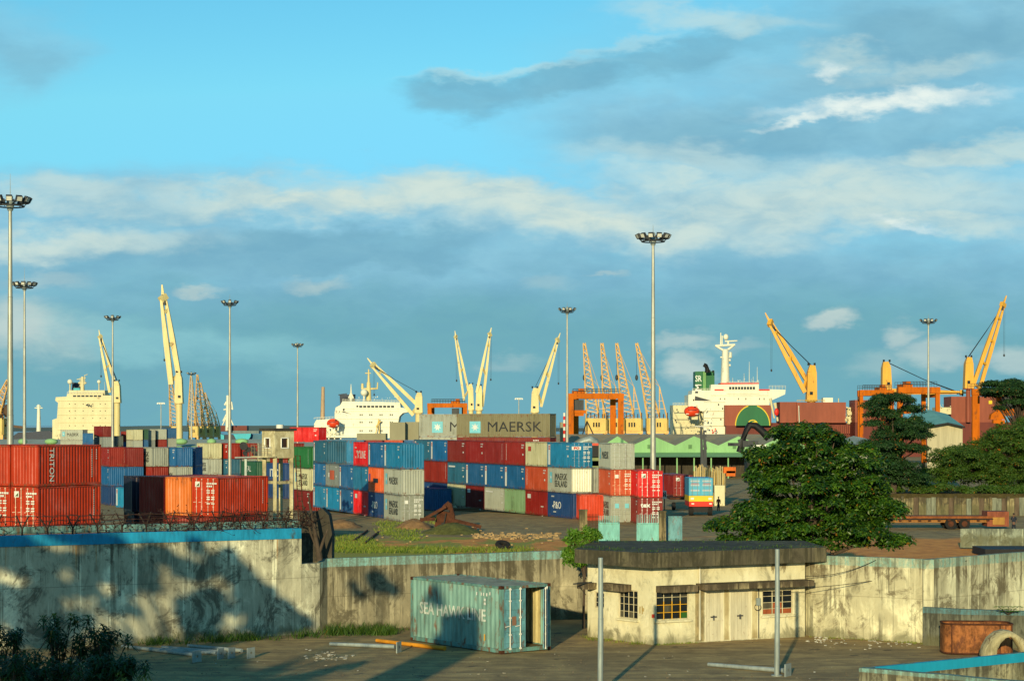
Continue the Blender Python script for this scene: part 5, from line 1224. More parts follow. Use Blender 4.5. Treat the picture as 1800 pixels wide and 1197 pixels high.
s.mastp('signal_mast', [(617, 705, 617, 675, .7, .1), (613, 700, 617, 690, .4, .3), (621, 700, 617, 690, .4, .3)], SHIPWHITE); mb = MB(); mb.ball(W(640, 690, 800), 1.5); mb.tube(W(640, 705, 800), W(640, 692, 800), .4, .4, 8); part(s.r, 'satellite_dome', mb, SHIPWHITE)
s.mastp('aft_mast', [(567, 740, 568, 680, 1.0, .7)], paint('brown_mast', (.5, .34, .2), .6, .2)); s.rail([(602, 705), (703, 707)], h=3.5); s.rail([(552, 737), (590, 735)], h=3); s.rail([(545, 765), (600, 765)], -4, 4)
s.mastp('deck_derrick', [(667, 765, 666, 736, .25, .2), (660, 765, 666, 736, .2, .2), (661, 750, 669, 740, .3, .3)], YEL, -2)
s.block('hull', [(545, 800), (960, 800), (960, 772), (545, 777)], HULLRED, 2, 16)
for v in (722, 735.5, 750): s.rect('deck_edge', 592, v, 700, v + .7, SHIPWHITE, -.35, .6)
for v in (716.5,): s.rect('deck_edge', 603, v + 1, 703, v + 1.6, SHIPWHITE, -.4, .6)
# ship 3: white with green funnel
s = Ship(700, 1280, 'white bulk ship with a green SR funnel, red lifeboat and oxide red hatch covers')
s.block('superstructure', [(1237, 766), (1275, 766), (1275, 715), (1352, 715), (1353, 705), (1380, 693), (1381, 685), (1352, 684), (1334, 684), (1334, 675), (1250, 676), (1249, 686), (1217, 686), (1216, 693), (1210, 694), (1210, 722), (1237, 722)], SHIPWHITE, 0, 16)
s.rect('aft_block', 1183, 712, 1240, 766, SHIPCREAM, 3, 14); s.rect('roof_band', 1267, 673, 1334, 676, REDP, .2, 9); s.rect('wing_band', 1256, 684, 1275, 686.5, REDP, -.15, 9); s.rect('wing_band', 1334, 684, 1353, 686.5, REDP, -.15, 9)
s.rect('wheelhouse', 1272, 676, 1333, 686, SHIPWHITE, -.2, 10)
s.wins([(1283.5 + i * 5.2, 682) for i in range(9)], 3.6, 4.2, dy=-.3); s.wins([(u, 701) for u in (1266, 1274, 1298, 1311, 1335, 1343)], 1.2, 3); s.wins([(u, v) for u, v in ((1270, 718), (1267, 737), (1190, 720), (1187, 739), (1219, 703), (1263, 711))], 1.8, 2.8, dy=-.1)
s.block('painted_deck_shadow', [(1221, 704), (1238, 704.5), (1251, 704.5), (1222, 696)], DGREY, -.1, .12); s.rect('vent_opening', 1222, 688, 1227, 691, GLASS, -.1, .1); s.rect('sill_line', 1277, 691.5, 1335, 692.3, paint('tan_line', (.5, .44, .28), .6), -.1, .1)  # dark grey wedge painted in for the shade under the deck
s.rect('deck_edge', 1250, 694, 1352, 694.8, SHIPWHITE, -.4, .6); s.rect('deck_edge', 1237, 706, 1275, 706.7, SHIPWHITE, -.4, .6)
for v in (722, 734, 748): s.rect('deck_edge', 1184, v, 1274, v + .7, SHIPCREAM, -.4, .6)
s.rect('hatch_cover', 1274, 712, 1356, 748, HULLRED, -4, 3); s.rect('hatch_coaming', 1276, 748, 1362, 764, DKRED, -4.4, 3)
mb = MB(); D_ = 692; c = W(1323, 748, D_); n = 24
rad = 31 / F * D_; arc = [c + Vector((cos(pi * i / n) * rad, -.1, sin(pi * i / n) * rad * 1.18)) for i in range(n + 1)]; mz = ZZ(712.4, D_); arc = [Vector((p.x, p.y, min(p.z, mz))) for p in arc]
mb.add(arc, [tuple(range(n + 1))]); part(s.r, 'emblem', mb, SHIPGREEN)
def ring(rad, wd_, dy, clampz=True, ys=1.18):
    mb = MB(); a = []; b = []
    for i in range(n + 1):
        t = pi * i / n; p = c + Vector((cos(t) * rad, dy, sin(t) * rad * ys)); q = c + Vector((cos(t) * (rad - wd_), dy, sin(t) * (rad - wd_) * ys)); a.append(p); b.append(q)
    fs = [(i, i + 1, n + 2 + i, n + 1 + i) for i in range(n) if not (clampz and (a[i].z > mz or a[i + 1].z > mz))]; mb.add(a + b, fs); return mb
part(s.r, 'emblem_ring', ring(rad, .32, -.13), LOGOY); part(s.r, 'emblem_ring', ring(10 / F * D_, .32, -.14, False, 1.05), LOGOY); mb = MB(); mb.beam(W(1317, 744.5, D_ - .2), W(1329, 741.5, D_ - .2), .06, .55); part(s.r, 'emblem_bar', mb, LOGOY)
mb = MB(); Df = 706
mb.slab([W(1222, 687, Df), W(1256, 686, Df), W(1256, 652, Df), W(1222, 653, Df)], (0, -8, 0)); fu = part(s.r, 'funnel', mb, SHIPGREEN)
mb = MB(); mb.tube(W(1237.5, 686, Df - .2), W(1237.5, 653, Df - .2), .35, .35, 8); mb.tube(W(1240, 686, Df - .2), W(1240, 653, Df - .2), .25, .25, 8); part(s.r, 'funnel_pipe', mb, paint('pale_green', (.2, .4, .15), .5))
text(s.r, 'SR', WHTX, W(1227.6, 666, Df - .1) - s.r.location, (1, 0, 0), (0, 0, 1), 3.1, .72, 1, .05); text(s.r, 'M', WHTX, W(1228, 681, Df - .1) - s.r.location, (0, 0, 1), (-1, 0, 0), 3.2, 1.0, 1, .05)
mb = MB(); mb.path([W(1243, 655, 702), W(1243, 648, 702), W(1241, 643, 702), W(1237, 641, 702)], [.8, .8, .8, .75], 9); mb.tube(W(1248, 655, 702), W(1247, 650, 702), .3, .3, 6); mb.tube(W(1253, 655, 702), W(1254, 651, 702), .35, .35, 6); part(s.r, 'exhaust_pipe', mb, BLACK)
s.mastp('main_mast', [(1274.5, 676, 1275, 614, 1.7, 1.2), (1268, 676, 1274, 655, .6, .3), (1257, 608, 1292, 606, .45, .45), (1258, 608, 1272, 616, .35, .5), (1290, 607, 1278, 616, .35, .5), (1267, 608, 1267, 585, .35, .2), (1269.5, 608, 1269.5, 590, .2, .2), (1280, 606, 1280, 600, .4, .4), (1274, 600, 1296, 599, .3, .25),
                      (1266, 628, 1286, 628, .3, .3), (1284, 628, 1284, 619, .6, .5), (1280, 633, 1284, 633, .5, .5), (1280, 642, 1284, 642, .5, .5)], SHIPWHITE)
mb = MB(); mb.ball(W(1276, 592.5, 703), 1.0, 1.0, 1.15); part(s.r, 'satellite_dome', mb, SHIPWHITE)
mb = MB(); c2 = W(1216, 723, 690); mb.ball(c2, 2.8, 1.9, 1.9, 16, 9); mb.box(c2 + Vector((.2, 0, 1.1)), 2.8, 1.9, 1.4); lb = part(s.r, 'lifeboat', mb, LIFE); mb = MB(); mb.box(c2 + Vector((0, -1.8, .5)), 3.0, .3, .2); mb.box(c2 + Vector((1.0, -1.0, 1.5)), .7, .3, .4); part(lb, 'cabin_window', mb, GLASS); mb = MB(); mb.beam(c2 + Vector((-2.2, -1.3, -.9)), c2 + Vector((2.2, -1.3, -.9)), .25, .25); part(lb, 'keel', mb, WHITE); mb = MB(); mb.box(W(1221, 734.5, 691), 2.2, 1, 1.2); mb.beam(W(1205, 712, 692), W(1206, 722, 692), .35, .35); mb.beam(W(1225, 712, 692), W(1231, 740, 692), .35, .35); part(s.r, 'davit', mb, SHIPCREAM)
s.clutter('deck_gear', (1200, 735, 1250, 762), 60, SHIPCREAM, -2.5, (1, 2.6), 11); s.clutter('deck_gear', (1226, 715, 1250, 750), 40, SHIPWHITE, -1, (.8, 2), 12); s.clutter('red_winch', (1250, 754, 1262, 763), 12, LIFE, -3, (1.5, 3), 13); s.clutter('roof_gear', (1277, 666, 1333, 673), 26, SHIPWHITE, 4, (.6, 1.4), 14)
s.clutter('roof_gear', (1252, 679, 1266, 685), 8, LIFE, 2, (.8, 1.4), 15); s.mastp('aerial', [(1308, 674, 1308, 656, .12, .06), (1317, 674, 1317, 636, .14, .06), (1331, 674, 1331, 645, .14, .06), (1324, 674, 1324, 662, .1, .06), (1288, 676, 1288, 664, .12, .06)], SHIPWHITE)
s.rail([(1183, 712), (1210, 712)], 2, 4); s.rail([(1352, 684), (1381, 684)], 0, 6); s.rail([(1217, 686), (1249, 686)], 0, 3); s.rail([(1277, 674), (1334, 674)], 1, 3)
mb = MB(); mb.ball(W(1365, 724, 694), .85, .4, 1.4, 10, 6); part(s.r, 'liferaft', mb, REDP); s.mastp('hose_rack', [(1354, 700, 1361, 735, .5, .3), (1362, 708, 1364, 718, .7, .5), (1366, 733, 1367, 740, .4, .4)], SHIPCREAM, -4)
for (u0, v0, u1, v1, lab) in ((1371, 707, 1401, 743, 'a'), (1400, 707, 1487, 743, 'b')): s.rect('hatch_box', u0 + (.5 if lab == 'b' else 0), v0 - (0 if lab == 'b' else .5), u1, v1, HULLRED, -3 + (lab == 'a'), 10)
s.rect('hull_side', 1352, 743, 1510, 775, DKRED, 0, 12); s.rect('hull', 1183, 764.5, 1512, 814, DKRED, 1.5, 14)
mb = MB()
for i in range(34): u = 1398 + i * 3.4; mb.beam(W(u, 762, 698), W(u, 747 + (i % 3), 698), .25, .25)
part(s.r, 'bulwark_stay', mb, HULLRED); s.rect('hatch_top_box', 1447, 699, 1464, 707, SHIPWHITE, 1, 4); s.mastp('ladder', [(1405, 743, 1404, 713, .15, .15)], SHIPWHITE, -6); s.rail([(1401, 706), (1450, 706)], -3, 3, YEL)
s.clutter('deck_gear', (1487, 716, 1500, 742), 16, SHIPCREAM, -2, (1.5, 4), 16); s.mastp('deck_post', [(1474, 700, 1474, 712, .2, .2), (1494, 716, 1494, 745, 1.4, 1.2)], SHIPCREAM, 0)
s = Ship(690, 1600, 'bulk ship with oxide red hatch covers behind the right orange gantries')
s.rect('hatch_box', 1503, 703, 1560, 745, HULLRED, 0, 12); s.rect('hatch_box', 1672, 697, 1756, 742, HULLRED, 0, 12); s.rect('hatch_box', 1797, 697, 1860, 742, HULLRED, 0, 12); s.rect('hull_side', 1503, 742, 1860, 815, DKRED, -2, 10); s.rect('deck_house', 1645, 716, 1672, 728, SHIPCREAM, 0, 6)
s.clutter('deck_gear', (1645, 712, 1672, 718), 8, SHIPCREAM, -1, (2, 3), 21); s.rect('hatch_mark', 1738, 704, 1744, 710, LOGOY, -.2, .1)
# ship 4: blue and cyan
s = Ship(850, 425, 'low cyan and navy ship left of the guard tower with a white mast')
s.rect('hull_lower', 388, 778.5, 462, 815, DKBLUE, 2.5, 8); s.block('hull', [(388, 778), (440, 778), (440, 764), (388, 764)], DKBLUE, 0, 8); s.block('bow', [(410, 763), (441, 762), (440, 768), (435, 775), (416, 774)], CYAN, -1, 5); s.block('stern', [(388, 763), (394, 765), (394, 777), (388, 777)], CYAN, -1, 5); s.rect('hull_far', 438, 763, 462, 772, paint('steel_blue_hull', (.02, .12, .2), .5), 2, 6)
s.rect('deck_cargo', 388, 748, 434, 758, DKRED, 4, 6); s.rect('deck_band', 400, 757, 455, 762, paint('grey_deck', (.15, .2, .2), .6), 3, 6)
s.mastp('white_mast', [(400.5, 757, 400.5, 695, 1.2, .7), (392, 740, 399, 726, .35, .35), (391, 747, 400, 728, .3, .3), (410, 747, 402, 728, .3, .3), (395, 712, 398, 706, .5, .4), (409, 720, 407, 706, .4, .3), (393, 720, 408, 718, .35, .35)], SHIPWHITE, 0)
# yellow harbour machine at the left edge, low far containers beyond
mb = MB(); D_ = 640; mb.slab([W(-20, 770, D_), W(9, 768, D_), W(9, 749, D_), W(-20, 748, D_)], (0, -6, 0)); single('machine_house', mb, DYEL, 'deep yellow machinery house cut off at the left edge', 'machine', loc=W(0, 765, D_))
mb = MB(); D_ = 640; mb.beam(W(6, 747, D_), W(40, 751, D_), .5, .8); mb.lattice(W(8, 748, D_), W(14, 672, D_), 2.2, .5, 12, .12, .06); mb.ball(W(12, 722, D_), 1.3, 1., 2.2, 8, 5); single('harbour_crane', mb, paint('dark_brown_crane', (.12, .07, .04), .7, .3), 'dark lattice crane arm at the left edge behind the tallest mast', 'crane', loc=W(10, 770, D_))
far = [(106, 755, 148, 776, 'grey', 'maersk'), (143, 761, 155, 773, 'blue', None), (165, 749, 187, 765, 'dred', None), (170, 766, 210, 780, 'mid', 'redlogo'), (222, 755, 241, 773, 'cream', None), (241, 754, 251, 773, 'dgreen', None), (251, 755, 263, 773, 'grey', None), (263, 754, 283, 773, 'grey', None), (283, 752, 300, 770, 'blue', None), (212, 758, 222, 774, 'dred', None)]
for i, (u0, v0, u1, v1, c_, mk_) in enumerate(far):
    D_ = 470 + i * 2.; L_ = 6.058
    zt = ZZ(v0, D_); container((XX(u0, D_), D_, zt - 2.591), -math.acos(min(1, (u1 - u0) / F * D_ / L_)), c_, 'far %s container on top of the skyline pile, %s column' % (CN[c_], ['first', 'third', 'second', 'fourth', 'sixth', 'seventh', 'eighth', 'ninth', 'tenth', 'fifth'][i]), side='A', mk=mk_, group='far containers on the skyline')
    g0 = zt - 2.6; k = 0
    while g0 > -2 and k < 4:
        g0 -= 2.6; k += 1
        container((XX(u0, D_), D_, g0), -math.acos(min(1, (u1 - u0) / F * D_ / L_)), ('rust', 'grey', 'blue', 'mid')[(i + k) % 4], 'far %s container, %s below the top, %s column of the skyline pile' % (CN[('rust', 'grey', 'blue', 'mid')[(i + k) % 4]], ['one', 'two', 'three', 'four'][k - 1], ['first', 'third', 'second', 'fourth', 'sixth', 'seventh', 'eighth', 'ninth', 'tenth', 'fifth'][i]), group='far containers on the skyline')

# ------------------------------------------------------------------ sheds
def shed_roof(name, lab, u0, u1, v_ridge, v_eave, D, mt, dep=16, wallmt=None, zlow=-2.0):
    mb = MB(); a = W(u0, v_eave, D); b = W(u1, v_eave, D); rz_ = CH - (v_ridge - V0) / F * (D + dep)
    x0 = (u0 - U0) / F * (D + dep); x1 = (u1 - U0) / F * (D + dep)
    mb.add([a, b, (x1, D + dep, rz_), (x0, D + dep, rz_), (a.x, D + 2 * dep, a.z), (b.x, D + 2 * dep, b.z)], [(0, 1, 2, 3), (3, 2, 5, 4)])
    r = thing(name, lab, 'shed', ((a.x + b.x) / 2, D, zlow)); part(r, 'roof', mb, mt)
    mb = MB(); mb.add([(a.x, D + .3, zlow), (b.x, D + .3, zlow), (b.x, D + .3, a.z - .05), (a.x, D + .3, a.z - .05), (a.x, D + 2 * dep, zlow), (b.x, D + 2 * dep, zlow), (a.x, D + 2 * dep, a.z - .05), (b.x, D + 2 * dep, a.z - .05), (x0, D + dep, rz_ - .05), (x1, D + dep, rz_ - .05)], [(0, 1, 2, 3), (0, 3, 8, 6, 4), (1, 5, 7, 9, 2), (4, 6, 7, 5)]); part(r, 'wall', mb, wallmt or PALEG)
    return r
r = shed_roof('transit_shed', 'very long low grey roofed shed across the back of the yard', -60, 560, 772, 784, 560, ROOFB)
for i, u in enumerate((40, 90, 150, 243, 268, 318, 372, 425, 560)):
    mb = MB(); mb.ball(W(u, 776, 556), 1.4 + (i % 2) * .6, 1.4, .9, 10, 5); part(r, 'roof_vent', mb, PALEG)
shed_roof('transit_shed', 'grey roofed shed behind the left central stack', 555, 990, 772, 782, 540, ROOFB)
shed_roof('transit_shed', 'olive brown roofed shed behind the green gables', 960, 1360, 763, 790, 520, ROOFG, 30)
# silos / blocks
for u0, v0, u1, v1, D_, lab in ((685, 742, 712, 775, 500, 'left of the two plain olive blocks under the ship crane jib'), (712.5, 741.5, 736, 775, 503, 'right of the two plain olive blocks under the ship crane jib'), (627, 762, 678, 776, 520, 'low plain olive block in front of the white ship'), (968, 735, 976, 775, 500, 'narrow olive block right of the long grey containers'), (985, 742, 997, 772, 520, 'low olive block left of the central gantry')):
    mb = MB(); mb.slab([W(u0, 800, D_), W(u1, 800, D_), W(u1, v0, D_), W(u0, v0, D_)], (0, -8, 0)); single('storage_block', mb, OLIVE, lab, 'building', loc=W((u0 + u1) / 2, 800, D_))
# red and white post
mb = MB(); a = W(992, 775, 480)
p = thing('striped_post', 'red and white striped post left of the central gantry', 'post', tuple(a))
for i in range(8):
    mb = MB(); mb.tube(W(992, 775 - i * 6.2, 480), W(992, 775 - (i + 1) * 6.2 + .15, 480), .3, .3, 8); part(p, 'band', mb, WHITE if i % 2 else REDP)
# green gabled warehouse
r = thing('gabled_warehouse', 'pale green warehouse with a row of low gables', 'warehouse', (XX(1200, 400), 400, -2))
D_ = 400; gables = [(1008, 1060), (1060, 1111), (1111, 1187), (1187, 1263), (1263, 1339), (1339, 1415)]
for u0, u1 in gables:
    um = (u0 + u1) / 2; um = {1111: 1148, 1187: 1220, 1263: 1298}.get(u0, um)
    mb = MB(); mb.slab([W(u0, 795, D_), W(u1, 795, D_), W(u1, 783, D_), W(um, 766.5, D_), W(u0, 783, D_)], (0, -.4, 0)); part(r, 'gable', mb, PALEG)
    mb = MB(); back = 40; A_ = W(u0, 783, D_); M_ = W(um, 766.5, D_); B_ = W(u1, 783, D_)
    mb.add([A_ + Vector((0, .45, 0)), M_ + Vector((0, .45, 0)), B_ + Vector((0, .45, 0)), A_ + Vector((0, back, -.5)), M_ + Vector((0, back, -.5)), B_ + Vector((0, back, -.5))], [(0, 1, 4, 3), (1, 2, 5, 4)]); part(r, 'roof', mb, ROOFG)
    mb = MB(); q = W(um - 7, 785, D_ - .1); mb.box(q, .7, .2, .8); part(r, 'window', mb, paint('louvre_green', (.12, .25, .1), .7))
mb = MB(); mb.add([W(1000, 795, D_), W(1345, 795, D_), W(1345, 803, D_ - 8), W(1000, 803, D_ - 8)], [(0, 3, 2, 1)]); mb.add([W(1000, 795.2, D_), W(1345, 795.2, D_), W(1345, 803.4, D_ - 8), W(1000, 803.4, D_ - 8)], [(0, 1, 2, 3)]); part(r, 'lean_to_roof', mb, PALEG)
mb = MB(); mb.add([(XX(1000, D_), D_ + 1, -2), (XX(1345, D_), D_ + 1, -2), (XX(1345, D_), D_ + 1, ZZ(797, D_)), (XX(1000, D_), D_ + 1, ZZ(797, D_))], [(0, 1, 2, 3)]); part(r, 'rear_wall', mb, paint('dim_brown_wall', (.06, .05, .035), .9, .5, scale=1))
for i in range(12): mb = MB(); q = 1010 + i * 30; mb.beam((XX(q, 393), 393, -2), (XX(q, 393), 393, ZZ(803, 393)), .25, .25); part(r, 'post', mb, PALEG)
# teal-roofed shed right
D_ = 330; r = thing('tin_shed', 'cream shed with a teal sheet roof between the right gantries', 'shed', (XX(1668, D_), D_, -2))
mb = MB(); mb.slab([W(1630, 830, D_), W(1692, 830, D_), W(1692, 749, D_), W(1666, 744, D_), W(1630, 750, D_)], (0, -.3, 0)); part(r, 'wall', mb, paint('cream_sheet_wall', (.50, .44, .28), .7, .2, scale=1, zs=.1))
mb = MB(); e = [W(1626, 750, D_ - 1), W(1666, 743, D_ - 1), W(1696, 750, D_ - 1)]; k = Vector((0, 14, 2.3)); mb.add(e + [p + k for p in e], [(0, 1, 4, 3), (1, 2, 5, 4)]); part(r, 'roof', mb, TEALROOF)
mb = MB(); mb.beam(e[0] + Vector((0, -.1, -.1)), e[1] + Vector((0, -.1, -.1)), .15, .3); mb.beam(e[1] + Vector((0, -.1, -.1)), e[2] + Vector((0, -.1, -.1)), .15, .3); part(r, 'fascia', mb, BLACK)
D_ = 260; r = thing('grey_shed', 'low grey sloping roof between the big tree and the dark tree', 'shed', (XX(1495, D_), D_, -2))
mb = MB(); mb.add([W(1464, 777, D_), W(1525, 784, D_), W(1530, 772, D_ + 12), W(1500, 766, D_ + 12)], [(0, 1, 2, 3)]); part(r, 'roof', mb, ROOFB); mb = MB(); mb.slab([W(1466, 860, D_ + 1), W(1526, 860, D_ + 1), W(1526, 785, D_ + 1), W(1466, 778, D_ + 1)], (0, -8, 0)); part(r, 'wall', mb, paint('pale_sheet_wall', (.5, .48, .36), .8, .3, scale=1))
# ------------------------------------------------------------------ guard tower
D_ = 175; th = R(38); g0 = yz(D_); cx, cy = XX(483, 173.5), 173.5
r = thing('guard_tower', 'cream concrete guard tower on tall legs with a railed balcony', 'tower', (cx, cy, g0), 0)
dl = Vector((-cos(R(42)), sin(R(42)), 0)); dr = Vector((cos(R(42)), sin(R(42)), 0)); c0 = Vector((cx, cy, 0)); SZL, SZR = 1.75, 2.1
zc0, zc1 = ZZ(805, 174), ZZ(757, 174)
def tq(a, b, z): return c0 + dl * a + dr * b + Vector((0, 0, z))
def tface(name, o, d, L, nn, hole, z0, z1):
    s0, s1, h0, h1 = hole; xs = [0, s0, s1, L]; zs = [z0, h0, h1, z1]; mb = MB()
    for i in range(3):
        for j in range(3):
            if i == 1 and j == 1: continue
            mb.add([o + d * xs[i] + Vector((0, 0, zs[j])), o + d * xs[i + 1] + Vector((0, 0, zs[j])), o + d * xs[i + 1] + Vector((0, 0, zs[j + 1])), o + d * xs[i] + Vector((0, 0, zs[j + 1]))], [(0, 1, 2, 3)])
    for (a, b) in (((s0, h0), (s1, h0)), ((s1, h0), (s1, h1)), ((s1, h1), (s0, h1)), ((s0, h1), (s0, h0))):
        p = o + d * a[0] + Vector((0, 0, a[1])); q = o + d * b[0] + Vector((0, 0, b[1])); mb.add([p, q, q - nn * .15, p - nn * .15], [(0, 3, 2, 1)])
    part(r, name, mb, TOWERC)
    w_ = MB(); P = lambda s_, z_, k: o + d * s_ + Vector((0, 0, z_)) + nn * k
    for (a, b) in (((s0 - .1, h0 - .06), (s1 + .1, h0 - .06)), ((s0 - .1, h1 + .06), (s1 + .1, h1 + .06)), ((s0 - .06, h0), (s0 - .06, h1)), ((s1 + .06, h0), (s1 + .06, h1))): w_.beam(P(a[0], a[1], .02), P(b[0], b[1], .02), .1, .1)
    wf = part(r, 'window_frame', w_, WHITE)
    g_ = MB(); sm = (s0 + s1) / 2; g_.add([P(s0, h0, -.12), P(s1, h0, -.12), P(s1, h1, -.12), P(s0, h1, -.12)], [(0, 1, 2, 3)]); part(wf, 'pane', g_, paint('dark_brown_pane', (.05, .025, .02), .4, .3))
h0, h1 = zc0 + .95, zc0 + 1.75
nl = Vector((-sin(R(42)), -cos(R(42)), 0)); nr_ = Vector((sin(R(42)), -cos(R(42)), 0))
tface('left_wall', c0 + dl * SZL, -dl, SZL, nl, (.45, 1.05, h0, h1), zc0, zc1); tface('right_wall', c0, dr, SZR, nr_, (.75, 1.4, h0, h1), zc0, zc1)
mb = MB()
for p, q in ((tq(SZL, 0, 0), tq(SZL, SZR, 0)), (tq(SZL, SZR, 0), tq(0, SZR, 0))): mb.add([p + Vector((0, 0, zc0)), q + Vector((0, 0, zc0)), q + Vector((0, 0, zc1)), p + Vector((0, 0, zc1))], [(0, 1, 2, 3)])
mb.add([tq(0, 0, zc0), tq(SZL, 0, zc0), tq(SZL, SZR, zc0), tq(0, SZR, zc0)], [(0, 1, 2, 3)]); part(r, 'rear_walls', mb, TOWERC)
mb = MB(); pp = [tq(-.15, -.15, 0), tq(-.15, SZR + .2, 0), tq(SZL + .2, SZR + .2, 0), tq(SZL + .2, -.15, 0)]; mb.prism([(p.x, p.y) for p in pp], zc1 + .003, zc1 + .22); part(r, 'roof', mb, paint('dark_felt_roof', (.05, .045, .04), .9, .3))
mb = MB(); mb.tube(tq(.8, 1.2, zc1 + .2), tq(.8, 1.2, zc1 + .55), .35, .35, 8); part(r, 'roof_tank', mb, WHITE)
for a, b in ((.15, .15), (SZL - .15, .15), (.15, SZR - .15), (SZL - .15, SZR - .15)): mb = MB(); mb.beam(tq(a, b, g0 - .2), tq(a, b, zc0), .3, .3, .34, .34); part(r, 'leg', mb, TOWERC)
for z in (ZZ(848, 174),):
    mb = MB(); mb.beam(tq(.15, .3, z), tq(.15, SZR - .3, z), .2, .25); mb.beam(tq(SZL - .3, .15, z + .02), tq(.3, .15, z + .02), .2, .25); part(r, 'tie_beam', mb, TOWERC)
mb = MB(); a = tq(SZL, -.5, zc0 + .15); mb.boxm(Matrix.Translation(tq(SZL * .5 + .1, -.45, zc0 + .12)) @ Matrix.Rotation(-R(42), 4, 'Z'), SZL + .6, .9, .12)
bx = MB(); e0 = tq(-.1, -.85, zc0 + .15); e1 = tq(SZL + .4, -.85, zc0 + .15)
part(r, 'balcony', mb, TOWERC)
for z in (.35, .7, 1.0): bx.tube(e0 + Vector((0, 0, z)), e1 + Vector((0, 0, z)), .025, .025, 5, False)
for i in range(6): q = e0.lerp(e1, i / 5); bx.tube(q, q + Vector((0, 0, 1.02)), .025, .025, 5, False)
part(r, 'balcony_railing', bx, paint('railing_brown', (.25, .19, .11), .7))
st = MB()
for k in range(2):
    base = tq(-.2, SZR + .25 + k * .5, 0); st.beam(tq(-1.6 + 1.2, SZR + .25 + k * .5, g0), tq(-.1, SZR + .1 + k * .5, zc0 + .2), .08, .15)
for i in range(16): t = i / 15; q = tq(-.4, SZR + .25, g0).lerp(tq(-.1, SZR + .1, zc0 + .2), t); st.beam(q, q + dr * .5, .2, .04)
part(r, 'ladder', st, RUST)
# floodlight cluster on a bracket left of the tower
r = thing('floodlight_bracket', 'platform with dark floodlights on an arm left of the guard tower', 'floodlight', (XX(440, 182), 182, yz(182)))
mb = MB(); mb.beam(W(415, 804, 182), W(460, 803, 181), .5, .12); mb.beam(W(432, 804, 182), W(432, 930, 182), .2, .2); part(r, 'platform', mb, PIPEG)
for u, v, s_ in ((431, 782, 1.0), (438, 788, .7), (447, 788, .8), (451, 795, .7), (433, 795, .6)):
    mb = MB(); c = W(u, v, 182); mb.tube(c, c + Vector((-.1, -.35 * s_, -.1)), .2 * s_, .42 * s_, 12); mb.beam(c, W(u + 1, 803, 182), .06, .06); part(r, 'floodlight', mb, DGREY)
# ------------------------------------------------------------------ people (one continuous skinned body each)
def person(u, vfoot, D, h, lab, top, legs, pose='stand', face=0.0, zoff=0.0):
    x = XX(u, D); g0 = zoff if zoff else ZZ(vfoot, D); r = thing('person', lab, 'person', (x, D, g0), face)
    if pose == 'sit': J = dict(pel=(0, 0, .5), ch=(0, -.06, .86), nk=(0, -.09, 1.08), hd=(0, -.12, 1.22), top=(0, -.12, 1.34), la=(-.19, -.08, 1.02), le=(-.24, -.26, .80), lh=(-.10, -.42, .72), ra=(.19, -.08, 1.02), re=(.24, -.26, .80), rh=(.10, -.42, .70), lk=(-.12, -.42, .52), lf=(-.12, -.45, .08), rk=(.12, -.42, .52), rf=(.12, -.45, .08), lt=(-.12, -.60, .03), rt=(.12, -.60, .03))
    else: J = dict(pel=(0, 0, .92), ch=(0, .0, 1.28), nk=(0, 0, 1.48), hd=(0, -.02, 1.60), top=(0, -.02, 1.72), la=(-.19, 0, 1.42), le=(-.25, .03, 1.14), lh=(-.24, -.08, .90), ra=(.19, 0, 1.42), re=(.25, .02, 1.14), rh=(.25, -.06, .88), lk=(-.11, -.05, .50), lf=(-.13, .05, .07), rk=(.11, .04, .50), rf=(.13, .12, .07), lt=(-.14, -.12, .03), rt=(.14, -.05, .03))
    names = list(J); rad = dict(pel=.14, ch=.15, nk=.055, hd=.10, top=.07, la=.06, le=.045, lh=.035, ra=.06, re=.045, rh=.035, lk=.065, lf=.045, rk=.065, rf=.045, lt=.035, rt=.035)
    E = [('pel', 'ch'), ('ch', 'nk'), ('nk', 'hd'), ('hd', 'top'), ('ch', 'la'), ('la', 'le'), ('le', 'lh'), ('ch', 'ra'), ('ra', 're'), ('re', 'rh'), ('pel', 'lk'), ('lk', 'lf'), ('lf', 'lt'), ('pel', 'rk'), ('rk', 'rf'), ('rf', 'rt')]
    def skin(keys, edges, grow, name, mt):
        me = bpy.data.meshes.new(name); ks = list(keys); me.from_pydata([J[k] for k in ks], [(ks.index(a), ks.index(b)) for a, b in edges], [])
        o = bpy.data.objects.new(name, me); COL.objects.link(o); md = o.modifiers.new('s', 'SKIN'); sv = me.skin_vertices[0].data
        for i, k in enumerate(ks): sv[i].radius = (rad[k] * grow, rad[k] * grow * .85); sv[i].use_root = (i == 0)
        sb = o.modifiers.new('d', 'SUBSURF'); sb.levels = 1; dg = bpy.context.evaluated_depsgraph_get(); m2 = bpy.data.meshes.new_from_object(o.evaluated_get(dg)); bpy.data.objects.remove(o)
        m2.materials.clear(); m2.materials.append(mt); m2.name = name; o2 = link(bpy.data.objects.new(name, m2), r); return o2
    skin(names, E, 1.0, 'body', SKIN)
    skin(('pel', 'ch', 'la', 'le', 'ra', 're'), [('pel', 'ch'), ('ch', 'la'), ('la', 'le'), ('ch', 'ra'), ('ra', 're')], 1.22, 'shirt', top)
    skin(('pel', 'lk', 'lf', 'rk', 'rf'), [('pel', 'lk'), ('lk', 'lf'), ('pel', 'rk'), ('rk', 'rf')], 1.25, 'trousers', legs)
    mb = MB(); t = J['top']; mb.ball((t[0], t[1] + .02, t[2] + .0), .095, .105, .085, 10, 6); part(r, 'hair', mb, HAIR, world=False)
    k = h / 1.76; r.scale = (k, k, k); return r
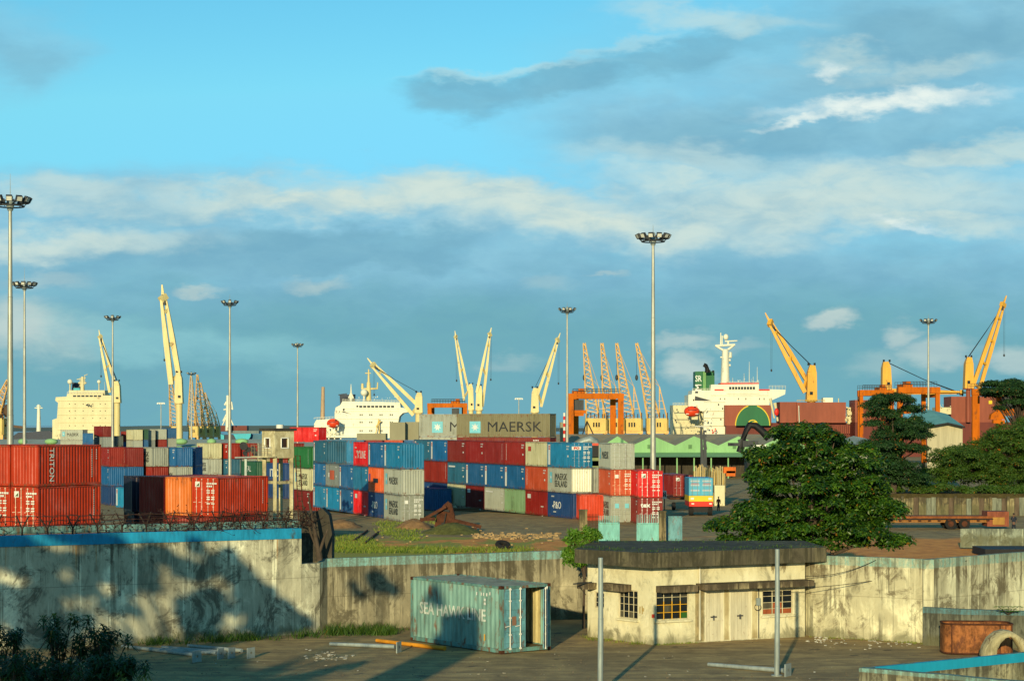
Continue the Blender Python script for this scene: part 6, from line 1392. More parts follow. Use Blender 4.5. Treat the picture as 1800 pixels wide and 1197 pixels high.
# ------------------------------------------------------------------ yard things
# rusty grab bucket
D_ = 176; r = thing('grab_bucket', 'rusty triangular grab bucket lying on the dirt mound', 'grab bucket', tuple(W(780, 930, D_)))
mb = MB(); mb.slab([W(762, 933, D_), W(800, 933, D_), W(799, 905, D_), W(794, 886, D_), W(787, 881, D_), W(779, 888, D_), (W(768, 905, D_))], (0, -1.6, 0)); part(r, 'jaw', mb, RUST)
mb = MB(); a = W(740, 915, D_ - .4); b = W(784, 890, D_ - .4); mb.beam(a, b, .3, .25); mb.beam(W(738, 913, D_ - .5), W(765, 912, D_ - .5), .3, .3); mb.beam(W(798, 914, D_ - .5), W(846, 926, D_ - .5), .25, .3); mb.beam(W(800, 926, D_ - .5), W(838, 930, D_ - .5), .25, .25); part(r, 'arm', mb, RUST)
mb = MB(); mb.beam(W(784, 902, D_ - .1), W(780, 922, D_ - .1), .1, .22); mb.beam(W(776, 920, D_ - .1), W(786, 922, D_ - .1), .1, .2); mb.beam(W(776, 896, D_ - .1), W(790, 898, D_ - .1), .1, .2); part(r, 'slot', mb, BLACK)
def mound(u0, u1, vt, vb, D, mt, lab, cat, nm, seed=0, kind='structure'):
    rg = random.Random(seed); mb = MB(); c = W((u0 + u1) / 2, vb, D); c.z = yz(D); rx = (u1 - u0) / 2 / F * D; hz = ZZ(vt, D) - c.z; n = 22; m_ = 7; vs = []
    for j in range(m_ + 1):
        for i in range(n):
            t = 2 * pi * i / n; q = j / m_; k = rx * (1 - q) * rg.uniform(.88, 1.12); vs.append((c.x + cos(t) * k, D + sin(t) * k * 1.1, c.z - .05 + hz * sin(q * pi / 2) * rg.uniform(.9, 1.08)))
    mb.add(vs, [(j * n + i, j * n + (i + 1) % n, (j + 1) * n + (i + 1) % n, (j + 1) * n + i) for j in range(m_) for i in range(n)], True); single(nm, mb, mt, lab, cat, kind=kind)
DIRT = paint('yellow_dirt', (.30, .17, .075), .95, .35, scale=1.5, zs=1)
mound(692, 765, 911, 922, 180, DIRT, None, None, 'earth_mound', 1); mound(740, 850, 918, 932, 172, paint('green_dirt', (.12, .12, .03), .95, .5, scale=2, zs=1), None, None, 'grass_mound', 2); mound(560, 640, 912, 915, 182, DIRT, None, None, 'rubble_mound', 4)
mb = MB(); c = W(884, 931, 150); c.z = yz(150) + .35; mb.torus((0, 0, 0), .42, .2, 18, 8, 'Z'); o = single('old_tyre', mb, TYRE, 'old black tyre lying on the dirt in the yard', 'tyre'); o.location = (c.x, c.y, yz(150) + .3); o.rotation_euler = (R(25), R(10), 0)
# rails in the yard near the grass
for i, (a, b) in enumerate((((622, 950), (646, 932)), ((642, 954), (665, 935)))):
    mb = MB(); D0 = 9.52 * F / (a[1] - V0); D1 = 9.52 * F / (b[1] - V0); mb.beam((XX(a[0], D0), D0, -.72), (XX(b[0], D1), D1, -.72), .12, .16); single('loose_rail', mb, RUST, '%s of the two dark rails lying in the yard grass' % ('left', 'right')[i], 'rail', 'two loose rails in the grass')
person(573, 925, 165, 1.7, 'person in a white shirt and blue wrap sitting on rubble by the left central stack', SHIRT, CLOTHB, 'sit', .4, yz(165) + .25)
# gates and pillars in front of the stacks
def gate(u0, u1, vt, vb, D, lab, bars, mt=TEALG):
    r = thing('gate_leaf', lab, 'gate', (XX((u0 + u1) / 2, D), D, -.8), 0, 'teal sheet gate leaves'); x0, x1 = XX(u0, D), XX(u1, D); zt = ZZ(vt, D); zb = -.7; zm = ZZ(vb, D)
    mb = MB(); n = 6
    mb.ab(x0, D - .02, zb, x1, D + .02, zm); part(r, 'sheet', mb, mt)
    mb = MB(); mb.beam((x0, D - .05, zm), (x1, D - .05, zm), .07, .08); mb.beam((x0, D - .05, (zm + zb) / 2 + .4), (x1, D - .05, (zm + zb) / 2 + .4), .05, .08)
    for x in (x0, x1): mb.beam((x, D - .05, zb), (x, D - .05, zm), .08, .07)
    part(r, 'frame', mb, mt)
    if bars:
        for i in range(bars): x = x0 + (x1 - x0) * i / (bars - 1); mb = MB(); mb.tube((x, D, zm), (x, D, zt), .025, .018, 5); part(r, 'bar', mb, mt)
gate(1053, 1088, 906, 919, 124, 'pale teal gate leaf with a row of bars on top, left of the gateway', 12); gate(1120, 1158, 904, 920, 122, 'teal gate leaf with bars on top beside the tall pillar', 13); gate(1172, 1198, 904, 908, 123, 'plain blue teal gate leaf right of the tall pillar', 0, TEALD)
for u0, u1, vt, D_, lab in ((1018, 1032, 898, 124, 'weathered concrete gate pillar left of the pale gate leaf'), (1158, 1170, 900, 122, 'weathered concrete gate pillar between the two teal gate leaves')):
    mb = MB(); x0, x1 = XX(u0, D_), XX(u1, D_); mb.ab(x0, D_ - .25, -.85, x1, D_ + .25, ZZ(vt, D_)); mb.ab(x0 - .03, D_ - .28, ZZ(vt, D_) + .002, x1 + .03, D_ + .28, ZZ(vt, D_) + .1); single('gate_pillar', mb, concrete('pillar_concrete', 3.2, (.24, .19, .11), (.42, .34, .2), (.06, .05, .03), 2), lab, 'pillar', 'concrete gate pillars')
r = thing('bar_fence', 'rust brown bar fence between the left gate pillar and the pale gate leaf', 'fence', (XX(1043, 124), 124, -.8))
for i in range(8): mb = MB(); x = XX(1034 + i * 2.5, 124); mb.tube((x, 124, -.8), (x, 124, ZZ(903, 124)), .025, .02, 5); part(r, 'bar', mb, RUST)
mb = MB(); mb.beam((XX(1032, 124), 124, ZZ(908, 124)), (XX(1053, 124), 124, ZZ(908, 124)), .04, .05); part(r, 'rail', mb, RUST)
# truck seen from behind
D_ = 206; g0 = yz(D_); tw = 44 / F * D_; x0 = XX(1210, D_); r = thing('truck', 'truck seen from behind with light blue container doors and a yellow and red tail', 'truck', (x0 + tw / 2, D_, g0))
cz = ZZ(840, D_); mz_ = ZZ(871, D_); ry = ZZ(881, D_); rz_ = ZZ(890, D_)
mb = MB(); mb.ab(x0 + .06, D_, mz_, x0 + tw - .06, D_ + 5, cz); part(r, 'cargo_body', mb, paint('truck_blue', (.07, .36, .58), .5, .15))
for k in range(2):
    xa = x0 + .12 + k * (tw / 2 - .08); w2 = tw / 2 - .16; mb = MB(); mb.ab(xa, D_ - .04, mz_ + .08, xa + w2, D_ - .002, cz - .08); d = part(r, 'rear_door', mb, paint('truck_door_blue', (.10, .42, .60), .5, .15))
    for q in (.25, .72): mb = MB(); mb.tube((xa + w2 * q, D_ - .07, mz_), (xa + w2 * q, D_ - .07, cz), .025, .025, 6); part(d, 'lock_rod', mb, PIPEG)
    mb = MB()
    for z in (.25, .55, .78): mb.ab(xa + w2 * .1, D_ - .055, mz_ + (cz - mz_) * z, xa + w2 * .9, D_ - .043, mz_ + (cz - mz_) * (z + .09))
    part(d, 'marking', mb, paint('truck_pale', (.45, .5, .55), .5, .2)); mb = MB(); mb.ab(xa + w2 * .15, D_ - .056, mz_ + (cz - mz_) * .66, xa + w2 * .85, D_ - .043, mz_ + (cz - mz_) * .70); part(d, 'marking', mb, RDTX)
mb = MB(); mb.ab(x0 + .05, D_ - .15, ry, x0 + tw - .05, D_ + 5, mz_ - .01); part(r, 'tail_panel', mb, LOGOY)
mb = MB(); mb.ab(x0 + .08, D_ - .17, rz_, x0 + tw - .08, D_ + 5, ry - .01); part(r, 'bumper', mb, REDP)
for k in (.12, .83): mb = MB(); mb.box((x0 + tw * (k + .03), D_ - .19, ry + .3), .35, .06, .22); part(r, 'tail_light', mb, WHITE); mb = MB(); mb.box((x0 + tw * (k + .05), D_ - .2, rz_ + .3), .28, .05, .14); part(r, 'reflector', mb, WHITE)
for k in (.04, .80): mb = MB(); mb.tube((x0 + tw * k, D_ + .6, g0 + .5), (x0 + tw * (k + .17), D_ + .6, g0 + .5), .5, .5, 14); part(r, 'wheel', mb, TYRE)
mb = MB(); mb.ab(x0 + tw * .18, D_ + .2, g0 + .35, x0 + tw * .82, D_ + 4, rz_ - .02); part(r, 'chassis', mb, BLACK)
person(1263, 888, 225, 1.7, 'small person in a red brown shirt walking on the road right of the truck', CLOTHR, CLOTHD, 'stand', .3, yz(225))
# trailer with a dark red container, and a blue one, beyond
D_ = 235; r = thing('trailer', 'low trailer under the dark red container beyond the truck', 'trailer', (XX(1195, D_), D_, yz(D_)))
mb = MB(); mb.ab(XX(1176, D_), D_ - 1.5, -.2, XX(1222, D_), D_ + 5, .05); part(r, 'bed', mb, RUST)
for u in (1183, 1214): mb = MB(); mb.tube((XX(u - 3, D_), D_ - 1, yz(D_) + .5), (XX(u + 3, D_), D_ - 1, yz(D_) + .5), .5, .5, 12); part(r, 'wheel', mb, TYRE)
container((XX(1183, 237) + CW, 237, .08), pi / 2 + .12, 'dred', 'dark red container with door rods on the trailer behind the truck', door='logo')
container((XX(1173, 244) + CW - .3, 244, .0), pi / 2 + .1, 'navy', 'navy container just left of the dark red one on the trailer', door='plain')
mb = MB(); mb.ab(XX(1164, 200), 200, ZZ(876, 200), XX(1171.5, 200), 200.1, ZZ(862, 200)); o = single('notice_board', mb, WHITE, 'small white notice board with dark figures beside the red pair of containers', 'sign', loc=W(1168, 870, 200)); mb = MB(); mb.tube(W(1168, 905, 200.2), W(1168, 862, 200.2), .05, .05, 6); part(o, 'post', mb, DGREY); mb = MB(); mb.box(W(1166.6, 869, 199.97), .09, .02, .5); mb.box(W(1169.5, 869, 199.97), .09, .02, .5); mb.box(W(1168, 869, 199.97), .12, .02, .08); part(o, 'figure', mb, BKTX)
# stacked yellow timber poles
r = thing('timber_rack', 'rack of upright yellow poles beside the road', 'rack', (XX(1248, 262), 262, yz(262)))
for i in range(44):
    u = 1221 + i * 1.25; D_ = 262 + random.uniform(0, 3); mb = MB(); v1 = (818 if i < 20 else 822) + random.uniform(-4, 5); mb.tube(W(u, 866, D_), W(u + random.uniform(-.6, .6), v1, D_), .06, .045, 5); part(r, 'pole', mb, paint('yellow_bamboo', (.62, .44, .16), .7, .3) if i % 3 else paint('pale_bamboo', (.68, .58, .32), .7, .3))
mb = MB(); mb.ab(XX(1220, 266), 266.5, yz(266), XX(1275, 266), 266.8, ZZ(828, 266)); part(r, 'backing', mb, paint('ochre_sheet', (.50, .34, .10), .8, .3, scale=2))
mb = MB(); mb.ab(XX(1256, 258), 258, yz(258), XX(1274, 258), 259, ZZ(853, 258)); part(r, 'base_block', mb, CREAM)
mb = MB(); mb.box(W(1282, 826, 258), 1.6, 1, .8); mb.box(W(1284, 832, 258), 1.2, 1, .7); single('orange_bales', mb, paint('orange_cloth', (.75, .16, .02), .8, .3), 'orange bales half hidden by the big tree beside the pole rack', 'bales', loc=W(1282, 840, 258))
# reach stackers: grey one in the central gap, black one by the green gables
D_ = 240; r = thing('reach_stacker', 'grey blue reach stacker with its arched boom above the central gap', 'reach stacker', tuple(W(1040, 880, D_)))
mb = MB(); mb.path([W(1012, 783, D_), W(1025, 776, D_), W(1036, 773, D_), W(1046, 776, D_), W(1050, 790, D_)], [.35, .5, .6, .55, .4], 6); part(r, 'boom', mb, PIPEG)
mb = MB(); mb.box(W(1042, 800, D_), 2.6, 3, 2.6); mb.box(W(1041, 820, D_), 3, 3, 1.5); part(r, 'body', mb, paint('stacker_green', (.25, .3, .12), .6)); mb = MB(); mb.box(W(1041, 786, D_ - 1.6), 1.5, .4, 1.0); part(r, 'hood', mb, LIFE); mb = MB(); mb.box(W(1045, 793, D_ - 1.8), 1.1, .4, 1.4); part(r, 'cab', mb, BLACK)
for u in (1035, 1048): mb = MB(); mb.tube(W(u, 850, D_) + Vector((0, -1, 0)), W(u, 850, D_) + Vector((0, 1, 0)), .9, .9, 12); part(r, 'wheel', mb, TYRE)
D_ = 300; r = thing('reach_stacker', 'black reach stacker boom rising beside the big tree', 'reach stacker', tuple(W(1330, 860, D_)))
mb = MB(); mb.path([W(1300, 795, D_), W(1306, 775, D_), W(1312, 756, D_), W(1318, 747, D_), W(1328, 748, D_), W(1338, 756, D_), W(1352, 770, D_)], [.55, .5, .5, .6, .6, .6, .7], 6); part(r, 'boom', mb, BLACK)
mb = MB(); mb.box(W(1318, 780, D_), 2.4, 2, 1.0); mb.beam(W(1280, 781, D_), W(1310, 781, D_), .8, .5); mb.beam(W(1300, 772, D_), W(1306, 790, D_), .6, .6); part(r, 'spreader', mb, DGREY)
mb = MB(); mb.box(W(1345, 820, D_), 6, 4, 5); part(r, 'body', mb, BLACK); mb = MB(); mb.beam(W(1322, 785, D_ - 2), W(1346, 784, D_ - 2), 1, .5); part(r, 'guard', mb, WHITE)
D_ = 300; r = thing('signal_post', 'dark post with a wide flat white top in front of the green and white ship', 'post', tuple(W(1236, 850, D_)))
mb = MB(); mb.beam(W(1235, 853, D_), W(1232.5, 750, D_), .55, .5, .3, .3); mb.beam(W(1240, 850, D_), W(1239, 790, D_), .5, .5); mb.beam(W(1240, 790, D_), W(1237, 760, D_), .5, .5, .3, .3)
for v in (758, 766, 775, 784, 792): mb.box(W(1239, v, D_), .5, .4, .35)
part(r, 'post', mb, DGREY)
mb = MB(); mb.slab([W(1214, 748.2, D_), W(1253, 749, D_), W(1240, 751, D_), W(1228, 750.5, D_)], (0, -2.5, 0)); part(r, 'top_plate', mb, paint('pale_plate', (.5, .5, .45), .5))
# concrete panel fence on the right
D_ = 206; zt_ = ZZ(873, D_); r = thing('panel_fence', 'tall weathered concrete panel fence behind the flatbed trailer', 'fence', (XX(1690, D_), D_, -.8)); u = 1555; i = 0
while u < 1850:
    x0, x1 = XX(u, D_), XX(u + 31, D_); mb = MB(); mb.ab(x0 - .14, D_ - .18, -.9, x0 + .14, D_ + .12, zt_ + random.uniform(-.05, .1)); part(r, 'post', mb, POSTC)
    for k in range(3):
        xa = x0 + .15 + (x1 - x0 - .3) * k / 3; xb = x0 + .15 + (x1 - x0 - .3) * (k + 1) / 3 - .03; mb = MB(); kk = random.uniform(-.03, .03); mb.ab(xa, D_ - .06 + kk, -.9, xb, D_ + .03 + kk, zt_ - random.uniform(.02, .18))
        part(r, 'panel', mb, random.choice([POSTC, paint('brown_plank', (.12, .085, .055), .9, .5, scale=2, zs=.2), POSTC, paint('grey_green_plank', (.20, .21, .15), .9, .5, scale=2, zs=.2)]))
    u += 31; i += 1
# flatbed trailer
FLATR = paint('flatbed_rust', (.26, .08, .022), .85, .4, scale=1.5, zs=.7, rust=.4)
D_ = 178; g0 = yz(D_); r = thing('flatbed_trailer', 'long rust orange flatbed trailer parked before the concrete fence', 'trailer', (XX(1680, D_), D_, g0))
zb = ZZ(908, D_); x0, x1 = XX(1540, D_), XX(1746, D_); mb = MB(); mb.ab(x0, D_, zb - .16, x1, D_ + 2.4, zb + .05); part(r, 'deck', mb, FLATR)
mb = MB(); mb.ab(x0, D_ + .3, zb - .55, x1, D_ + .5, zb - .17); mb.ab(x0, D_ + 1.9, zb - .55, x1, D_ + 2.1, zb - .17); part(r, 'chassis_rail', mb, paint('ochre_chassis', (.30, .13, .03), .7, .35, scale=2, rust=.2))
mb = MB(); mb.ab(x0, D_ - .04, zb - .24, x1, D_ - .005, zb - .17); part(r, 'painted_edge_shadow', mb, BLACK)  # black strip painted in as the shade under the deck edge
for i in range(12): mb = MB(); x = x0 + (x1 - x0) * i / 12 + .3; mb.ab(x, D_ - .03, zb - .4, x + .25, D_ + .1, zb - .25); part(r, 'twist_lock', mb, RUST)
for u in (1672, 1696):
    for yy_ in (.1, 1.9):
        mb = MB(); c = Vector((XX(u, D_), D_ + yy_, g0 + .52)); mb.tube(c, c + Vector((0, .35, 0)), .52, .52, 18); w_ = part(r, 'wheel', mb, TYRE); mb = MB(); mb.tube(c - Vector((0, .02, 0)), c + Vector((0, .05, 0)), .27, .27, 12); part(w_, 'rim', mb, RUST)
mb = MB(); mb.ab(XX(1736, D_), D_ + .1, zb - .9, XX(1774, D_), D_ + 2.2, ZZ(899, D_)); part(r, 'headboard', mb, paint('faded_red_board', (.28, .08, .04), .8, .35, scale=1.5, rust=.3))
mb = MB(); mb.ab(XX(1745, D_), D_ - .02, ZZ(922, D_), XX(1766, D_), D_ + .08, ZZ(909, D_)); part(r, 'gear_box', mb, paint('dull_ochre', (.4, .2, .04), .7, .3))
person(1782, 927, 172, 1.75, 'person in dark clothes standing at the right end of the flatbed trailer', CLOTHD, CLOTHD, 'stand', -.5, yz(172))
# pale low wall, far right
D_ = 150; mb = MB(); mb.add([], []); wall_seg(mb, [(XX(1688, D_), D_), (XX(1860, D_ - 4), D_ - 4)], [ZZ(929, D_), ZZ(929, D_ - 4)], .4, z0=ZZ(962, D_)); single('pale_wall', mb, WALLR, 'pale streaked concrete slab wall at the right, in front of the flatbed', 'wall')
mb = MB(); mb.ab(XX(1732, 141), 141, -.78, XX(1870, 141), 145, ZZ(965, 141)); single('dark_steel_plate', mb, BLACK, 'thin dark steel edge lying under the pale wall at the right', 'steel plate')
# ------------------------------------------------------------------ vegetation
def leaf_card(vs, fs, p, nrm, size, asp=.5, fold=.25):
    a = nrm.cross(Vector((random.uniform(-1, 1), random.uniform(-1, 1), random.uniform(-1, 1)))).normalized(); b = nrm.cross(a)
    L = size; w_ = size * asp; i = len(vs)
    vs += [p, p + a * L * .5 + b * w_ * .5 + nrm * L * .08, p + a * L - nrm * L * fold * .4, p + a * L * .5 - b * w_ * .5 + nrm * L * .08]; fs.append((i, i + 1, i + 2, i + 3))
def crown(clumps, n, size, asp=.5, flat=1.0, rnd=.35, up=.5):
    """clumps: (centre, radius, squash). leaves sit on the clumps' outer shell"""
    vs = []; fs = []; tot = sum(c[1] ** 2 for c in clumps)
    for c, rad, sq in clumps:
        k = int(n * rad * rad / tot)
        for i in range(k):
            d = Vector((random.gauss(0, 1), random.gauss(0, 1), random.gauss(0, 1))).normalized()
            if d.z < -.3: d.z *= -.6
            rr = rad * (random.random() ** .28) * random.uniform(.8, 1.08); p = Vector(c) + Vector((d.x * rr, d.y * rr, d.z * rr * sq))
            nn = (d + Vector((random.gauss(0, rnd), random.gauss(0, rnd), random.gauss(0, rnd) + up))).normalized(); leaf_card(vs, fs, p, nn, size * random.uniform(.65, 1.25), asp)
    mb = MB(); mb.add(vs, fs); return mb
def tree(name, lab, base, trunk_h, trunk_r, clumps, n, size, mt, cat='tree', asp=.5, up=.5, limbs=14, group=None, lean=(0, 0), rnd=.35):
    base = Vector(base); r = thing(name, lab, cat, tuple(base), 0, group)
    top = base + Vector((lean[0], lean[1], trunk_h)); mb = MB()
    mb.path([base - Vector((0, 0, .2)), base + Vector((lean[0] * .2, 0, trunk_h * .3)), base.lerp(top, .65) + Vector((trunk_r * .5, 0, 0)), top], [trunk_r * 1.3, trunk_r, trunk_r * .8, trunk_r * .6], 9)
    for c, rad, sq in random.sample(clumps, min(limbs, len(clumps))):
        c = Vector(c); s_ = base.lerp(top, random.uniform(.55, 1)); m_ = s_.lerp(c, .5) + Vector((0, 0, (c - s_).length * .08)); mb.path([s_, m_, c], [trunk_r * .4, trunk_r * .24, trunk_r * .08], 5)
    part(r, 'trunk', mb, BARK); part(r, 'crown', crown(clumps, n, size, asp, up=up, rnd=rnd), mt, kind='stuff'); return r
def clumps_px(outline, D, depth, count, rad, sq=.75, seed=1):
    """fill a silhouette (list of (u, v, ru, rv) lobes) at distance D with clumps spread over real depth"""
    rg = random.Random(seed); out = []; tot = sum(a[2] * a[3] for a in outline)
    for (u, v, ru, rv) in outline:
        k = max(2, int(count * ru * rv / tot)); c = W(u, v, D); Rx = ru / F * D; Rz = rv / F * D
        for i in range(k):
            d = Vector((rg.gauss(0, 1), rg.gauss(0, 1), rg.gauss(0, 1))).normalized() * (rg.random() ** .4)
            q = rad * rg.uniform(.7, 1.25); out.append(((c.x + d.x * max(.1, Rx - q), c.y + d.y * depth * min(1, Rx / 3), c.z + d.z * max(.1, Rz - q * sq)), q, sq))
    return out
# the big broad-leaved tree behind the yard wall
big = [(1425, 800, 105, 55), (1395, 765, 60, 28), (1450, 762, 45, 24), (1350, 830, 60, 60), (1500, 830, 70, 60), (1420, 870, 130, 70), (1360, 915, 90, 50), (1490, 915, 85, 60), (1430, 940, 130, 38), (1285, 925, 52, 22), (1255, 928, 28, 11), (1320, 895, 40, 30), (1545, 905, 42, 48), (1575, 950, 34, 20), (1570, 900, 26, 26), (1560, 955, 40, 18), (1335, 950, 60, 25), (1330, 800, 25, 22), (1540, 860, 26, 26), (1275, 948, 30, 12)]
cl = clumps_px(big, 98, 4.2, 470, .60, .7, 5)
tree('almond_tree', 'big dense broad leaved tree behind the wall right of the guardhouse', (XX(1425, 98), 98, -.8), 4.5, .32, cl, 90000, .20, LEAF_BIG, up=.9, limbs=40, asp=.58, rnd=.5)
# dark fine-leaved tree in front of the right gantry
dk = [(1570, 702, 42, 14), (1535, 745, 30, 10), (1560, 730, 45, 14), (1590, 742, 45, 16), (1555, 765, 40, 16), (1600, 765, 45, 20), (1570, 790, 52, 22), (1550, 700, 28, 9), (1600, 705, 20, 8), (1560, 820, 50, 22), (1610, 790, 28, 14), (1625, 748, 18, 9), (1545, 715, 40, 22), (1590, 755, 48, 26), (1550, 790, 48, 30), (1575, 830, 55, 28), (1610, 840, 40, 16), (1605, 720, 30, 14), (1530, 830, 30, 20)]
cl = clumps_px(dk, 215, 6, 320, 1.0, .6, 6); tree('rain_tree', 'dark layered tree standing before the right orange gantry', (XX(1570, 215), 215, -1), 7, .4, cl, 60000, .27, LEAF_DARK, up=.7, limbs=30)
# feathery trees on the right
md = [(1760, 770, 50, 30), (1790, 800, 60, 45), (1720, 810, 60, 35), (1690, 795, 50, 28), (1660, 805, 40, 25), (1745, 835, 70, 30), (1690, 835, 60, 25), (1800, 745, 30, 16), (1635, 830, 30, 18), (1655, 845, 40, 14), (1740, 800, 60, 50), (1790, 770, 50, 45), (1700, 830, 60, 35), (1765, 840, 70, 30), (1665, 820, 40, 30), (1810, 820, 50, 50)]
cl = clumps_px(md, 228, 6, 380, 1.1, .7, 7); tree('feathery_tree', 'mid green feathery tree at the right behind the concrete panel fence', (XX(1740, 228), 228, -1.2), 5, .35, cl, 80000, .26, LEAF_MID, up=.6, limbs=30)
ut = [(1745, 676, 28, 11), (1775, 674, 30, 11), (1798, 682, 22, 12), (1760, 694, 40, 8), (1735, 690, 16, 8), (1775, 708, 30, 8), (1795, 715, 20, 10), (1757, 718, 10, 9), (1765, 684, 44, 14), (1810, 700, 40, 24), (1740, 688, 24, 12)]
cl = clumps_px(ut, 250, 5, 120, 1.0, .5, 8); tree('flat_topped_tree', 'flat topped tree with bare forked limbs at the far right', (XX(1795, 250), 250, -1.5), 11, .32, cl, 26000, .3, LEAF_DARK, up=1.0, limbs=34)
# bushes on the bank along the fence
bs = [(1600, 850, 40, 14), (1660, 858, 50, 12), (1720, 862, 60, 12), (1790, 862, 50, 12), (1570, 858, 30, 12), (1620, 862, 40, 10)]
mb = crown(clumps_px(bs, 216, 2.5, 120, .8, .5, 9), 15000, .28, .5); single('bank_scrub', mb, LEAF_MID, 'low scrub growing along the top of the bank behind the panel fence', 'scrub', kind='stuff')
mb = MB(); wall_seg(mb, [(XX(1540, 214), 214), (XX(1860, 214), 214)], [1.2, 1.2], 14, -1.5); tag(single('earth_bank', mb, paint('olive_bank', (.07, .055, .02), 1., .5, scale=1.5, zs=1), None, None), kind='structure')
# young tree at the guardhouse corner
yt = [(1010, 945, 24, 20), (1035, 940, 26, 18), (1005, 970, 24, 18), (1045, 945, 16, 16), (1018, 990, 18, 16), (1000, 985, 14, 14), (1028, 965, 26, 18)]
cl = clumps_px(yt, 83.6, .8, 60, .26, .8, 10); tree('young_tree', 'bright green young tree at the left corner of the guardhouse roof', (XX(1026, 83.8), 83.8, -.2), 3.4, .06, cl, 3600, .17, LEAF_BRIGHT, up=.3, asp=.42, limbs=20, rnd=.7)
dk2 = clumps_px([(1025, 1005, 12, 12), (1015, 1000, 10, 8)], 83.9, .4, 8, .25, .8, 11)
# weeds along the wall foot and grass
mb = MB()
for i in range(95):
    t = random.random(); u = random.choice([random.uniform(250, 560), random.uniform(370, 470), random.uniform(560, 720), random.uniform(580, 690)]); D_ = 80.9 - (560 - u) / 560 * 5.2 - random.uniform(0, 1.0) if u < 560 else 83.2 - random.uniform(0, 2.2)
    blades(mb, (XX(u, D_), D_, 0), 22, .42 * random.uniform(.5, 1.3), .22, .018, .7)
single('wall_weeds', mb, LEAF_MID, 'weeds along the foot of the stained walls on the left', 'weeds', kind='stuff')
mb = MB()
for i in range(90):
    u = random.choice([random.uniform(1040, 1140), random.uniform(1150, 1215), random.uniform(1420, 1640)]); 
    if u < 1145: q = A0.lerp(C0, (u - 1040) / 105) + Vector((-.25, -.3, 0)) * random.random() * 2.
    elif u < 1216: q = C0.lerp(B0, (u - 1150) / 265) + Vector((.1, -.12, 0)) * random.random()
    else: q = Vector((12.45, 80.75, 0)).lerp(Vector((16.77, 78.1, 0)), (u - 1420) / 220) + Vector((-.1, -.5, 0)) * random.random()
    blades(mb, q, 8, .09 if u > 1150 else .16, .12, .012, .8)
single('foot_grass', mb, GRASS, 'thin grass along the foot of the guardhouse and right wall', 'grass', kind='stuff')
mb = MB(); rg = random.Random(3)
for i in range(5200):
    v = rg.uniform(908, 972); u = rg.uniform(585, 1000) if rg.random() < .8 else rg.uniform(585, 800); D_ = 9.6 * F / (v - V0)
    k = sin(u * .021 + v * .06) + sin(u * .05 - v * .11) * .7
    if k < .55 and not (v > 963 and u < 860): continue
    if u > 790 and v < 963: continue
    blades(mb, (XX(u, D_), D_, -.8), 4, .22 + .1 * (v > 960), .3, .035, .7)
single('yard_grass', mb, GRASS, 'patchy grass on the yard dirt behind the lower wall', 'grass', kind='stuff')
# dark foreground shrubs with long narrow leaves
def rosette(mb, c, n, L, w_):
    for i in range(n):
        t = 2 * pi * i / n + random.uniform(-.3, .3); el = random.uniform(-.35, .75); d = Vector((cos(t) * cos(el), sin(t) * cos(el), sin(el))); s_ = d.cross(Vector((0, 0, 1))).normalized() * w_; l_ = L * random.uniform(.7, 1.15)
        p = Vector(c); m1 = p + d * l_ * .45 + Vector((0, 0, .04)); e = p + d * l_ - Vector((0, 0, l_ * .25)); mb.add([p, m1 + s_, e, m1 - s_], [(0, 1, 2, 3)])
for (u, vt, D_, spread, lab) in ((105, 1085, 60, .9, 'dark shrub with narrow leaves in the bottom left, tallest of the three'), (182, 1102, 61, .7, 'dark shrub with narrow leaves at the bottom left, right of the tallest'), (10, 1100, 59, .9, 'dark shrub with narrow leaves cut by the left edge, bottom left'), (60, 1150, 56, 1.0, 'low dark shrub at the very bottom left'), (150, 1155, 56, .9, 'low dark shrub at the bottom, second from the left corner'), (215, 1165, 56, .7, 'low dark shrub at the bottom, farthest right of the dark shrubs'), (10, 1150, 55, .8, 'low dark shrub right in the bottom left corner')):
    x = XX(u, D_); zt = ZZ(vt, D_); r = thing('narrow_leaf_shrub', lab, 'shrub', (x, D_, 0), 0, 'dark foreground shrubs'); st = MB(); lv = MB()
    for i in range(44):
        q = Vector((x + random.gauss(0, spread * .55), D_ + random.gauss(0, .5), zt * random.uniform(.12, 1) if i else zt - .05)); b = Vector((x + random.gauss(0, .15), D_, 0)); st.path([b, b.lerp(q, .5) + Vector((random.uniform(-.1, .1), 0, 0)), q], [.03, .022, .012], 5)
        for k in range(3): rosette(lv, q - Vector((0, 0, k * .13)), 12, .34 + k * .05, .032)
    part(r, 'stem', st, BARK); part(r, 'foliage', lv, LEAF_DARK, kind='stuff')
# leafy plant on the low side wall and by the right edge
mb = MB(); st = MB(); D_ = 76.2; r = thing('papaya_seedling', 'small broad leaved plant growing on top of the low side wall at the right', 'plant', tuple(W(1772, 1078, D_)))
for i in range(7):
    q = W(1756 + i * 5.5, 1066 + (i % 3) * 4, D_ - random.uniform(0, .5)); st.tube(W(1772, 1080, D_ + .1), q, .014, .01, 5)
    for k in range(7): t = 2 * pi * k / 7; d = Vector((cos(t), sin(t) * .8, .12)); s_ = Vector((-sin(t), cos(t), 0)) * .045; mb.add([q, q + d * .13 + s_, q + d * .27 - Vector((0, 0, .05)), q + d * .13 - s_], [(0, 1, 2, 3)])
part(r, 'stem', st, BARK); part(r, 'leaves', mb, LEAF_BRIGHT, kind='stuff')
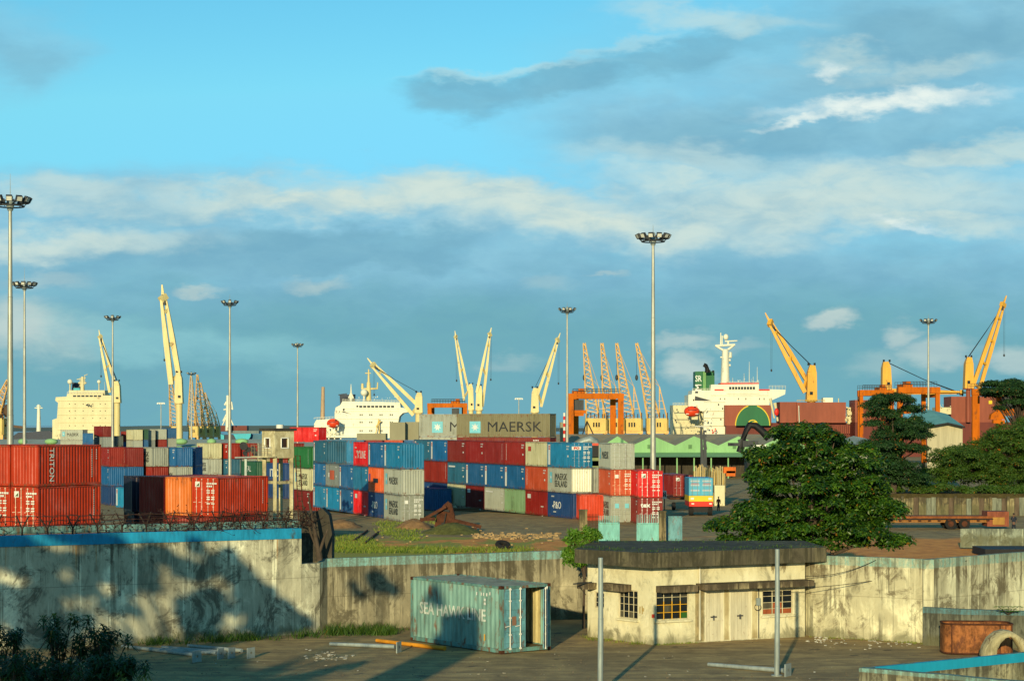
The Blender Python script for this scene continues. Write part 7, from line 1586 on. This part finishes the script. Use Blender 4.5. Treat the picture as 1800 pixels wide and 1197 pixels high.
# litter and stones
mb = MB(); m2 = MB()
def scat(mb_, u, v, s_, z=0.0, flat=.4):
    D_ = (CH - z) * F / (v - V0); c = Vector((XX(u, D_), D_, z + s_ * .2)); k = len(mb_.v); mb_.boxm(Matrix.Translation(c) @ Matrix.Rotation(random.uniform(0, 3), 4, 'Z') @ Matrix.Rotation(random.uniform(-.4, .4), 4, 'X'), s_ * random.uniform(.6, 1.6), s_ * random.uniform(.4, 1), s_ * flat)
for i in range(420): scat(m2, random.uniform(230, 1640), 1197 - abs(random.gauss(0, 38)), random.uniform(.015, .05))
for i in range(60): scat(mb, random.gauss(575, 22), random.gauss(1153, 4), random.uniform(.04, .12), 0, .15)
for i in range(70): scat(mb, random.gauss(1560, 60), random.gauss(1130, 5), random.uniform(.03, .12), 0, .25)
for i in range(40): scat(mb, random.uniform(300, 1500), random.uniform(1140, 1195), random.uniform(.03, .08), 0, .15)
for i in range(26): scat(mb, random.gauss(1440, 16), random.gauss(1124, 3), random.uniform(.05, .13), 0, .4)
single('scattered_litter', mb, paint('pale_litter', (.55, .52, .42), .8, .4, scale=5), 'pale paper litter and rubble scattered over the tarmac', 'litter', kind='stuff')
single('loose_gravel', m2, paint('brown_gravel', (.20, .15, .09), .9, .4, scale=5), 'small stones scattered over the tarmac', 'gravel', kind='stuff')
mb = MB()
for i in range(150):
    u = random.uniform(830, 985); v = random.gauss(943, 3); D_ = 9.6 * F / (v - V0); mb.boxm(Matrix.Translation((XX(u, D_), D_, -.76)) @ Matrix.Rotation(random.uniform(0, 3), 4, 'Z'), random.uniform(.1, .5), random.uniform(.1, .4), random.uniform(.05, .2))
for i in range(35):
    u = random.uniform(590, 980); v = random.uniform(925, 965); D_ = 9.6 * F / (v - V0); mb.boxm(Matrix.Translation((XX(u, D_), D_, -.77)) @ Matrix.Rotation(random.uniform(0, 3), 4, 'Z'), random.uniform(.08, .25), random.uniform(.08, .2), random.uniform(.05, .15))
single('yard_rubble', mb, paint('yellow_rubble', (.42, .28, .13), .9, .4, scale=2), 'pale rubble strewn in a line over the yard dirt', 'rubble', kind='stuff')

# ------------------------------------------------------------------ teal container in the lot, open door
L_, Hc = 6.058, 2.62; th = R(36); P = Vector((XX(881, 74.3), 74.3, 0)); d = Vector((-cos(R(52)), sin(R(52)), 0)) ; w_ = Vector((sin(R(52)), cos(R(52)), 0))
rz = math.atan2(d.y, d.x); o_ = P + w_ * CW
ms = cmeshes(L_, 2.591); root = thing('shipping_container', 'weathered teal container with its right door open, standing in the lot below the wall', 'container', (o_.x, o_.y, 0.02), rz)
def tp(nm, me, par=None, mt=None, world=False):
    o = link(bpy.data.objects.new(nm, me), par or root)
    if mt: o.data = me.copy(); o.data.materials.clear(); o.data.materials.append(mt)
    return o
tp('frame', ms['frame'], mt=paint('teal_rusty_frame', (.13, .28, .25), .65, .4, scale=2, rust=.7)); tp('side_panel', ms['sa'], mt=TEALP); tp('side_panel', ms['sb'], mt=TEALP); tp('end_panel', ms['end'], mt=TEALP); tp('roof', ms['roof'], mt=paint('faded_roof', (.26, .28, .22), .8, .3, scale=1)); tp('corner_castings', ms['cast'], mt=RUST)['kind'] = 'stuff'
tp('floor', ms['floor'], mt=paint('container_floor', (.20, .15, .08), .9, .3))
lw_ = (CW - .30) / 2
dl_ = tp('door', ms['leaf'], mt=TEALD); dl_.location = (.02, .145 + lw_ + .01, 0)
for y in (.28, .78): q = tp('lock_rod', ms['rod'], dl_, WHITE); q.location = (0, y, 0)
dr_ = tp('door', ms['leaf'], mt=TEALD); dr_.location = (.02, .145, 0); dr_.rotation_euler = (0, 0, R(44))
for y in (.28, .78): q = tp('lock_rod', ms['rod'], dr_, WHITE); q.location = (0, y, 0)
dr_['label'] = 'open door standing out from the container'
mb = MB(); corr(mb, Vector((.5, .10, 0)), Vector((1, 0, 0)), Vector((0, 1, 0)), L_ - .7, .2, 2.4); part(root, 'inner_lining', mb, paint('yellowed_lining', (.60, .50, .24), .7, .3, scale=2, rust=.25), world=False)
o2 = Vector((L_, CW - .012, 0)); rt = Vector((-1, 0, 0)); text(root, 'SEA HAWK LINE', paint('worn_white_lettering', (.62, .66, .58), .6, .55, scale=3, zs=.3, rust=.35, rustc=(.2, .38, .32)), o2 + rt * 2.85 + Vector((0, .004, 1.36)), rt, (0, 0, 1), .66, .92, 1.0, .012)
mb = MB()
for i, (s_, z_) in enumerate(((4.45, 2.15), (4.75, 2.15), (4.9, 2.15), (5.1, 2.15), (5.3, 2.2))): q = o2 + rt * s_ + Vector((0, .005, z_)); mb.add([q, q + rt * .07, q + rt * .07 + Vector((0, 0, .12)), q + Vector((0, 0, .12))], [(0, 1, 2, 3)])
for z_ in (1.95, 1.8): q = o2 + rt * 4.95 + Vector((0, .005, z_)); mb.add([q, q + rt * .12, q + rt * .12 + Vector((0, 0, .1)), q + Vector((0, 0, .1))], [(0, 1, 2, 3)])
part(root, 'code_marking', mb, WHTX, world=False)
mb = MB(); q = o2 + rt * 4.95 + Vector((0, .006, .42)); mb.add([q, q + rt * .08, q + rt * .08 + Vector((0, 0, .25)), q + Vector((0, 0, .25))], [(0, 1, 2, 3)]); part(root, 'orange_mark', mb, DYEL, world=False)
mb = MB(); mb.ab(.012, CW - .75, 1.05, .02, CW - .55, 1.4); part(root, 'data_plate', mb, paint('brown_plate', (.25, .13, .08), .6), world=False)

# ------------------------------------------------------------------ off-camera things that shade the lot (trees and an added shadow block left of and nearer than the view)
sunv = dirv
def caster(u, v, Dw, t): p = W(u, v, Dw); return p - sunv * t
g = 'trees standing outside the frame on the left'
blobs = [(15, 985, 45), (20, 1060, 50), (70, 985, 42), (60, 1100, 60), (95, 1055, 42), (170, 1000, 34), (215, 985, 44), (240, 1020, 38), (205, 1060, 26), (130, 1110, 36), (262, 975, 24), (365, 1010, 26), (385, 1060, 34), (370, 1100, 30), (430, 1015, 30), (445, 1060, 34), (320, 1055, 12), (470, 1095, 34), (520, 1100, 34), (405, 985, 20), (300, 985, 16), (480, 1050, 22), (140, 960, 30), (60, 1010, 40), (20, 950, 30), (330, 1000, 20), (350, 1080, 26), (500, 1075, 20), (350, 965, 14), (60, 1120, 70), (140, 1132, 64), (215, 1150, 50), (0, 1140, 80), (60, 1190, 80), (170, 1195, 70), (290, 1170, 44), (10, 1080, 50), (260, 1195, 60), (350, 1185, 44), (420, 1192, 34)]
for k in range(3):
    cl = []
    for i, (u, v, ru) in enumerate(blobs):
        if i % 3 != k: continue
        Dw = 75.7 + 6.3 * max(0, min(1, u / 560)); 
        if v > 1112 or (v, u) == (1080, 10): Dw = 59.5
        c = caster(u, v, Dw, 42 + k * 3); rad = ru / F * Dw
        for j in range(4): cl.append((tuple(c + Vector((random.gauss(0, rad * .3), random.gauss(0, .6), random.gauss(0, rad * .3)))), rad * .74, .9))
    cx = sum(c[0][0] for c in cl) / len(cl); cy = sum(c[0][1] for c in cl) / len(cl)
    tree('shade_tree', 'tree outside the frame to the left, number hidden from view' if False else ['broad tree outside the left of the frame, farthest from the camera', 'broad tree outside the left of the frame, in the middle', 'broad tree outside the left of the frame, nearest the camera'][k], (cx, cy, 0), 8, .25, cl, 26000, .28, LEAF_DARK, limbs=20, group=g)
cl = []
for (u, v, ru, Dw, t) in ((665, 1030, 24, 84, 48), (690, 1035, 20, 84, 48), (640, 1040, 12, 84, 48), (752, 1052, 13, 77, 54), (757, 1035, 9, 77, 54), (600, 1165, 14, 70, 34), (560, 1172, 16, 68, 34), (520, 1180, 16, 67, 34), (470, 1188, 18, 66, 34)):
    c = caster(u, v, Dw, t); rad = ru / F * Dw
    for j in range(3): cl.append((tuple(c + Vector((random.gauss(0, rad * .4), random.gauss(0, .4), random.gauss(0, rad * .3)))), rad * .7, .8))
tree('shade_tree', 'slender tree outside the left of the frame', (cl[0][0][0] - .3, cl[0][0][1] - 2, 0), 7, .12, cl, 5000, .24, LEAF_DARK, limbs=16, group=g)
# tall plain block, added unseen to cast the shadow over tarmac and teal container
c = caster(806, 1080, 76.3, 46); mb = MB(); mb.box((c.x, c.y, c.z / 2), 1.75, 1.4, c.z); mb.box((c.x - .25, c.y, c.z - 1.0), 2.0, 1.5, .5); single('shadow_block', mb, POSTC, 'plain block outside the left of the frame, added to cast a shadow', 'shadow block', loc=(c.x, c.y, 0))
print('CONTAINERS', NC[0], 'OBJECTS', len(bpy.data.objects))
